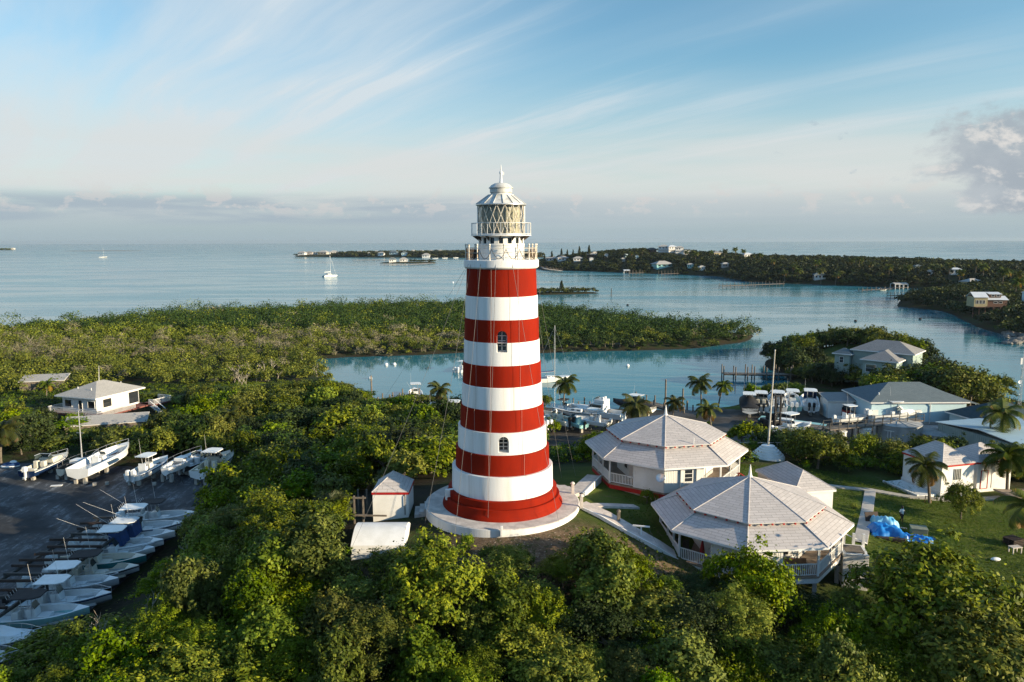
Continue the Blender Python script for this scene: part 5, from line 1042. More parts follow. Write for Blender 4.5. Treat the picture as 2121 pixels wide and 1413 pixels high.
def crown_points(seed, Rr, Hh, lobes, clumps, per, zlow=.15, style='dome', csize=1.0):
    """leaf centres and normals for a crown of radius Rr, height Hh (base at z=0)"""
    r = np.random.default_rng(seed); C = []; Rd = []
    for i in range(lobes):
        u = r.uniform(0, 2*math.pi); k = math.sqrt((i+.5)/lobes)*.74
        if style == 'dome': z = Hh*(.10+.58*(1-k*k*1.25)+r.uniform(-.12, .14)); rad = Rr*r.uniform(.22, .52)
        elif style == 'tall': z = Hh*(.18+.70*i/lobes); k *= (1.15-.9*i/lobes); rad = Rr*r.uniform(.36, .52)*(1.1-.45*i/lobes)
        else: z = Hh*r.uniform(.25, .7); rad = Rr*r.uniform(.35, .5)
        C.append((Rr*k*math.cos(u), Rr*k*math.sin(u), z)); Rd.append((rad, rad, min(rad*.85, Hh*.30)))
    C = np.array(C); Rd = np.array(Rd)
    wts = (Rd[:, 0]**2); li = r.choice(lobes, clumps, p=wts/wts.sum())
    d = r.normal(size=(clumps, 3)); d[:, 2] = np.abs(d[:, 2])*1.0-.35*r.random(clumps); d /= np.linalg.norm(d, axis=1, keepdims=True)
    sh = r.uniform(.62, 1.10, clumps)[:, None]; ph = r.uniform(0, 6.28, (lobes, 4))[li]; bl = 1+.26*np.sin(3.1*d[:, 0]+ph[:, 0])*np.sin(3.7*d[:, 1]+ph[:, 1])+.24*np.sin(5.3*d[:, 2]+2.2*d[:, 0]+ph[:, 2])+.14*np.sin(7*d[:, 1]-4*d[:, 2]+ph[:, 3]); cc = C[li]+d*Rd[li]*sh*bl[:, None]
    sh_ = r.random(clumps) < .13; cc[sh_] += (d[sh_]*.5+np.array([0, 0, .6]))*r.uniform(.25, .8, sh_.sum())[:, None]*(Rr/2.6)
    # knock out clumps buried inside other lobes, and some at random for gaps
    ins = np.zeros(clumps, int)
    for j in range(lobes): ins += (((cc-C[j])/(Rd[j]*.72))**2).sum(1) < 1
    keep = (ins < 1) | (r.random(clumps) < .08); keep &= cc[:, 2] > Hh*zlow*.2
    cc, d = cc[keep], d[keep]
    csz = r.uniform(.26, .62, len(cc))*(Rr/2.6)**.5*csize
    idx = np.repeat(np.arange(len(cc)), per); n = len(idx)
    ax = d*.6+np.array([0, 0, .55])+r.normal(size=d.shape)*.25; ax /= np.linalg.norm(ax, axis=1, keepdims=True)
    q = r.normal(size=(n, 3)); q /= np.linalg.norm(q, axis=1, keepdims=True); dot = (q*ax[idx]).sum(1, keepdims=True); q = np.where(dot < -.25, q-2*dot*ax[idx], q)
    off = q*csz[idx][:, None]*(r.random(n)**.35)[:, None]*(r.uniform(.45, 1.35, (len(cc), 3))*np.array([1, 1, 1.15]))[idx]; lone = r.random(n) < .14; off[lone] *= 1.9
    p = cc[idx]+off; nr = q*.8+ax[idx]*.35+np.array([0, 0, .15])+r.normal(size=(n, 3))*.45
    return p, nr, C, Rd
def trunk_mesh(name, seed, h, C, rad=.16, mat=None, lean=.2):
    r = random.Random(seed); b = MB(); top = Vector((r.uniform(-lean, lean), r.uniform(-lean, lean), h*.62))
    mid = Vector((top.x*.4+r.uniform(-.1, .1), top.y*.4, h*.3)); b.path([(0, 0, -.4), mid, top], rad, 8, rad*.62)
    for c in sorted([tuple(x) for x in C], key=lambda q: r.random())[:6]:
        s = mid.lerp(top, r.uniform(.3, 1)); e = Vector(c); m = s.lerp(e, .5)+Vector((r.uniform(-.2, .2), r.uniform(-.2, .2), .15)); b.path([s, m, e], rad*.42, 6, rad*.10)
    o = b.build(name, mat or BARK); me = o.data; bpy.data.objects.remove(o); return me
PROTO = {}
def make_kind(kind, variants, Rr, Hh, th, lobes, clumps, per, leaf, asp, mat, style='dome', droop=0.0, tr=.16, csize=1.0):
    PROTO[kind] = []
    for v in range(variants):
        sd = hash((kind, v)) % 1000 if False else sum(map(ord, kind))*7+v*31
        p, nr, C, Rd = crown_points(sd, Rr, Hh, lobes-(v % 3)*3, int(clumps*(1-.13*(v % 3))), per, style=style, csize=csize); p[:, 2] += th
        Cz = C.copy(); Cz[:, 2] += th
        PROTO[kind].append((leaves_mesh('crown', p, nr, leaf, asp, mat, sd, droop), trunk_mesh('trunk', sd, th+Hh*.7, Cz, tr), th+Hh))
make_kind('broad', 5, 2.7, 4.1, .8, 17, 420, 64, .235, .50, L_A)
make_kind('vine', 4, 2.2, 4.6, .7, 19, 420, 60, .235, .60, L_B, 'tall', .55)
make_kind('feather', 3, 2.0, 3.6, 1.2, 13, 330, 85, .17, .36, L_C, 'dome', .25, .10)
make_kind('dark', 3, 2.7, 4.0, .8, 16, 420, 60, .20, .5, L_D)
make_kind('shrub', 3, 1.3, 1.5, .25, 9, 170, 45, .15, .5, L_B, 'dome', 0, .07, .8)
make_kind('mid', 4, 2.5, 4.1, .2, 14, 260, 28, .34, .55, L_A, csize=1.15)
make_kind('midlime', 3, 2.3, 3.8, .2, 14, 250, 28, .34, .6, L_B, csize=1.15)
make_kind('middark', 3, 2.5, 3.9, .2, 14, 250, 28, .34, .55, L_D, csize=1.15)
USED = set()
def plant(kind, x, y, s, label, cat='tree', group=None, name='broadleaf_tree', v=None, sz=None, z=None, rot=None):
    pr = PROTO[kind]; v = int(RNG.integers(len(pr))) if v is None else v % len(pr); crown, trunk, hh = pr[v]
    t = thing(name, label, cat, (x, y, gz(x, y) if z is None else z), RNG.uniform(0, 6.28) if rot is None else rot, group); t.scale = (s*RNG.uniform(.8, 1.28), s*RNG.uniform(.8, 1.28), sz or s); t.rotation_euler.x = RNG.uniform(-.14, .14); t.rotation_euler.y = RNG.uniform(-.14, .14)
    for nm, me in (('crown', crown), ('trunk', trunk)): o = bpy.data.objects.new(nm, me); COL.objects.link(o); o.parent = t
    return t
def height(kind): return PROTO[kind][0][2]
# silhouette of the near woods: no crown may rise above this line of sight (photo pixels), so that what stands behind stays in view
LINE = [(-200, 1380), (20, 1400), (60, 1345), (130, 1285), (210, 1300), (250, 1290), (330, 1175), (400, 1110), (440, 1070), (490, 1025), (560, 1010), (640, 1020), (700, 1030), (728, 1100), (742, 1140), (850, 1150), (885, 1128), (930, 1098), (1000, 1108), (1060, 1132), (1150, 1142), (1200, 1110),
        (1240, 1092), (1290, 1118), (1325, 1165), (1360, 1190), (1410, 1205), (1450, 1195), (1480, 1145), (1545, 1115), (1610, 1135), (1640, 1195), (1700, 1235), (1750, 1215), (1775, 1160), (1820, 1125), (1900, 1122), (1970, 1150), (2030, 1205), (2060, 1175), (2121, 1168), (2400, 1180)]
LX, LY = np.array([p[0] for p in LINE]), np.array([p[1] for p in LINE])
def project(x, y, z):
    d = (x, y, z-H); w = d[1]*cp-d[2]*sp; u = d[0]/w; v = (-d[1]*sp-d[2]*cp)/w
    u, v = u*cr+v*sr, -u*sr+v*cr; return 1060.5+u*FPX, 706.5+v*FPX
def ceil_z(x, y, rad):
    best = 99
    for dx_ in (-rad, -rad*.5, 0, rad*.5, rad):
        px, py = project(x+dx_, y, 8.0); lim = np.interp(px, LX, LY); d = ray(px, lim); best = min(best, H+d[2]/d[1]*y)
    return best
placed = []
def free(x, y, r): return all((x-a)**2+(y-b)**2 > (r+c)**2 for a, b, c in placed)
NOGO = [(TX, TY, 7.6), (15.2, 73, 8.6), (19.4, 59.5, 8.4), (-10.2, 62, 2.6), (-10.3, 57, 2.9), (27, 70, 5.2), (27.8, 54.6, 2.6)]
def clear(x, y, r): return all((x-a)**2+(y-b)**2 > (c+r*.45)**2 for a, b, c in NOGO)
# a few trees that stand out, then the rest of the slope
hero = [('broad', 140, 1340, 33.5, 50.5, 1.2, 'bright yellow green tree rising before the stored boats at bottom left'),
        ('vine', 405, 1275, 0, 48, 1.15, 'tall leaning vine draped tree in the middle of the left slope'),
        ('broad', 545, 1075, 0, 60, .95, 'sunlit rounded tree on the crest left of the small cabin'),
        ('feather', 490, 1120, 0, 62, 1.1, 'loose light green tree at the left crest above the boat row'),
        ('broad', 915, 1235, 0, 47.0, 1.25, 'large sunlit tree directly below the lighthouse terrace'),
        ('vine', 1245, 1180, 0, 47.5, 1.15, 'tall bright tree below the path corner right of the terrace'),
        ('broad', 1548, 1185, 0, 48.8, 1.12, 'rounded tree hiding the front of the nearer verandah house'),
        ('broad', 1905, 1215, 0, 49.5, 1.9, 'biggest spreading tree of the right slope below the lawn'),
        ('feather', 2085, 1255, 0, 47, 1.25, 'lime green feathery tree at the right edge of the slope'),
        ('vine', 1730, 1330, 0, 42, 1.1, 'vine covered tree standing before the dark hollow at right'),
        ('vine', 672, 1200, 0, 50, 1.15, 'vine hung tree standing left of the barrel vaulted cistern'),
        ('broad', 1228, 1140, 0, 52.0, .72, 'rounded bright tree at the corner of the brown bank'), ('feather', 1165, 1190, 0, 50, .8, 'light feathery tree growing on the edge of the brown bank'), ('broad', 1268, 1190, 0, 50.0, .75, 'rounded tree left of the clothesline posts'),
        ('dark', 1600, 1240, 0, 50.2, .8, 'dark tree crowding the stilts of the near verandah'), ('dark', 1682, 1262, 0, 49.6, .75, 'dark low tree under the sunny verandah corner'), ('dark', 1448, 1240, 0, 50.4, .7, 'dark tree left of the tree hiding the near verandah'), ('vine', 1385, 1255, 0, 49.6, .7, 'vine draped tree just below the lower clothesline post'),
        ('broad', 2010, 1330, 0, 43.5, 1.3, 'full round tree low on the right slope')]
for kind, px, py, _, Yd, s, lab in hero:
    d = ray(px, py); x = d[0]*Yd/d[1]; y = Yd; g = gz(x, y); c = ceil_z(x, y, .25*s)-.55
    hgt = min(height(kind)*s, max(2.2, c-g)); plant(kind, x, y, s, lab, sz=hgt/height(kind), v=(0, 3)[len(placed) % 2] if kind == 'broad' else len(placed)); placed.append((x, y, 1.75*s))
GRP = 'trees of the slope below the lighthouse'
KL = {'broad': 'broadleaf tree of the dense slope below the lighthouse', 'vine': 'tall vine draped tree of the dense slope below the lighthouse', 'feather': 'feathery light green tree of the slope below the lighthouse', 'dark': 'dark leaved tree of the shaded slope below the lighthouse', 'shrub': 'low bright shrub between the trees of the slope'}
cand = 0
while cand < 9000 and len(placed) < 250:
    cand += 1
    y = RNG.uniform(26, 64); x = RNG.uniform(-38, 44); half = 1060*y/1560*1.12+3
    if abs(x) > half: continue
    if y > 55.5 and not (x < -13 or (x > 40 and y < 52)): continue
    lx = np.interp(y, [26, 45, 52, 58, 66], [-40, -36.5, -33.2, -32.4, -34.2])
    if x < lx+1.0: continue
    if x > 30 and y > 51: continue
    if 10.5 < x < 28 and y > 52: continue
    if 2.5 < x < 10.5 and y > 53.8: continue
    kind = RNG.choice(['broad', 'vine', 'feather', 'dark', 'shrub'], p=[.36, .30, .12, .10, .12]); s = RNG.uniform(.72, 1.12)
    r = {'broad': 1.55, 'vine': 1.3, 'feather': 1.2, 'dark': 1.55, 'shrub': .8}[kind]*s*(.92 if cand < 4500 else .70)
    if not free(x, y, r) or not clear(x, y, 1.8*s): continue
    g = gz(x, y); c = ceil_z(x, y, .9*s)-RNG.choice([0, .3, 1.2, 2.4])*RNG.uniform(.4, 1.2); h0 = height(kind)*s*(.9 if y < 45 else 1.0)
    if c-g < 1.0: continue
    if h0 > c-g:
        k = (c-g)/h0
        if k < .55:
            kind = 'shrub'; s = min(1.2, max(.5, (c-g)/height('shrub'))); h0 = min(height('shrub')*s, c-g)
        else: h0 = c-g
    plant(kind, x, y, s, KL[kind], 'shrub' if kind == 'shrub' else 'tree', GRP+(', shrubs' if kind == 'shrub' else ', '+kind), {'shrub': 'shrub', 'vine': 'vine_or_lime_tree', 'feather': 'feathery_tree'}.get(kind, 'broadleaf_tree'), sz=h0/height(kind)); placed.append((x, y, r))
# woods behind the tower and round the left house
YARDX = lambda y: np.interp(y, [45, 60, 80, 92, 100], [-34, -32, -34.5, -36, -38])
HOUSES = [(-66, 128, 8.5), (-73, 133, 6), (-74, 127, 7), (-62, 116, 3.5), (-80, 153, 4.0), (-59.5, 117.2, 4.5), (-64, 119.5, 4)]
KM = {'mid': 'mid green tree of the woods between boatyard and lagoon', 'midlime': 'bright green tree of the woods between boatyard and lagoon', 'middark': 'dark green tree of the woods between boatyard and lagoon'}
mids = []
def sight(x, y, rad, lines):                        # highest z allowed so that pixels above a line stay visible
    px, py = project(x, y, 4.0); xs = [q[0] for q in lines]
    if px < xs[0]-30 or px > xs[-1]+30: return 99
    lim = np.interp(px, xs, [q[1] for q in lines]); d = ray(px, lim); return H+d[2]/d[1]*y
SL = [(-50, 830), (105, 845), (150, 862), (200, 850), (285, 850), (320, 800), (345, 830), (420, 800), (640, 790), (655, 782), (740, 800), (765, 828), (850, 815), (905, 818), (950, 812), (960, 850)]
SL2 = [(-50, 930), (0, 955), (230, 960), (240, 955), (440, 945), (470, 930), (600, 850), (860, 850), (870, 905), (960, 905)]
c_ = 0
while c_ < 9000 and len(mids) < 215:
    c_ += 1
    y = RNG.uniform(66, 168); x = RNG.uniform(-118, -2)
    if x < -.70*y-6: continue
    if y < 103 and x < YARDX(min(y, 100))+2.2: continue
    if gz(x, y) < .35: continue
    if x > -9 and y < 76: continue
    if any((x-a)**2+(y-b)**2 < (c+1.2)**2 for a, b, c in HOUSES) or not clear(x, y, 2.4): continue
    if y < 71 and x > -16: continue
    if -22 < x < 2 and 116 < y < 136 and RNG.random() < .75: continue
    s = RNG.uniform(.75, 1.2); r = 1.5*s*(1 if c_ < 5000 else .8)
    if any((x-a)**2+(y-b)**2 < (r+q)**2 for a, b, q in mids): continue
    g = gz(x, y); top = min(sight(x, y, 2, SL), 99); kind = RNG.choice(['mid', 'midlime', 'middark'], p=[.42, .33, .25]); h0 = height(kind)*s
    if y < 116: top = min(top, sight(x, y, 2, SL2) if y < 92 else 99)
    if 100 < y < 117: top = min(top, sight(x, y, 2, [(115, 905), (140, 888), (290, 884), (310, 850)]))
    top -= .2
    if top-g < 1.2: continue
    h0 = min(h0, top-g); plant(kind, x, y, s, KM[kind], 'tree', 'woods between boatyard and lagoon, '+kind, {'midlime': 'vine_or_lime_tree'}.get(kind, 'broadleaf_tree'), sz=h0/height(kind)); mids.append((x, y, r))  # midlime ones are plain bright green broadleaf trees without vines
# hedges, bushes and trees on the lighthouse grounds and round the marina
fp_ = P(1590, 948, 3.8); rs = [(fp_.x, fp_.y, 2.6), (fp_.x-.7, fp_.y-3.2, 2.2), (fp_.x-1.4, fp_.y-6, 1.6)]
def patch(poly, n, kinds, smin, smax, lab, grp, sep=1.25, cat='bush', name='bush', top=None, zfix=None):
    p = np.array(poly); k = 0; c = 0
    while c < n*40 and k < n:
        c += 1; x = RNG.uniform(p[:, 0].min(), p[:, 0].max()); y = RNG.uniform(p[:, 1].min(), p[:, 1].max())
        if poly_sd(poly, np.array([x]), np.array([y]))[0] < 0: continue
        s = RNG.uniform(smin, smax)
        if any((x-a)**2+(y-b)**2 < (sep*s+q)**2 for a, b, q in rs): continue
        kind = RNG.choice(kinds); h0 = height(kind)*s
        if top: h0 = min(h0, sight(x, y, 1, top)-gz(x, y))
        if h0 < .4: continue
        plant(kind, x, y, s, lab+(' (dark leaved)' if kind == 'middark' and False else ''), cat, grp, name, sz=h0/height(kind)); rs.append((x, y, sep*s)); k += 1
HB = [(1480, 905), (1560, 900), (1640, 885), (1700, 900), (1760, 893), (1850, 892), (1960, 905), (2060, 925), (2130, 930)]
patch([(30, 88), (34, 100), (70, 98), (90, 92), (90, 84), (60, 86), (44, 88)], 70, ['middark', 'mid', 'shrub'], .55, .95, 'dark bush of the hedge between the station lawn and marina', 'hedge between lawn and marina', .85, top=HB)
patch([(2.5, 84), (3.5, 104), (14, 106), (22, 100), (30, 103), (34, 88), (26, 83), (18, 84), (10, 82)], 34, ['mid', 'midlime', 'shrub'], .5, .8, 'green bush behind the farther verandah house', 'bushes behind the farther house', 1.0, top=[(1120, 980), (1180, 975), (1200, 960), (1215, 905), (1300, 880), (1370, 875), (1480, 905), (1530, 900), (1560, 905), (1600, 945)])
patch([(66, 168), (62.5, 178), (67, 194), (77, 206), (90, 209), (100, 203), (104, 190), (99, 178), (92, 172), (90, 168), (86, 186), (74, 184), (70, 172)], 58, ['mid', 'middark', 'middark'], .85, 1.25, 'dark green tree crowding the green house on the point', 'trees on the wooded point', 1.25, 'tree', 'broadleaf_tree')
patch([(62, 158), (63.5, 167), (68, 172), (76, 158), (72, 150), (64, 150)], 26, ['mid', 'middark'], .8, 1.15, 'dark green tree crowding the green house on the point', 'trees on the wooded point', 1.2, 'tree', 'broadleaf_tree', top=[(1600, 770), (1690, 755), (1775, 752), (1800, 770), (1862, 778), (1900, 775)])
patch([(64, 131), (67, 139), (71, 138.5), (79, 146), (87, 141), (82, 131)], 22, ['mid', 'middark', 'midlime'], 1.25, 1.65, 'leafy tree between the blue building and green house', 'trees between blue building and green house', .62, 'tree', 'broadleaf_tree', top=[(1690, 742), (1780, 757), (1830, 768), (1862, 768), (1900, 760)])
patch([(82, 148), (88, 165), (97, 172), (103, 166), (97, 151), (90, 146)], 13, ['mid', 'middark', 'shrub'], .55, .85, 'green tree on the lawn right of the green house', 'trees right of the green house', 1.5, 'tree', 'broadleaf_tree', top=[(1885, 742), (1950, 748), (2000, 775), (2090, 800)])
patch([(93, 150), (96, 158), (104, 182), (106, 176), (100, 158), (96, 146)], 9, ['mid', 'shrub'], .55, .9, 'small shoreline tree along the right side of the point', 'trees along the point shore', 1.3, 'tree', 'broadleaf_tree', top=[(1880, 790), (1950, 770), (2000, 790), (2090, 800)])
patch([(72, 134), (80, 142), (92, 140), (95, 134), (80, 131)], 10, ['shrub', 'mid'], .5, .8, 'green bush behind the blue boatyard building', 'bushes behind the blue building', 1.2, top=[(1840, 793), (1920, 792), (2030, 830), (2100, 835)])
patch([(43, 139), (49, 147), (53, 151), (58, 147), (52, 140)], 6, ['mid', 'midlime'], .7, .9, 'round tree on the inlet bank behind the hauled boats', 'trees behind the hauled boats', 1.2, 'tree', 'broadleaf_tree', top=[(1530, 800), (1640, 795)])
patch([(2, 96), (3, 128), (-1, 139), (7, 138), (8, 128), (5.5, 104)], 8, ['mid', 'midlime'], .5, .75, 'leafy tree close to the right side of the tower', 'trees right of the tower', 1.1, 'tree', 'broadleaf_tree', top=[(1110, 790), (1150, 800), (1200, 850)])
for px, py, s, kind, lab in ((1338, 1043, .62, 'shrub', 'round dark shrub on the grass between path and near house'), (1600, 870, 0, 0, 0), (1535, 925, .85, 'mid', 'round green tree between the farther house and flagpole'), (1262, 915, .62, 'middark', 'dense round shrub in front of the white boat by the farther house'), (1470, 885, .5, 'shrub', 'bush behind the ridge of the farther house'),
                             (1990, 1075, .72, 'broad', 'small umbrella shaped tree on the lawn before the cottages'), (1740, 1110, .4, 'shrub', 'red tinged shrub beside the near verandah house'), (1765, 1055, .35, 'shrub', 'small yellow green plant beside the right path, upper'), (1770, 1078, .32, 'shrub', 'small yellow green plant beside the right path, lower'), (2075, 815, .9, 'mid', 'lone shore tree right of the point path')):
    if not kind: continue
    p = PG(px, py); plant(kind, p.x, p.y, s, lab, 'tree' if kind in ('mid', 'broad') else 'shrub', None, 'broadleaf_tree' if kind in ('mid', 'broad') else 'shrub')
# ---- palms
def palm_meshes(seed, nf=18, fl=2.9, h=5.5, lean=.5):
    r = np.random.default_rng(seed); b = MB(); pts = [Vector((lean*(k/8)**1.7*1.2, lean*.3*(k/8), h*k/8-.3*(k == 0))) for k in range(9)]
    for i in range(8): b.tube(pts[i], pts[i+1], .17-.008*i, .155-.008*i, 8)
    tk = b.build('trunk', BARK); tm = tk.data; bpy.data.objects.remove(tk); top = pts[-1]; V = []; mi = []
    for f in range(nf):
        az = f*2.399+r.uniform(-.2, .2); e0 = 1.25-1.75*(f/nf)+r.uniform(-.12, .12); L = fl*r.uniform(.82, 1.1); seg = 13; p = np.array(top); dry = f >= nf-2 and seed % 2 == 0
        h_ = np.array([math.cos(az), math.sin(az), 0]); side = np.array([-math.sin(az), math.cos(az), 0]); prev = p
        for k in range(seg):
            el_ = e0-1.75*(k/seg)**1.35; d = h_*math.cos(el_)+np.array([0, 0, math.sin(el_)]); up = -h_*math.sin(el_)+np.array([0, 0, math.cos(el_)]); q = prev+d*L/seg; w = .028*(1-k/seg)+.008
            V += [prev-side*w, prev+side*w, q+side*w, q-side*w]; mi.append(1 if dry else 0)
            if k >= 1:
                ll = L*.30*math.sin(math.pi*(.12+.86*k/seg))**.7
                for sg in (-1, 1):
                    for sub in (0, .34, .67):
                        a = prev+(q-prev)*sub; tip = a+(side*sg*.86+d*.45-up*(.28+.15*r.random())-np.array([0, 0, .22]))*ll*r.uniform(.85, 1.1); ww = d*.048
                        V += [a-ww, a+ww, tip+ww*.25, tip-ww*.25]; mi.append(1 if dry or (k > 10 and r.random() < .25) else 0)
            prev = q
    return quads_mesh('crown', np.array(V), [L_P, L_Y], np.array(mi)), tm
PALMS = [palm_meshes(s, nf, fl, 5.5, ln) for s, nf, fl, ln in ((2, 18, 2.8, .5), (5, 20, 3.0, -.3), (8, 16, 2.6, .9))]
def palm(px, py, h, s, lab, v=0, rot=0.0, grp=None, z=None, name='coconut_palm', pos=None):
    p = pos or (PG(px, py) if z is None else P(px, py, z)); t = thing(name, lab, 'palm', p, rot, grp); c, k = PALMS[v]
    o = bpy.data.objects.new('trunk', k); COL.objects.link(o); o.parent = t; o.scale = (s, s, h/5.5)
    o = bpy.data.objects.new('crown', c); COL.objects.link(o); o.parent = t; o.scale = (s, s, s); ln = (.5, -.3, .9)[v]; o.location = (ln*1.2*(s-s), 0, h-5.5*s); return t
palm(1925, 1042, 3.9, 1.0, 'young coconut palm with propped trunk standing before the shuttered cottage', 0, 2.0)
palm(2085, 1030, 4.6, 1.12, 'tall coconut palm with yellow lower fronds at the right edge', 1, 4.4)
palm(2150, 1135, 4.2, 1.2, 'coconut palm fronds hanging over the lawn at lower right edge', 2, 3.2)
palm(2068, 935, 5.6, 1.15, 'dark coconut palm standing before the ribbed metal roof workshop', 1, 1.0)
palm(1166, 872, 6.3, 1.0, 'coconut palm with orange dead frond right of the tower by the water', 0, .6)
palm(1452, 852, 5.2, .95, 'left of two coconut palms on the grassy lagoon bank', 1, .3)
palm(1487, 850, 4.6, .85, 'right of two coconut palms on the grassy lagoon bank', 2, 5.2)
palm(1310, 905, 5.0, 1.05, 'coconut palm before the white flybridge cruiser', 1, 2.7)
palm(1390, 892, 4.6, .8, 'coconut palm fronds showing just behind the far roof spire', 0, 5.5)
palm(1475, 905, 4.2, .95, 'coconut palm rising behind right slope of the farther roof', 2, 1.9)
palm(918, 880, 6.0, .9, 'coconut palm just left of the tower near the covered boats', 0, 3.6)
palm(482, 900, 3.2, .8, 'small palm in the woods above the express cruiser', 1, .2)
palm(2, 960, 4.5, 1.1, 'palm cut by the left edge of the picture above the yard', 0, 1.1)
palm(97, 830, 3.2, .7, 'small palm beside the weathered shed at far left', 2, 1.4)
palm(1905, 800, 2.6, .7, 'small yellow palm behind the ridge of the blue building', 0, 2.2)
# fan palm left of the cabin
def fan_palm(px, py, zz, h, s, lab):
    p = P(px, py, zz); g = gz(p.x, p.y); t = thing('fan_palm', lab, 'palm', (p.x, p.y, g)); h = zz-g; r = np.random.default_rng(3)
    b = MB(); b.tube((0, 0, -.3), (0, 0, h), .14, .12, 8); b.build('trunk', BARK, t); V = []
    for f in range(26):
        az = f*2.399; e0 = 1.35-1.9*f/26; h_ = np.array([math.cos(az), math.sin(az), 0]); d = h_*math.cos(e0)+np.array([0, 0, math.sin(e0)]); sd = np.array([-math.sin(az), math.cos(az), 0]); up = np.cross(sd, d)*-1; a = np.array([0, 0, h]); c = a+d*.75*s
        V += [a-sd*.012, a+sd*.012, c+sd*.012, c-sd*.012]
        for q in range(17):
            th = (q-8)/8*1.75; dr = d*math.cos(th)+sd*math.sin(th); tip = c+dr*.72*s*(1-.12*abs(th))-np.array([0, 0, .16*s]); w = (sd*math.cos(th)-d*math.sin(th))*.035*s; m_ = (c+tip)/2
            V += [c-w*.4, m_-w, tip, m_+w]
    me = quads_mesh('crown', np.array(V), leaf_mat('fan_leaf', (.12, .14, .05), (.17, .18, .07), (.09, .11, .04), .3, .4)); o = bpy.data.objects.new('crown', me); COL.objects.link(o); o.parent = t
fan_palm(700, 1048, 9.6, 2, 1.05, 'pale green fan palm standing left of the small cabin')
fan_palm(800, 990, 8.4, 2, .9, 'shaded fan palm in the dark wood behind the small cabin')
# ---- bare branches
def bare(seed, h):
    r = random.Random(seed); b = MB()
    def grow(p, d, L, rad, dep):
        q = p+d*L; m_ = p.lerp(q, .5)+Vector((r.uniform(-.08, .08), r.uniform(-.08, .08), 0))*L; b.path([p, m_, q], rad, 5, rad*.62)
        if dep:
            for i in range(r.choice((2, 3, 3))): grow(p.lerp(q, r.uniform(.55, 1)), (d+Vector((r.uniform(-.8, .8), r.uniform(-.8, .8), r.uniform(-.1, .5)))).normalized(), L*r.uniform(.5, .75), rad*.55, dep-1)
    grow(Vector((0, 0, -.2)), Vector((r.uniform(-.15, .15), r.uniform(-.15, .15), 1)), h*.45, .075, 3); o = b.build('trunk', DEADB); me = o.data; bpy.data.objects.remove(o); return me
BARE = [bare(s, 4.5) for s in (1, 2, 3, 4)]
blab = ['pale dead branches poking above trees before the stored boats', 'bare grey twigs standing up in the left slope woods', 'leafless pale stems low in the centre of the slope', 'dead branch above the shaded boat row trees', 'bare stems at the bottom edge left of centre', 'dead twigs amid the trees below the lighthouse', 'bare branch beside the tower on its left', 'dead limb at the bottom edge of the slope near the middle']
for i, (px, py, Yd, s) in enumerate(((205, 1272, 47, .9), (305, 1228, 50, .9), (700, 1340, 44.5, .9), (378, 1120, 62, .8), (480, 1395, 42, .8), (1060, 1310, 44.5, .7), (905, 910, 84, 1.0), (560, 1400, 41.5, .9))):
    d = ray(px, py); x = d[0]*Yd/d[1]; top = H+d[2]/d[1]*Yd; g = gz(x, Yd); o = bpy.data.objects.new('bare_tree', BARE[i % 4]); COL.objects.link(o); o.location = (x, Yd, max(g, top-4.2*s)); o.scale = (s, s, s); o.rotation_euler.z = i*1.3; tag(o, blab[i], 'dead tree')
r_ = random.Random(12)
for i in range(46):
    if i < 30: px, py = r_.uniform(480, 660), r_.uniform(690, 790)
    else: px, py = r_.uniform(20, 940), r_.uniform(660, 740)
    q = P(px, py, 3.2); s = r_.uniform(.55, 1.0)
    if q.y > 250 or gz(q.x, q.y) < .2: continue
    o = bpy.data.objects.new('bare_tree', BARE[i % 4]); COL.objects.link(o); o.location = (q.x, q.y, gz(q.x, q.y)-.2); o.scale = (s*1.5, s*1.5, s*1.1); o.rotation_euler.z = i*2.1; tag(o, 'bleached leafless tree standing in the mangrove scrub', 'dead tree', 'bleached dead trees in the mangrove')
# ---- mangrove thicket, one mass nobody could count
def thicket(name, pts, scl, kinds, leaf, per, mats, seed, hgt=3.4, rad=2.0, asp=.6, squash=None):
    """pts (n,3) ground points, scl sizes, kinds 0..len(mats)-1"""
    r = np.random.default_rng(seed); n = len(pts); idx = np.repeat(np.arange(n), per); k = len(idx)
    d = r.normal(size=(k, 3)); d[:, 2] = np.abs(d[:, 2])*.9+.05; d /= np.linalg.norm(d, axis=1, keepdims=True)
    # every bush has a few knobs so that its outline is broken
    kn = r.normal(size=(n, 5, 3)); kn[:, :, 2] = np.abs(kn[:, :, 2]); kn /= np.linalg.norm(kn, axis=2, keepdims=True); w = r.integers(0, 5, k)
    c = kn[idx, w]*np.array([.55, .55, .5]); q = c+d*np.array([.52, .52, .45])*r.uniform(.6, 1.05, k)[:, None]
    P_ = pts[idx]+q*np.stack([scl*rad, scl*rad, scl*hgt*.72], 1)[idx]; P_[:, 2] += (scl*hgt*.22)[idx]
    nr = d*.6+np.array([0, 0, .4])+r.normal(size=(k, 3))*.5; nr /= np.linalg.norm(nr, axis=1, keepdims=True)
    a = r.normal(size=(k, 3)); a -= (a*nr).sum(1, keepdims=True)*nr; a /= np.linalg.norm(a, axis=1, keepdims=True); b = np.cross(nr, a); s = (leaf*r.uniform(.6, 1.4, k))[:, None]
    asp_ = np.full((k, 1), asp); tw = np.array([m is L_G for m in mats])[kinds][idx]; asp_[tw] = .10; s[tw] *= 2.6
    v = np.stack([P_-a*s*.5, P_+b*s*asp_*.5, P_+a*s*.5, P_-b*s*asp_*.5], 1).reshape(-1, 3)
    me = quads_mesh(name, v, mats, kinds[idx]); o = bpy.data.objects.new(name, me); COL.objects.link(o); o['kind'] = 'stuff'; return o
FARH = []
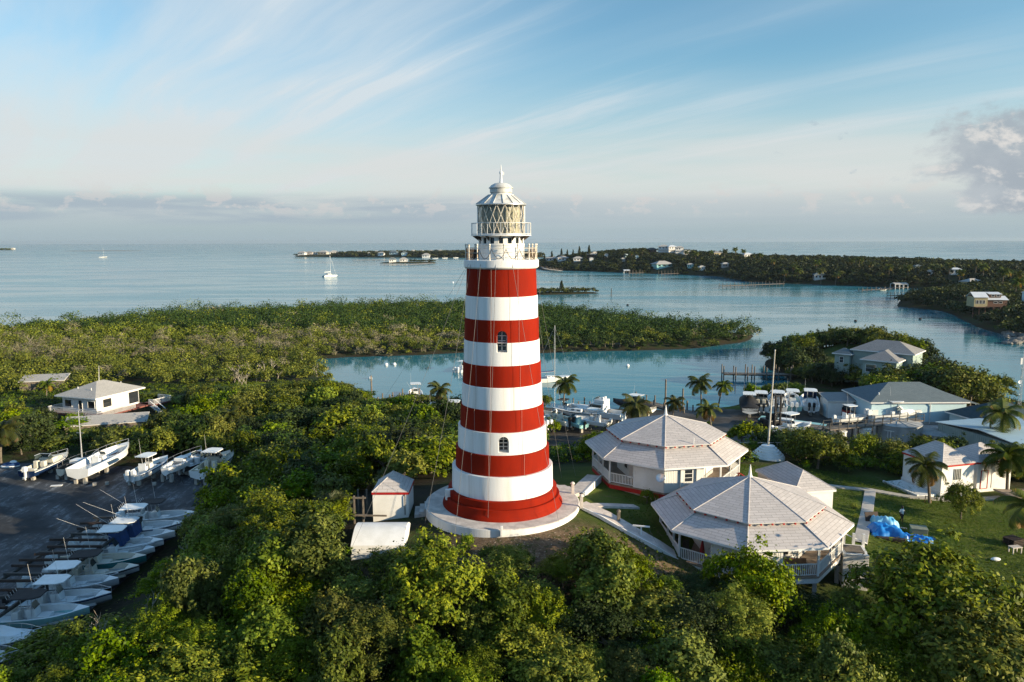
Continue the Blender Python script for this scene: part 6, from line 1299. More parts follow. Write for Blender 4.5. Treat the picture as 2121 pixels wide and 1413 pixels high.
def spare(pts, near=9):
    ok = np.ones(len(pts), bool)
    for hx, hy, w in FARH:
        L = math.hypot(hx, hy); ux, uy = hx/L, hy/L; a = (pts[:, 0]-hx)*ux+(pts[:, 1]-hy)*uy; c = -(pts[:, 0]-hx)*uy+(pts[:, 1]-hy)*ux
        ok &= ~((np.abs(c) < w*.55) & (a > -w*.5-.055*L) & (a < w*.6))
    return pts[ok]
def scatter(poly, sep, seed, fn, n=None, edge=.3):
    r = np.random.default_rng(seed); p = np.array(poly, float); x0, y0 = p.min(0); x1, y1 = p.max(0)
    gx, gy = np.meshgrid(np.arange(x0, x1, sep), np.arange(y0, y1, sep)); X_ = gx.ravel()+r.uniform(-.5, .5, gx.size)*sep; Y_ = gy.ravel()+r.uniform(-.5, .5, gx.size)*sep
    k = poly_sd(poly, X_, Y_) > edge; X_, Y_ = X_[k], Y_[k]; Z_ = fn(X_, Y_); k = Z_ > -.25; return np.stack([X_[k], Y_[k], Z_[k]], 1)
MANG = [(-330, 190), (-330, 235), (-260, 250), (-175, 262), (-120, 314), (-60, 344), (-10, 349), (20, 324), (45, 287), (64, 259), (80, 247), (79, 242), (70, 228), (54, 215), (33, 212), (8, 208), (-13, 209), (-30, 203), (-45, 201), (-53, 197), (-51, 188), (-45, 177), (-42, 166), (-44, 160), (-60, 156), (-90, 150), (-118, 140), (-150, 110)]
pts = scatter(MANG, 2.3, 5, ground, edge=-.6)
inv = np.abs(pts[:, 0])/pts[:, 1] < .78; pts = pts[inv]
keepo = ~((((pts[:, 0]+80)**2+(pts[:, 1]-153)**2) < 36)); keepo &= ~((np.abs(pts[:, 0]+71)*.5)**2+(pts[:, 1]-178)**2 < 9); pts = pts[keepo]
nz = wob(pts[:, 0], pts[:, 1], .45, 2.0); r = np.random.default_rng(8); u = r.random(len(pts))
sdm = poly_sd(MAIN, pts[:, 0], pts[:, 1]); grey = np.exp(-((pts[:, 1]-(222+.08*pts[:, 0]+14*wob(pts[:, 0], pts[:, 1], .3)))/20)**2)*(pts[:, 0] < -8)*.36+(nz > .40)*.3+.05
kd = np.where(u < grey, 2, np.where(u < grey+(1-grey)*.40, 0, 1)); farside = (pts[:, 1] > np.interp(pts[:, 0], [-300, -175, -110, -50, 20], [254, 252, 250, 240, 232])+6*wob(pts[:, 0], pts[:, 1], .8)); kd = np.where(farside & (r.random(len(pts)) < .85), 3, kd); rt_ = (pts[:, 0] > -6) & (r.random(len(pts)) < .8); kd = np.where(rt_, 3, kd)
sc_ = r.choice([.5, .8, 1.0, 1.25, 1.75], len(pts), p=[.24, .3, .22, .16, .08])*r.uniform(.85, 1.15, len(pts))*np.where(farside, 1.3, 1.0)*np.where(kd == 2, .9, 1)*(1+.25*nz)
sc_ = np.where((pts[:, 0] > 5) & (pts[:, 1] < 262), sc_*.95, sc_)
pts[:, :2] += r.normal(size=(len(pts), 2))*.8; near = pts[:, 1] < 225
thicket('mangrove_thicket', pts[near], sc_[near], kd[near], .40, 150, [L_M, L_M2, L_G, L_D], 21, 3.3, 1.9)
thicket('mangrove_thicket', pts[~near], sc_[~near], kd[~near], .52, 110, [L_M, L_M2, L_G, L_D], 22, 3.5, 2.1)
# undergrowth filling the ground below the trees
UND = [(-33, 56), (-36, 44), (-40, 30), (-30, 24), (30, 24), (46, 38), (46, 50), (30, 50), (24, 49), (14, 49), (7, 50.2), (-4, 51.5), (-9, 52.5), (-13, 53), (-13.6, 58), (-14.5, 64), (-15, 70), (-9, 74), (-3, 76), (2, 82), (3, 100), (-6, 116), (-20, 122), (-26, 140), (-40, 158), (-60, 158), (-100, 152), (-118, 148), (-75, 104), (-40, 103), (-36, 92), (-33, 80)]
pts = scatter(UND, 1.15, 6, ground); pts = pts[[clear(a, b, 1.2) for a, b, _ in pts]]
ok = np.array([not any((a-q)**2+(b-w)**2 < (c*.75)**2 for q, w, c in HOUSES) for a, b, _ in pts]); pts = pts[ok]
cl_ = np.array([ceil_z(a, b, .6) if b < 64 else 99 for a, b, _ in pts]); ok = cl_-pts[:, 2] > .55; pts = pts[ok]; cl_ = cl_[ok]
r = np.random.default_rng(9); sc_ = np.minimum(r.uniform(.5, 1.0, len(pts)), (cl_-pts[:, 2])/1.5)
thicket('undergrowth', pts, sc_, r.choice([0, 1, 2], len(pts), p=[.15, .15, .70]), .21, 70, [L_A, L_B, L_D], 23, 1.4, 1.1)  # mostly dark leaf colour, painting deep shade into the gaps between crowns
for poly, seed, hh in (([(28, 87), (32, 101), (70, 99), (92, 92), (92, 83), (60, 85), (44, 87)], 61, 2.0), ([(62, 158), (63, 178), (67, 194), (77, 206), (90, 209), (101, 203), (106, 188), (103, 172), (98, 176), (93, 172), (86, 192), (72, 186), (70, 172), (78, 160), (72, 152), (64, 152)], 62, 2.6), ([(2, 82), (3, 103), (14, 104), (30, 101), (32, 88), (26, 83), (15, 83)], 63, 1.5), ([(70, 131), (74, 140), (92, 142), (96, 134)], 64, 1.3), ([(94, 146), (98, 160), (103, 178), (106, 178), (101, 160), (97, 147)], 65, 1.2), ([(8, 49), (14, 45), (27, 47), (28, 51.5), (17, 50.5), (12, 53), (9.5, 52)], 66, .8)):
    pts = scatter(poly, 1.3, seed, ground); pts = pts[(pts[:, 0]-fp_.x+.35)**2+((pts[:, 1]-fp_.y+1.6)*.62)**2 > 2.9**2]; r = np.random.default_rng(seed); thicket('undergrowth', pts, r.uniform(.6, 1.2, len(pts)), r.choice([0, 1, 2], len(pts), p=[.25, .2, .55]), .26, 80, [L_A, L_B, L_D], seed, hh, 1.15)
# grass of the lawn and the dry bank
PATHS = [[(1205, 1042), (1412, 1158)], [(1192, 1020), (1230, 984)], [(1228, 1049), (1318, 1051)], [(1803, 1016), (1782, 1126)], [(1722, 1008), (1975, 1038), (2075, 1032)]]
PSEG = [(PG(*q0), PG(*q1)) for pp in PATHS for q0, q1 in zip(pp, pp[1:])]
def on_path(x, y):
    for a_, c_2 in PSEG:
        d_ = c_2-a_; tt = max(0, min(1, ((x-a_.x)*d_.x+(y-a_.y)*d_.y)/(d_.x**2+d_.y**2))); yield (x-a_.x-tt*d_.x)**2+(y-a_.y-tt*d_.y)**2 < .9**2
LAWN = [(8, 56), (10, 64), (9, 82), (22, 84), (36, 88), (46, 84), (52, 76), (60, 78), (66, 70), (56, 50), (40, 50), (29, 52), (29, 60), (27, 53), (18, 50), (12, 50)]
pts = scatter(LAWN, .33, 7, ground); pts = pts[[all((a-q)**2+(b-w)**2 > (c-1.0)**2 for q, w, c in NOGO[:3]) and not any(on_path(a, b)) for a, b, _ in pts]]
nzg = wob(pts[:, 0], pts[:, 1], 1.6, 1.0); sg = np.random.default_rng(4).uniform(.5, 1.1, len(pts))*(1+.5*np.clip(nzg, -.6, 1))*np.where(pts[:, 0] > 29, 1.15, .55)
L_GR = leaf_mat('grass_blade', (.050, .090, .010), (.095, .13, .018), (.065, .095, .012), .3, .6)
thicket('grass', pts, sg, np.zeros(len(pts), int), .20, 9, [L_GR], 31, .30, .26, .16)
# ================================================================== yards, paths, docks, small things
def asphalt(name, dark, pale, ang, amt, wet=.3):
    m = bpy.data.materials.new(name); m.use_nodes = True; t = T(m.node_tree); m.node_tree.nodes.clear()
    pos = t.n('ShaderNodeNewGeometry').outputs['Position']; st = t.n('ShaderNodeMapping', {0: pos, 2: (0, 0, R(ang)), 3: (3.2, .8, 1)}, vector_type='TEXTURE').outputs[0]
    n1 = t.noise(st, .9, 6, .68, .5); n2 = t.noise(pos, .16, 5, .6); n3 = t.noise(pos, 5.0, 4, .7)
    col = t.mix(t.ss(n2, .35, .65), dark, tuple(x*1.9 for x in dark)); col = t.mix(t.m('MULTIPLY', t.m('MULTIPLY', t.ss(n1, .47, .66), t.m('MULTIPLY', t.ss(n2, .38, .62), t.ss(t.noise(pos, 1.7, 5, .7), .38, .58))), amt), col, pale); col = t.mix(t.ss(t.noise(pos, .45, 5, .65), .56, .66, 0, .6), col, tuple(x*.45 for x in dark)); col = t.mix(t.ss(n3, .4, .7, 0, .35), col, tuple(x*.5 for x in dark))
    bp = t.n('ShaderNodeBump', {'Strength': .4, 'Distance': .02, 'Height': n3}).outputs[0]
    p = t.n('ShaderNodeBsdfPrincipled', {'Base Color': col, 'Roughness': t.ss(n2, .3, .7, .85, .85-wet), 'Specular IOR Level': .3, 'Normal': bp}); t.n('ShaderNodeOutputMaterial', {0: p.outputs[0]}); return m
def over(poly, lift, soft=.6):
    def f(x, y):
        sd = poly_sd(poly, x, y)+wob(x, y, 1.2)*1.2; return np.where(sd > 0, ground(x, y)+lift, ground(x, y)-.3)
    return f
YL = [(-130, 30), (-41, 34), (-36.2, 44), (-34.6, 54), (-34.0, 66), (-35.5, 80), (-37.5, 92), (-41, 98), (-62, 99), (-100, 101), (-130, 101)]
grid_sheet('boatyard_pavement', np.arange(-128, -32, .8), np.arange(32, 103, .8), over(YL, .05), asphalt('yard_asphalt', (.028, .030, .033), (.28, .30, .32), 92, .9))
YM = [(-14, 104), (-12, 136), (-2, 137), (9, 134), (20, 133), (31, 131), (36, 133), (41, 131), (48, 138), (56, 138), (60, 134), (92, 134), (92, 100), (60, 99), (40, 102), (20, 103)]
grid_sheet('boatyard_pavement', np.arange(-14, 94, .8), np.arange(98, 139, .8), over(YM, .05), asphalt('marina_asphalt', (.040, .036, .032), (.26, .23, .20), 12, .5))
def walk(name, pts, w, mat, skirt=.5, edge=None):
    b = MB(); e = MB(); pts = [Vector(p) for p in pts]; L = []
    for i, p in enumerate(pts):
        d = (pts[min(i+1, len(pts)-1)]-pts[max(i-1, 0)]); n = Vector((-d.y, d.x, 0)).normalized()*w/2; L.append((p+n, p-n))
    for (a, c), (a2, c2) in zip(L, L[1:]):
        dn = Vector((0, 0, -skirt)); b.quad(a, c, c2, a2); b.quad(a, a2, a2+dn, a+dn); b.quad(c2, c, c+dn, c2+dn)
        if edge: n = (c-a).normalized()*.06; e.slab([c+Vector((0, 0, .04)), c+n*2+Vector((0, 0, .04)), c2+n*2+Vector((0, 0, .04)), c2+Vector((0, 0, .04))], skirt)
    o = struct(b.build(name, mat))
    if edge: e.build('kerb', edge, o)
    return o
rp = [P(1205, 1042, 8.85)]+[PG(*q) for q in ((1255, 1072), (1310, 1104), (1365, 1134))]+[P(1412, 1156, 6.26)]
for q in rp[1:4]: q.z += .30
walk('path', rp, 1.2, CONCW, 1.3, WHITE)
walk('path', [P(1192, 1020, 8.75), P(1212, 1000, 8.6), P(1230, 984, 8.3)], 1.3, CONCW, .9, WHITE)
def gpath(name, pxs, w, mat, n=10, jag=0):
    q = [PG(*p) for p in pxs]; pts = []
    for a, c in zip(q, q[1:]):
        for i in range(n): p = a.lerp(c, i/n); p.x += jag*math.sin(i*2.3+p.y); p.z = gz(p.x, p.y)+.14; pts.append(p)
    p = q[-1].copy(); p.z += .14; pts.append(p); walk(name, pts, w, mat, .3)
gpath('path', [(1228, 1049), (1318, 1051)], .9, CONCW)
gpath('path', [(1803, 1016), (1796, 1060), (1782, 1126)], 1.1, CONC)
gpath('path', [(1722, 1008), (1800, 1016), (1880, 1030), (1975, 1038), (2075, 1032)], .9, BLOCK, 12, .12)
gpath('path', [(1995, 782), (2008, 798), (2002, 812)], 1.6, WOOD, 5)
b = MB()
for i in range(4): p = P(1216+9*i, 1030+2*i, 8.5-.12*i); b.box((p.x, p.y, 8.3-.17*i), (1.2, 2.2, .5), rz=-.3)
# posts by the terrace
def post(px, py, z, h, w, mat, lab, cap=True):
    p = P(px, py, z); t = thing('bollard', lab, 'post', p); b = MB(); b.box((0, 0, h/2), (w, w, h)); b.build('shaft', mat, t, bevel=.02)
    if cap: b = MB(); b.lathe([(w*.75, h), (w*.75, h+.05), (w*.45, h+.16), (0, h+.2)], 10); b.build('cap', mat, t)
post(1186, 1024, 8.9, .95, .26, CONCW, 'round topped pink post at terrace edge by the upper path'); post(1204, 1052, 8.85, 1.0, .26, CONCW, 'round topped pink post where terrace meets the lower path')
post(1281, 1088, 7.9, 1.15, .24, WOOD, 'weathered wooden post on the grass beside the lower path'); post(1039, 1112, 8.5, .85, .2, WHITE, 'small white post before the terrace wall', False)
p = P(1039, 1116, 8.15); b = MB(); b.box((0, 0, .15), (.9, .5, .5)); tag(b.build('brick_plinth', M('old_brick', (.26, .09, .06), (.2, .12, .09), 4, .9), loc=p), 'low red brick block at foot of the white post', 'block')
def tpost(px, py, pyt, lab, z):
    p = P(px, py, z); d = ray(px, pyt); h = H+d[2]/d[1]*p.y-p.z; t = thing('clothesline_post', lab, 'clothesline post', p, R(-15)); b = MB(); b.tube((0, 0, 0), (0, 0, h), .06); b.build('pole', WHITE, t); b = MB(); b.box((0, 0, h), (1.35, .12, .10)); b.build('crossbar', WHITE, t); b = MB(); b.lathe([(.25, 0), (.25, .12), (0, .14)], 12); b.build('foot', CONC, t); return p+Vector((0, 0, h))
a = tpost(1327, 1146, 1090, 'white T shaped clothesline post beside the lower path', 6.2); c = tpost(1374, 1195, 1164, 'white T shaped clothesline post below the near verandah', 4.9)
for s in (-.5, .5):
    b = MB(); q = Vector((s, -.13*s*2, .03)); b.path([(a+q).lerp(c+q, i/8)-Vector((0, 0, .25*math.sin(math.pi*i/8))) for i in range(9)], .010, 4); tag(b.build('clothesline', GUY), 'thin clothesline strung between the two white T posts', 'line', 'lines between the T posts')
# flagpole
p = P(1590, 948, 3.8); fp = thing('flagpole', 'tall grey pole on white stepped conical base between houses and marina', 'flagpole', p)
b = MB(); pr = [(2.05, -.3), (2.05, .25)]
for i in range(5): r0 = 1.95-.27*i; pr += [(r0, .25+.27*i), (r0-.06, .50+.27*i), (r0-.2, .52+.27*i)]
pr += [(.55, 1.62), (0, 1.66)]; b.lathe(pr, 40); b.build('stepped_base', WHITE, fp); b = MB(); b.tube((0, 0, 1.5), (.35, 0, 13.6), .125, .065, 10); b.ball((.35, 0, 13.65), .11, 6); b.build('pole', M('pole_wood', (.58, .54, .47), (.46, .42, .36), 2, .8), fp)
# tanks
def tank(px, py, z, r, lab, mat, lid=True, dz=None):
    p = P(px, py, z); g = dz if dz is not None else 1.2; t = thing('water_tank', lab, 'tank', (p.x, p.y, g)); h = z-g; b = MB(); b.lathe([(r, -.2), (r, h)], 40)
    for i in range(28): a = 2*math.pi*i/28; b.box((r*math.cos(a), r*math.sin(a), h/2), (.05, .10, h), rz=a)
    b.build('wall', mat, t); b = MB(); b.lathe([(r+.08, h-.08), (r+.08, h+.02), (r*.5, h+.16), (.25, h+.28), (.25, h+.4), (0, h+.42)], 40); o = b.build('lid', mat, t)
    b = MB(); [b.tube((r*math.cos(a), r*math.sin(a), h+.05), (.2*math.cos(a), .2*math.sin(a), h+.31), .03, n=4) for a in [2*math.pi*i/12 for i in range(12)]]; b.build('seam', CONC if mat is TANKM else mat, o); return t
tank(1643, 896, 3.3, 3.5, 'wide flat pale tank with radial lid seams right of the flagpole', TANKM); tank(1860, 875, 3.7, 3.3, 'tall wide grey tank behind the gangway end', TANKM); tank(1851, 888, 3.0, 1.75, 'small white tank streaked with rust before the tall tank', TANKW)
tank(1952, 894, 2.7, 3.7, 'wide low grey tank beside the workshop wall', TANKM); tank(1738, 892, 3.2, 1.05, 'white cylindrical tank under the gangway near its stair', TANKW); tank(1788, 886, 3.3, 1.1, 'white cylindrical tank under the middle of the gangway', TANKW)
# gangway with stair
a, c = P(1712, 888, 3.75), P(1905, 869, 3.75); gw = thing('gangway', 'long raised grey walkway with dark railings and a stair in the marina', 'walkway', (a.x, a.y, 1.2), math.atan2(c.y-a.y, c.x-a.x)); L = (c-a).length; z = 2.5
b = MB(); b.box((L/2, 0, z), (L, 1.5, .16)); b.build('deck', WOOD, gw)
for sy in (-.75, .75):
    b = MB(); [b.tube((0, sy, z+hh), (L, sy, z+hh), .035, n=5) for hh in (.55, 1.05)]; [b.box((L*i/11, sy, z+.5), (.09, .09, 1.1)) for i in range(12)]; b.build('railing', STEEL, gw)
for i in range(5):
    for sy in (-.6, .6): b = MB(); b.box((L*(i+.5)/5, sy, z/2), (.14, .14, z)); b.build('leg', STEEL, gw)
b = MB(); [b.box((-.25*i-.1, -.0, z-.2*i-.1), (.26, 1.2, .05)) for i in range(12)]
for sy in (-.62, .62): b.slab([(0, sy, z+.1), (0, sy+.06, z+.1), (-3.1, sy+.06, -.05), (-3.1, sy, -.05)], .2); b.tube((0, sy, z+1), (-3.1, sy, .95), .04, n=5); [b.tube((-x_, sy, z-.8*x_), (-x_, sy, z+1-.8*x_), .03, n=5) for x_ in (0, 1.0, 2.0, 3.0)]
b.build('stair', STEEL, gw)
# forklift and loader
p = P(1598, 889, 1.35); t = thing('forklift', 'tall black boat forklift behind the flagpole', 'forklift', p, R(-70))
for sy in (-.5, .5): b = MB(); b.box((1.3, sy, 2.9), (.24, .22, 5.8)); b.build('mast_rail', BLACKP, t)
b = MB(); [b.box((1.3, 0, zz), (.16, .9, .2)) for zz in (.6, 3.0, 5.6)]; b.build('mast_crossbar', BLACKP, t); b = MB(); b.box((-.6, 0, 1.0), (2.6, 1.7, 1.1)); b.build('body', BLACKP, t, bevel=.1); b = MB(); b.box((-.1, 0, 2.1), (1.3, 1.3, 1.2)); b.build('cab', GLASS, t, bevel=.05)
for sx in (.9, -1.5):
    for sy in (-.9, .9): b = MB(); b.tube((sx, sy-.18, .55), (sx, sy+.18, .55), .55, n=16); b.build('wheel', BLACKT, t)
for sy in (-.5, .5): b = MB(); b.box((2.5, sy, .5), (2.4, .2, .1)); b.build('fork', BLACKP, t)
p = P(1754, 866, 1.3); t = thing('loader', 'red compact loader with black cab before the blue building', 'loader', p, R(-80))
b = MB(); b.box((-.5, 0, .85), (1.9, 1.5, .9)); b.build('body', REDMACH, t, bevel=.08); b = MB(); b.box((-.5, 0, 1.75), (1.2, 1.2, 1.0)); b.build('cab', GLASS, t, bevel=.05); b = MB(); b.slab([(.9, -.95, .2), (1.7, -.95, .25), (1.7, .95, .25), (.9, .95, .2)], .08); b.box((.9, 0, .6), (.08, 1.9, .9)); b.build('bucket', REDMACH, t)
for sx in (.2, -1.1):
    for sy in (-.85, .85): b = MB(); b.tube((sx, sy-.15, .4), (sx, sy+.15, .4), .4, n=14); b.build('wheel', BLACKT, t)
for sy in (-.7, .7): b = MB(); b.box((.3, sy, 1.1), (1.6, .14, .2), ry=R(20)); b.build('lift_arm', REDMACH, t)
# low yellow line fence along the hedge
def rail_fence(p0, p1, lab, zz):
    a, c = P(*p0, zz), P(*p1, zz); t = thing('fence', lab, 'fence', a, math.atan2(c.y-a.y, c.x-a.x)); L = (c-a).length; g0 = [gz(*(a.lerp(c, i/8)[:2])) for i in range(9)]
    b = MB(); b.tube((0, 0, 0), (L, 0, 0), .045, n=6); b.build('rail', CONCW, t)
    for i in range(9): b = MB(); b.box((L*i/8, 0, (g0[i]-zz)/2-.1), (.09, .09, zz-g0[i]+.2)); b.build('post', CONCW, t)
rail_fence((1530, 917), (1690, 917), 'pale single rail fence running behind the flagpole base', 4.6)
rail_fence((1158, 931), (1208, 926), 'white pipe rail at the slip right of the tower', 2.6)
# docks
def dock(pts, w, z, lab, grp=None, piles=True, step=2.6, ph=1.1, mat=None, cat='dock', fn=None):
    pts = [Vector((p[0], p[1], 0)) for p in pts]; t = thing('dock', lab, cat, (pts[0].x, pts[0].y, 0), 0, grp); o = pts[0]; b = MB(); k = MB(); ks = []
    for a, c in zip(pts, pts[1:]):
        d = c-a; L = d.length; rz = math.atan2(d.y, d.x); m_ = (a+c)/2-o; n = max(1, int(L/.34))
        if L < 60:
            for i in range(n): q = a.lerp(c, (i+.5)/n)-o; b.box((q.x, q.y, z+.012*math.sin(i*3.7)), (L/n*.93, w, .07), rz=rz)
        else: b.box((m_.x, m_.y, z), (L, w, .1), rz=rz)
        nn = Vector((-math.sin(rz), math.cos(rz), 0))*(w/2+.1)
        for sg in (-1, 1): q = m_+nn*sg*.8; k.box((q.x, q.y, z-.17), (L, .12, .2), rz=rz)
        for i in range(int(L/step)+1):
            for sg in (-1, 1): q = a.lerp(c, min(1, i*step/L))-o+nn*sg; hh = ph*(.75+.5*abs(math.sin(i*1.7+sg))); ks.append((q.x, q.y, hh))
    b.build('decking', mat or WOOD, t); k.build('stringer', WOODD, t)
    for x_, y_, hh in ks[:100]: g = MB(); g.tube((x_, y_, -1.2), (x_, y_, z+hh), .15, .13, n=8); g.build('piling', WOOD, t)
    return t
X2 = lambda *a: [P(px, py, .9)[:2] for px, py in a]
dock(X2((1199, 839), (1222, 852), (1242, 866)), 2.0, 1.0, 'short grey dock with dark pilings beside the daysailer')
dock(X2((1307, 828), (1345, 836), (1400, 850), (1432, 856)), 2.6, 1.0, 'angled timber dock behind the far roof with rows of pilings')
dock(X2((752, 840), (800, 832), (862, 818)), 1.8, 1.1, 'grey dock with pilings at the tree edge left of the tower')
dock(X2((1497, 776), (1560, 777), (1640, 778), (1668, 780)), 2.4, 1.2, 'long dark dock reaching from the wooded point into the lagoon', ph=1.6)
for px, py, pyt, lab in ((1378, 842, 787, 'tallest mooring post beside the angled dock'), (1414, 843, 806, 'second tall mooring post right of the angled dock'), (1400, 850, 826, 'short mooring post at the end of the angled dock'), (770, 826, 779, 'tall mooring post in the water by the left dock'), (1423, 850, 831, 'low mooring post closest to the grassy bank')):
    p = P(px, py, 0); d = ray(px, pyt); h = H+d[2]/d[1]*p.y; b = MB(); b.tube((0, 0, -1), (0, 0, h), .17, .15, n=10); b.lathe([(.16, h), (.12, h+.1), (0, h+.12)], 10); tag(b.build('mooring_post', WOOD, loc=p), lab, 'post')
t = thing('dock', 'weathered pile row and low jetty along the mangrove edge across the lagoon', 'jetty', P(1262, 724, 0))
b = MB(); b.box((0, 0, 1.6), (16, .3, .16), rz=.08); b.build('beam', WOOD, t)
for i in range(8): b = MB(); b.tube((-7.5+2.1*i, .3*math.sin(i), -1), (-7.5+2.1*i, .3*math.sin(i), 1.9+.5*math.sin(i*2)), .12, n=6); b.build('piling', WOOD, t)
# buoys and piles in the water
for i, (px, py) in enumerate(((1300, 759), (800, 757), (817, 756), (767, 785), (938, 586), (1586, 714), (1300, 633), (1772, 666), (1906, 662), (1200, 690))):
    p = P(px, py, 0); b = MB(); b.ball((0, 0, .15), .32+.0008*p.y, 7); tag(b.build('buoy', GEL if i < 5 else BLACKT, loc=p, smooth=True), 'white round mooring buoy floating in the lagoon' if i < 5 else 'small dark float on the water of the bay', 'buoy', 'white buoys' if i < 5 else 'dark floats')
b = MB(); b.tube((0, 0, -1), (0, 0, 4.2), .2, n=8); tag(b.build('channel_pile', WOODD, loc=P(1266, 613, 0)), 'lone dark pile in open water right of the little wooded islet', 'pile')
# radio mast at the right edge
p = P(2110, 858, 1.3); t = thing('radio_mast', 'slim lattice radio mast with white panels at right edge', 'mast', p); b = MB()
for i in range(3): a = 2*math.pi*i/3; b.tube((.28*math.cos(a), .28*math.sin(a), 0), (.14*math.cos(a), .14*math.sin(a), 10), .03, n=5)
for k in range(20): a = 2*math.pi*k/3; r0 = .28-.007*k; b.tube((r0*math.cos(a), r0*math.sin(a), k*.5), (r0*math.cos(a+2.094), r0*math.sin(a+2.094), k*.5+.5), .016, n=4); b.tube((r0*math.cos(a+2.094), r0*math.sin(a+2.094), k*.5), (r0*math.cos(a+4.19), r0*math.sin(a+4.19), k*.5+.25), .016, n=4)
b.build('lattice', ALU, t); b = MB(); b.tube((0, 0, 10), (0, 0, 13), .03, n=5); b.build('aerial', WHITE, t)
for sx in (-.4, .4): b = MB(); b.box((sx, -.1, 9.2), (.32, .2, 1.1)); b.build('panel', WHITE, t)
b = MB(); b.lathe([(0, 0), (.2, .03), (.3, .12), (.28, .13), (0, .03)], 14); o = b.build('dish', WHITE, t); o.location = (-.4, -.1, 5.6); o.rotation_euler = (R(80), 0, 0)
# tarpaulin heap, box, pallets, bench
p = PG(1840, 1108); t = thing('tarp_heap', 'heap of goods under bright blue and pale tarpaulins on the lawn', 'tarpaulin', p, R(-12))
def blanket(name, cx_, cy_, w, d, h, mat, seed, n=26):
    r = np.random.default_rng(seed); xs = np.linspace(-1, 1, n); X_, Y_ = np.meshgrid(xs, xs); ph = r.uniform(0, 6, 5)
    q = np.clip(1-np.maximum(np.abs(X_)**2.6, np.abs(Y_)**2.6), 0, 1)**.55; z = h*q*(.82+.18*np.sin(X_*2.2+ph[0])*np.cos(Y_*2.7+ph[1]))+.05*np.sin(X_*9+Y_*4+ph[2])*(.4+q)+.04*np.sin(Y_*13-X_*6+ph[3])+.03*np.sin(X_*21+ph[4])
    sx = 1+.10*np.sin(5*np.arctan2(Y_, X_)+ph[1]); co = np.stack([cx_+X_*w/2*sx, cy_+Y_*d/2*sx, np.maximum(z, .02)], -1).reshape(-1, 3); i = np.arange(n*n).reshape(n, n); f = np.stack([i[:-1, :-1], i[:-1, 1:], i[1:, 1:], i[1:, :-1]], -1).reshape(-1, 4)
    me = bpy.data.meshes.new(name); me.from_pydata(co.tolist(), [], f.tolist()); me.materials.append(mat); me.polygons.foreach_set('use_smooth', [True]*len(f)); o = bpy.data.objects.new(name, me); COL.objects.link(o); o.parent = t
blanket('blue_sheet', -.3, -.2, 3.1, 2.4, 1.25, TARP, 1); blanket('pale_sheet', .1, 1.6, 2.4, 2.0, 1.45, TARPL, 2); blanket('trailing_sheet', 2.2, -.7, 2.6, 1.5, .45, TARP, 3)
b = MB(); [b.box((-.2, -1.55-.02*i, .12+.09*i), (2.4, .5, .08), rz=R(-6+i)) for i in range(3)]; b.box((-.9, 2.4, .7), (1.3, .08, 1.1), rz=.3, rx=R(-20)); b.build('board', RUST, t)
p = PG(1902, 1112); t = thing('utility_box', 'square grey green utility box beside the blue tarpaulin', 'box', p, R(-18)); b = MB(); b.box((0, 0, .42), (1.35, 1.1, .95)); b.build('body', M('box_green_grey', (.20, .21, .15), (.16, .17, .12), 1, .7), t, bevel=.03); b = MB(); b.box((0, 0, .92), (1.42, 1.17, .07)); b.build('lid', M('box_lid', (.24, .25, .18)), t)
p = PG(1924, 1116); b = MB(); b.slab([(-.5, -.25, .12), (.5, -.3, .06), (.45, .3, .1), (-.4, .25, .18)], .03); tag(b.build('tarp_scrap', TARP, loc=p), 'loose scrap of blue tarpaulin on grass beyond the utility box', 'tarpaulin')
p = PG(1864, 1094); b = MB(); b.box((0, 0, .05), (1.2, .3, .05), rz=-.4); tag(b.build('plank', CONCW, loc=p), 'pale plank lying on the grass near the walking person', 'plank')
p = PG(2098, 1130); t = thing('pallet_stack', 'leaning stack of brown pallets under the palm at lower right', 'pallets', p, R(20)); 
for k in range(5): b = MB(); [b.box((-.6+.2*i, 0, .1+.16*k), (.12, 1.2, .03)) for i in range(7)]; [b.box((0, y_, .04+.16*k), (1.3, .1, .1)) for y_ in (-.5, 0, .5)]; b.build('pallet', RUST, t)
p = PG(2102, 1146); t = thing('small_table', 'small pale table standing below the pallet stack', 'table', p, R(10)); b = MB(); b.box((0, 0, .62), (1.0, .6, .06)); b.build('top', CONCW, t)
for sx in (-.42, .42):
    for sy in (-.24, .24): b = MB(); b.box((sx, sy, .3), (.08, .08, .6)); b.build('leg', CONCW, t)
p = PG(1920, 1040); t = thing('prop_frame', 'small wooden trestle propping the young palm trunk', 'trestle', p); b = MB(); [b.tube((sx*.35, -.2, 0), (sx*.25, -.1, .75), .04, n=6) for sx in (-1, 1)]; b.build('leg', WOODR, t); b = MB(); b.tube((-.3, -.1, .7), (.3, -.1, .7), .04, n=6); b.build('bar', WOODR, t)
p = PG(2062, 1163); b = MB(); b.ball((0, 0, .2), .3, 6, (1.5, .7, .6)); tag(b.build('bucket_heap', GEL, loc=p, smooth=True), 'small white bundle on the grass above the lime tree', 'bundle')
# bright rags on the lawn of the point
for i, (px, py, mm) in enumerate(((1928, 776, REDMACH), (1938, 773, GEL), (1946, 770, REDTRIM), (1926, 779, GEL), (1935, 769, TARPL))):
    p = PG(px, py); b = MB(); b.ball((0, 0, .15), .45, 6, (1.4, .8, .5)); tag(b.build('towel_bundle', mm, loc=p, smooth=True), ['red bundle on the lawn of the point, nearest the house', 'white bundle between the red ones on the point lawn', 'red bundle on point lawn farthest from the house', 'white bundle at the front edge of the point lawn', 'pale blue bundle at the back of point lawn'][i], 'bundle')
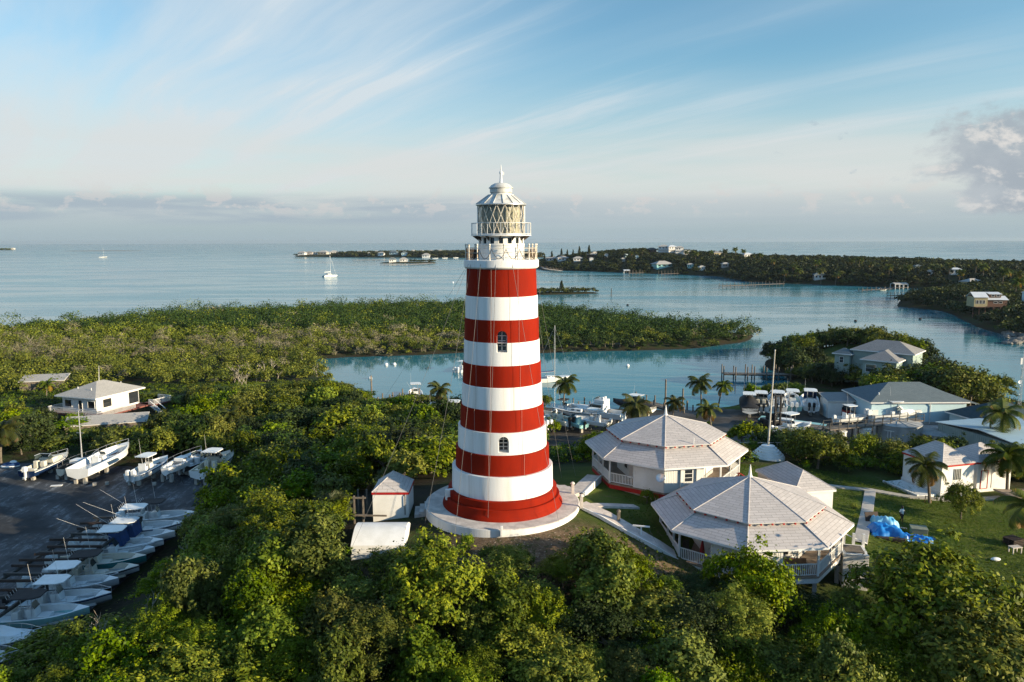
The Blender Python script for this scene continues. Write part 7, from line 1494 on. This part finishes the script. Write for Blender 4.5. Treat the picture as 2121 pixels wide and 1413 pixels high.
# ---- a walking person
p = PG(1867, 1084)
t = thing('person', 'person in white shirt and dark shorts walking on the lawn by the tarpaulin', 'person', p, R(35))
J = {'pelvis': (0, 0, .95, .13), 'waist': (0, .01, 1.08, .125), 'chest': (0, .02, 1.30, .155), 'neck': (0, .02, 1.47, .062), 'head0': (0, .0, 1.56, .075), 'head': (0, -.01, 1.66, .10), 'crown': (0, .0, 1.74, .085),
     'shL': (-.19, .02, 1.40, .07), 'elL': (-.25, .10, 1.14, .046), 'wrL': (-.24, -.02, .93, .034), 'haL': (-.24, -.06, .85, .036), 'shR': (.19, .02, 1.40, .07), 'elR': (.26, -.06, 1.16, .046), 'wrR': (.24, -.24, 1.06, .034), 'haR': (.23, -.31, 1.03, .036),
     'hipL': (-.095, 0, .90, .105), 'knL': (-.10, -.16, .50, .066), 'anL': (-.10, -.10, .09, .042), 'toL': (-.10, -.25, .04, .036), 'hipR': (.095, 0, .90, .105), 'knR': (.10, .06, .49, .066), 'anR': (.10, .26, .13, .042), 'toR': (.10, .15, .04, .036)}
ED = [('pelvis', 'waist'), ('waist', 'chest'), ('chest', 'neck'), ('neck', 'head0'), ('head0', 'head'), ('head', 'crown'), ('chest', 'shL'), ('shL', 'elL'), ('elL', 'wrL'), ('wrL', 'haL'), ('chest', 'shR'), ('shR', 'elR'), ('elR', 'wrR'), ('wrR', 'haR'), ('pelvis', 'hipL'), ('hipL', 'knL'), ('knL', 'anL'), ('anL', 'toL'), ('pelvis', 'hipR'), ('hipR', 'knR'), ('knR', 'anR'), ('anR', 'toR')]
def skin(name, names, edges, mat, grow=0.0, sub=2):
    ix = {n: i for i, n in enumerate(names)}; me = bpy.data.meshes.new(name); me.from_pydata([J[n][:3] for n in names], [(ix[a], ix[c]) for a, c in edges if a in ix and c in ix], []); o = bpy.data.objects.new(name, me); COL.objects.link(o); me.materials.append(mat)
    o.modifiers.new('skin', 'SKIN'); me.skin_vertices[0].data[0].use_root = True
    for i, n in enumerate(names): me.skin_vertices[0].data[i].radius = (J[n][3]+grow, J[n][3]+grow)
    s = o.modifiers.new('sub', 'SUBSURF'); s.levels = s.render_levels = sub; dg = bpy.context.evaluated_depsgraph_get(); m2 = bpy.data.meshes.new_from_object(o.evaluated_get(dg)); bpy.data.objects.remove(o); m2.polygons.foreach_set('use_smooth', [True]*len(m2.polygons)); q = bpy.data.objects.new(name, m2); COL.objects.link(q); q.parent = t; return q
for sd in 'LR':                                          # fingers and thumb rooted in the palm
    hx, hy, hz, _ = J['ha'+sd]; sg = -1 if sd == 'L' else 1
    for k in range(4): J[f'f{sd}{k}'] = (hx+sg*(.02-.013*k), hy-.03-.02*(k in (1, 2)), hz-.05-.012*(k in (1, 2)), .009); ED.append(('ha'+sd, f'f{sd}{k}'))
    J[f't{sd}'] = (hx-sg*.045, hy-.03, hz-.02, .011); ED.append(('wr'+sd, f't{sd}'))
skin('body', list(J), ED, SKIN)
skin('shirt', ['waist', 'chest', 'shL', 'shR', 'elL', 'elR', 'pelvis'], ED, SHIRT, .02); J2 = J['neck']
J['knL2'] = (-.10, -.14, .56, .08); J['knR2'] = (.10, .04, .56, .08); skin('shorts', ['pelvis', 'hipL', 'hipR', 'knL2', 'knR2'], ED+[('hipL', 'knL2'), ('hipR', 'knR2')], SHORTS, .028)
b = MB(); b.ball((0, .005, 1.70), .105, 8, (1, 1.05, .95)); b.build('hair', SHORTS, t, smooth=True)
b = MB(); [b.ball((sx*.035, -.098, 1.665), .013, 5) for sx in (-1, 1)]; b.build('eyes', GEL, t)
# shore rocks
r = random.Random(5)
def rock(p, s, lab, grp):
    b = MB(); b.ball((0, 0, 0), s, 6, (r.uniform(.9, 1.7), r.uniform(.8, 1.3), r.uniform(.4, .7))); b.v = [(x+r.uniform(-.12, .12)*s, y+r.uniform(-.12, .12)*s, z+r.uniform(-.1, .1)*s) for x, y, z in b.v]; tag(b.build('rock', ROCK, loc=p, rz=r.uniform(0, 6), smooth=False), lab, 'rock', grp)
for i in range(26): q = P(lerp(2085, 2130, r.random())-4*i*0, lerp(686, 712, r.random()), .2); rock(q, r.uniform(.8, 2.0), 'dark boulder of the rocky shore at the right edge', 'boulders at the right shore')
for i in range(16): u_ = r.random(); q = P(lerp(2010, 2075, u_), lerp(652, 668, u_)+r.uniform(-1, 2), .1); rock(q, r.uniform(.6, 1.3), 'grey boulder on the waterline below the yellow house', 'boulders below the yellow house')
for i in range(14): u_ = r.random(); q = P(lerp(1960, 2085, u_), lerp(755, 830, u_), .1); rock(q, r.uniform(.4, .9), 'shore rock on the outer side of the point', 'rocks of the point')
# ================================================================== far shore
def onto(px, py, fn, z=4.0):
    d = ray(px, py); ys = np.linspace(150, 3400, 3251); xs = ys*d[0]/d[1]; zs = H+ys*d[2]/d[1]; g = fn(xs, ys); gap = np.where(g > .2, zs-g, 1e6); hit = np.nonzero(gap <= 0)[0]
    i = hit[0] if len(hit) else int(np.argmin(gap)); return Vector((xs[i], ys[i], max(g[i], .2)))
def far_house(px, py, wpx, fn, lab, wall=WALLW, roof=SHL, ht=3.2, dist=None, rise=None, cat='house', rz=None, stilts=0, two=False, name='house', grp=None):
    p = onto(px, py, fn) if dist is None else Vector(ray(px, py))*(dist/ray(px, py)[1])
    if dist is not None: p.z = H+p.z; p.z -= ht*.6
    D_ = p.y; w = wpx/1560*D_; FARH.append((p.x, p.y, w)); d = w*.75; rz = rz if rz is not None else R(15*math.sin(px)); t = thing(name, lab, cat, (p.x, p.y, p.z), rz, grp); e = ht*(2 if two else 1)+stilts; rise = rise or w*.16
    b = MB(); b.box((0, 0, e/2-1.5+stilts*.3), (w*.86, d*.82, e+3-stilts*.6)); b.build('wall', wall, t)
    A, B_, C_, D2 = (-w/2, -d/2, e), (w/2, -d/2, e), (w/2, d/2, e), (-w/2, d/2, e); r0, r1 = (-w*.16, 0, e+rise), (w*.16, 0, e+rise)
    roof_mesh('roof', [[A, B_, r1, r0], [B_, C_, r1], [C_, D2, r0, r1], [D2, A, r0]], roof, t, .15)
    if wpx > 9:
        for k in range(2 if wpx < 20 else 3): b = MB(); b.box((w*(-.28+.28*k), -d*.41-.03, e-ht*.45), (w*.13, .12, ht*.42)); b.build('window', GLASS, t)
    if two: b = MB(); b.box((0, -d*.41-.8, e-ht), (w*.9, 1.6, .2)); b.build('balcony', WHITE, t)
    return t
C_ = [(626, 523, 17, WALLW, SHL, 'white house at the left tip of the far left island'), (641, 527, 15, CONCW, SHG, 'low pale house just right of the island tip'), (652, 521, 8, WALLW, SHL, 'tiny white house on the skyline of the far left island'), (672, 521, 13, CONCW, SHG, 'grey roofed house uphill behind the catamaran mast'), (670, 527, 22, CONC, SHL, 'wide grey house directly behind catamaran mast'), (692, 521.5, 19, WALLW, SHL, 'broad white roofed house right of the catamaran mast'), (715, 518, 7, WALLW, SHL, 'small pointed white house above the far wood'),
      (745, 524, 13, WALLW, SHL, 'white house above the long jetty of the far island'), (764, 528, 6, WALLW, SHL, 'small white hut low among far trees'), (779, 517, 11, YELLW, SHL, 'cream house on the ridge of the far left island'), (790, 529, 14, WALLW, SHL, 'low white boathouse left of the little cay'), (816, 527, 19, LBLUE, SHB, 'blue grey house behind the little cay, left one'), (838, 529, 15, LBLUE, SHB, 'blue grey house behind the little cay, right one'), (856, 521, 14, WALLW, SHL, 'white house uphill right of the little cay'), (872, 517.5, 13, WALLW, SHL, 'white pyramid roofed house on the ridge left of tower'), (894, 523, 11, WALLW, SHL, 'white house near tower left edge on the far island'), (912, 521, 13, YELLW, SHL, 'cream roofed house closest to the tower on far island'), (883, 533, 18, WALLW, SHL, 'white waterside pavilion with dark verandah left of the tower')]
for px, py, w, wm, rm, lab in C_: far_house(px, py, w, gC, lab, wm, rm, ht=4.2, rise=w/1560*1480*.2)
for px, py, w, lab in ((813, 537, 17, 'white house on the little cay, left rear'), (836, 538, 18, 'white house on the little cay, right rear'), (813, 543, 16, 'dark roofed house at the front of little cay')): far_house(px, py, w, gD, lab, WALLW, SHL if py < 540 else SHB, 3.6, rise=2.6)
far_house(27, 516.5, 8, gF, 'tiny white house on the sandy islet at far left', WALLW, SHL, 5)
B2 = [(1142, 528, 24, WALLW, SHL, 'blue white house under casuarinas right of the tower', False), (1165, 540, 25, WALLW, SHL, 'broad white roofed pavilion right of the tower', False), (1197, 541, 22, WALLW, SHL, 'white house with low wing in far trees right of pavilion', False), (1225, 541, 9, WALLW, SHL, 'small white gable between far trees', False), (1223, 533, 20, BROWNW, SHL, 'low pale roof on the rise behind the white pavilion', False), (1350, 518, 22, BROWNW, SHT, 'dark flat house left of the big white hilltop villa', False), (1374, 521, 23, WALLW, SHL, 'white hilltop villa, tall left block', True), (1391, 523, 20, WALLW, WROOF, 'white hilltop villa, second block', True), (1407, 525, 18, WALLW, SHL, 'white hilltop villa, third block', True), (1421, 527, 18, WALLW, SHL, 'white hilltop villa, right end block', False), (1547, 528, 22, WALLW, WROOF, 'white house with steep pointed gable on the far ridge', False), (1484, 530, 19, YELLW, SHG, 'cream house with dark roof on the far ridge', False),
      (1371, 554, 40, AQUA, SHL, 'aqua walled house with broad cream roof above the far jetties', False), (1430, 555, 15, AQUA, SHL, 'small aqua house right of the cream roofed one', False), (1453, 560, 14, WALLW, SHL, 'small white cottage nearest the far sandy shore', False), (1502, 554, 17, CONC, SHL, 'grey roof half hidden in the far wood', False), (1232, 527, 11, WALLW, SHL, 'small white roof under the tall casuarinas', False), (1256, 533, 9, WALLW, SHL, 'white strip roof in trees behind the pavilion', False), (1296, 533, 8, LBLUE, SHB, 'bluish hut in the middle of far wood', False), (1319, 536, 7, LBLUE, SHB, 'tiny bluish roof below the hilltop villa', False), (1290, 542, 9, CONCW, SHL, 'tiny pale roof low in the far wood left of cream roofed house', False),
      (1696, 578, 25, WALLW, SHB, 'square white boathouse at the edge of far bay', False), (1901, 560, 17, LBLUE, SHB, 'blue hipped house on the outer shore at right', False), (1978, 568, 22, WALLW, WROOF, 'white flat roofed house among palms at right', False), (1926, 571, 10, WALLW, SHL, 'small white house beside the outer blue one', False), (2012, 594, 38, YELLW, SHL, 'tan walled bungalow above the yellow shore house', False), (2128, 640, 22, LBLUE, WROOF, 'white and grey house cut by the right edge', True)]
for px, py, w, wm, rm, lab, two in B2: far_house(px, py, w, gB, lab, wm, rm, 3.2, two=two)
# open boathouse on posts
p = P(1862, 598, 0); FARH.append((p.x, p.y, 10)); t = thing('boathouse', 'open sided boathouse on white posts in the far bay', 'boathouse', p, R(5)); w, d = 9.0, 6.0
roof_mesh('roof', [[(-w/2, -d/2, 2.9), (w/2, -d/2, 2.9), (w/2, 0, 3.9), (-w/2, 0, 3.9)], [(w/2, d/2, 2.9), (-w/2, d/2, 2.9), (-w/2, 0, 3.9), (w/2, 0, 3.9)]], SHL, t, .12)
for sx in (-1, -.33, .33, 1):
    for sy in (-1, 1): b = MB(); b.box((sx*w*.46, sy*d*.45, 1.1), (.3, .3, 3.7)); b.build('post', WHITE, t)
b = MB(); b.box((0, 0, .8), (w, d, .2)); b.build('deck', WOOD, t)
# the yellow and brown house on stilts at the right shore
p = onto(2042, 652, gB); FARH += [(p.x-4, p.y, 8), (p.x+3, p.y, 9)]; t = thing('house', 'yellow and brown stilt house with white ribbed roof and dormer on right shore', 'house', (p.x, p.y, max(p.z, .8)), R(-8)); z0 = 3.2
b = MB(); b.box((-3.6, 0, z0+1.9), (4.8, 6.5, 3.8)); b.build('wall', YELLW, t); b = MB(); b.box((2.6, .3, z0+1.4), (7.2, 5.6, 2.8)); b.build('wing_wall', BROWNW, t)
roof_mesh('roof', [[(-6.3, -3.6, z0+3.7), (-.9, -3.6, z0+3.7), (-.9, 0, z0+5.6), (-6.3, 0, z0+5.6)], [(-.9, 3.6, z0+3.7), (-6.3, 3.6, z0+3.7), (-6.3, 0, z0+5.6), (-.9, 0, z0+5.6)]], WROOF, t, .12)
roof_mesh('wing_roof', [[(-1.0, -3.1, z0+2.75), (6.5, -3.1, z0+2.75), (6.5, .4, z0+4.1), (-1.0, .4, z0+4.1)], [(6.5, 3.6, z0+2.9), (-1, 3.6, z0+2.9), (-1, .4, z0+4.1), (6.5, .4, z0+4.1)]], WROOF, t, .12)
b = MB(); b.box((2.2, 0, z0+4.2), (4.2, 3.0, 1.3)); b.build('dormer', BROWNW, t); roof_mesh('dormer_roof', [[(-.2, -1.8, z0+4.85), (4.6, -1.8, z0+4.85), (4.6, 1.8, z0+5.5), (-.2, 1.8, z0+5.5)]], WROOF, t, .1)
for x_ in (-4.9, -3.7, -2.5): window(t, (x_, -3.28, z0+1.9), .8, 1.4, 0, WHITE, GLASS, 1)
for x_ in (1.4, 3.2): window(t, (x_, -1.53, z0+4.25), 1.1, .7, 0, WHITE, GLASS, 0); window(t, (x_+.6, -2.53, z0+1.7), 1.3, .7, 0, WHITE, GLASS, 0)
for x_ in (-5.8, -3.6, -1.4, 1.5, 4, 6): b = MB(); b.box((x_, -2.3, z0/2-.6), (.3, .3, z0+1.2)); b.build('stilt', BROWNW, t)
b = MB(); b.box((-3.6, -4.2, z0), (5, 2.0, .15)); b.build('balcony', BROWNW, t); b = MB(); [b.box((.2+.3*i, -3.9, z0-.35*i), (.32, 1.0, .08)) for i in range(9)]; b.build('stair', BROWNW, t)
# far jetties
FD = lambda *a: [P(px, py, 1.0)[:2] for px, py in a]
dock(FD((1493, 594), (1560, 591.5), (1622, 589)), 3.2, 1.5, 'long timber jetty on piles reaching out from the far wood', step=6.5, ph=1.8, mat=DECKW)
dock(FD((1300, 567.5), (1331, 566.5)), 3.5, 1.6, 'far jetty with small white boat shelter under the wood', step=4, ph=2.6, mat=DECKW)
dock(FD((1367, 569), (1404, 567.5)), 3.5, 1.6, 'far jetty below the cream roofed house', step=4, ph=2.6, mat=DECKW)
dock(FD((1841, 613), (1918, 610)), 2.2, 1.2, 'row of pale topped piles and jetty in the far bay', step=2.6, ph=1.6)
dock(FD((1782, 601), (1845, 598)), 2.4, 1.0, 'low jetty left of the open boathouse', step=4, ph=1.2)
dock(FD((732, 540.5), (800, 539)), 4, 2.0, 'long thin jetty before the far left island', step=9, ph=1.2, mat=CONCW)
dock(FD((792, 548), (845, 549), (897, 546)), 6, 1.6, 'pale sea wall jetty round the little cay', step=7, ph=1.6, mat=CONCW)
dock(FD((1114, 552), (1130, 558), (1162, 562)), 4, 1.5, 'pale jetty just right of the tower on the far shore', step=5, ph=2.0, mat=CONCW)
p = P(1298, 566, 0); t = thing('boat_shelter', 'small white roofed boat shelter on the far jetty', 'shelter', p); roof_mesh('roof', [[(-3, -2.6, 2.6), (3, -2.6, 2.6), (3, 2.6, 3.4), (-3, 2.6, 3.4)]], WROOF, t, .3)
for sx in (-2.6, 2.6):
    for sy in (-2.4, 2.4): b = MB(); b.box((sx, sy, .9), (.3, .3, 3.4)); b.build('post', WHITE, t)
for i, (px, py) in enumerate(((1826, 602), (900, 536), (920, 535.5), (943, 535), (1135, 548), (1146, 551))):
    p = P(px, py, 0); s = 1 if i == 0 else 1.6; center_console(['small white dinghy floating left of the far boathouse', 'white boat moored off the far island, left of three', 'white boat moored off the far island, middle of three', 'white boat moored off the far island, nearest the tower', 'white boat beside the pale jetty right of the tower', 'second white boat beside the pale jetty right of the tower'][i], (p.x-3, p.y, -.3), R(10*i), L=6*s, B=2.2*s, top=None if i == 0 else 'white', motors=1, z1=None)
# casuarinas and palms above the far woods
def casuarina(seed, h=14):
    r = np.random.default_rng(seed); k = 1100; u_ = r.random(k)**.8; z = h*(.12+.88*u_); rad = (h*.17)*(1-u_)**.7*(.5+.6*r.random(k))+.2; a = r.uniform(0, 6.28, k); c = np.stack([rad*np.cos(a)+.25*np.sin(z), rad*np.sin(a), z], 1); return leaves_mesh('crown', c, np.stack([np.cos(a), np.sin(a), .6+0*a], 1)+r.normal(size=(k, 3))*.4, 1.0, .4, L_F, seed)
CAS = [casuarina(s) for s in (3, 4)]; ctr = MB().tube((0, 0, -.5), (0, 0, 12), .3, .06, 7).build('trunk', BARK); CTM = ctr.data; bpy.data.objects.remove(ctr)
for i, (px, py, h) in enumerate(((1143, 528, 12), (1163, 529, 12), (1175, 531, 10), (1187, 532, 9), (1200, 534, 13), (1220, 534, 14), (1213, 536, 8), (1128, 534, 10), (2040, 612, 7), (1895, 627, 4.6))):
    p = onto(px, py, gB); t = thing('casuarina_tree', 'feathery casuarina rising above the far wood right of the tower' if i < 8 else ['', '', '', '', '', '', '', '', 'feathery casuarina behind the yellow stilt house', 'small casuarina on the tip of the near cape'][i], 'tree', p, i, 'casuarinas above the far wood' if i < 8 else None); t.scale = (h/14,)*3
    for nm, me in (('crown', CAS[i % 2]), ('trunk', CTM)): o = bpy.data.objects.new(nm, me); COL.objects.link(o); o.parent = t
p = P(1163, 606, .8); t = thing('casuarina_tree', 'bushy casuarina on the small islet right of the tower', 'tree', p, 1); t.scale = (.7, .7, .5)
for nm, me in (('crown', CAS[0]), ('trunk', CTM)): o = bpy.data.objects.new(nm, me); COL.objects.link(o); o.parent = t
for i, (px, py) in enumerate(((1760, 563), (1778, 565), (1806, 566), (1985, 592), (2035, 585), (2095, 590), (1540, 538), (1523, 536), (1600, 560), (1935, 580), (1965, 580), (1640, 572), (1575, 548), (1500, 540), (1470, 536), (1690, 568), (2075, 600), (2060, 640), (2100, 625), (1330, 536), (1310, 538), (1840, 580), (1880, 585), (1625, 585), (1655, 586), (1700, 590), (1730, 592), (2110, 605), (2020, 575), (1555, 545), (1420, 540), (1440, 545))):
    p = onto(px, py, gB); palm(0, 0, 8.5+1.5*math.sin(i*2.1), 1.35, 'coconut palm standing out of the far shore woods', i % 3, i*1.7, 'palms of the far shore woods', pos=p)
# surf lines on the reef
r = random.Random(3)
for i in range(34): px = r.uniform(0, 960); p = P(px, r.uniform(507.2, 508.6), 0); b = MB(); w = r.uniform(12, 60); b.add([(-w, 0, .4), (0, -9, .5), (w, 2, .4), (0, 7, .5)], [(0, 1, 2, 3)]); o = b.build('surf', FOAM, loc=p); o['kind'] = 'stuff'
p = P(215, 520, 0); b = MB(); b.ball((0, 0, 0), 1, 6, (150, 8, 1.6)); tag(b.build('reef_rock', ROCK, loc=p), 'thin dark line of reef rock far out by the tiny yacht', 'rock')
# far woods on the other islands
for poly, fn, sep, seed, hh, rad_, per in ((ISL_C, gC, 7.0, 41, 7.5, 6, 60), (ISL_D, gD, 5, 42, 4, 4, 40), (ISL_E, gE, 2.2, 43, 3.2, 2.2, 60), (ISL_F, gF, 14, 44, 6, 11, 30)):
    pts = scatter(poly, sep, seed, fn, edge=1); 
    pts = spare(pts)
    if poly is ISL_D: pts = pts[(pts[:, 0] > -160) & (pts[:, 1] > 1075)]
    r = np.random.default_rng(seed); thicket('far_wood', pts, r.uniform(.55, 1.15, len(pts)), r.choice([0, 1], len(pts), p=[.75, .25]), rad_*.36, per, [L_F, L_M], seed, hh, rad_)
pts = spare(scatter(ISL_B, 4.6, 45, gB, edge=.5)); dist = np.hypot(pts[:, 0], pts[:, 1]); ang = pts[:, 0]/pts[:, 1]; ok = (ang < .80); pts = pts[ok]; dist = dist[ok]
r = np.random.default_rng(45); nb_ = dist < 480
k = r.choice([0, 1, 2], len(pts), p=[.6, .2, .2])
thicket('far_wood', pts[nb_], r.uniform(.6, 1.2, nb_.sum()), k[nb_], 1.0, 110, [L_F, L_M, L_D], 46, 5.2, 3.4)
thicket('far_wood', pts[~nb_], r.uniform(.5, 1.25, (~nb_).sum()), k[~nb_], 1.7, 60, [L_F, L_M, L_D], 47, 5.2, 4.0)
# ================================================================== sea air
m = bpy.data.materials.new('sea_air'); m.use_nodes = True; t = T(m.node_tree); m.node_tree.nodes.clear()
vol = t.n('ShaderNodeVolumePrincipled', {'Color': (.55, .66, .76), 'Density': .00004, 'Anisotropy': .2})
t.n('ShaderNodeOutputMaterial', {1: vol.outputs[0]})
b = MB(); b.box((0, 6340, 21), (60400, 13400, 47)); o = b.build('haze', m); o['kind'] = 'stuff'
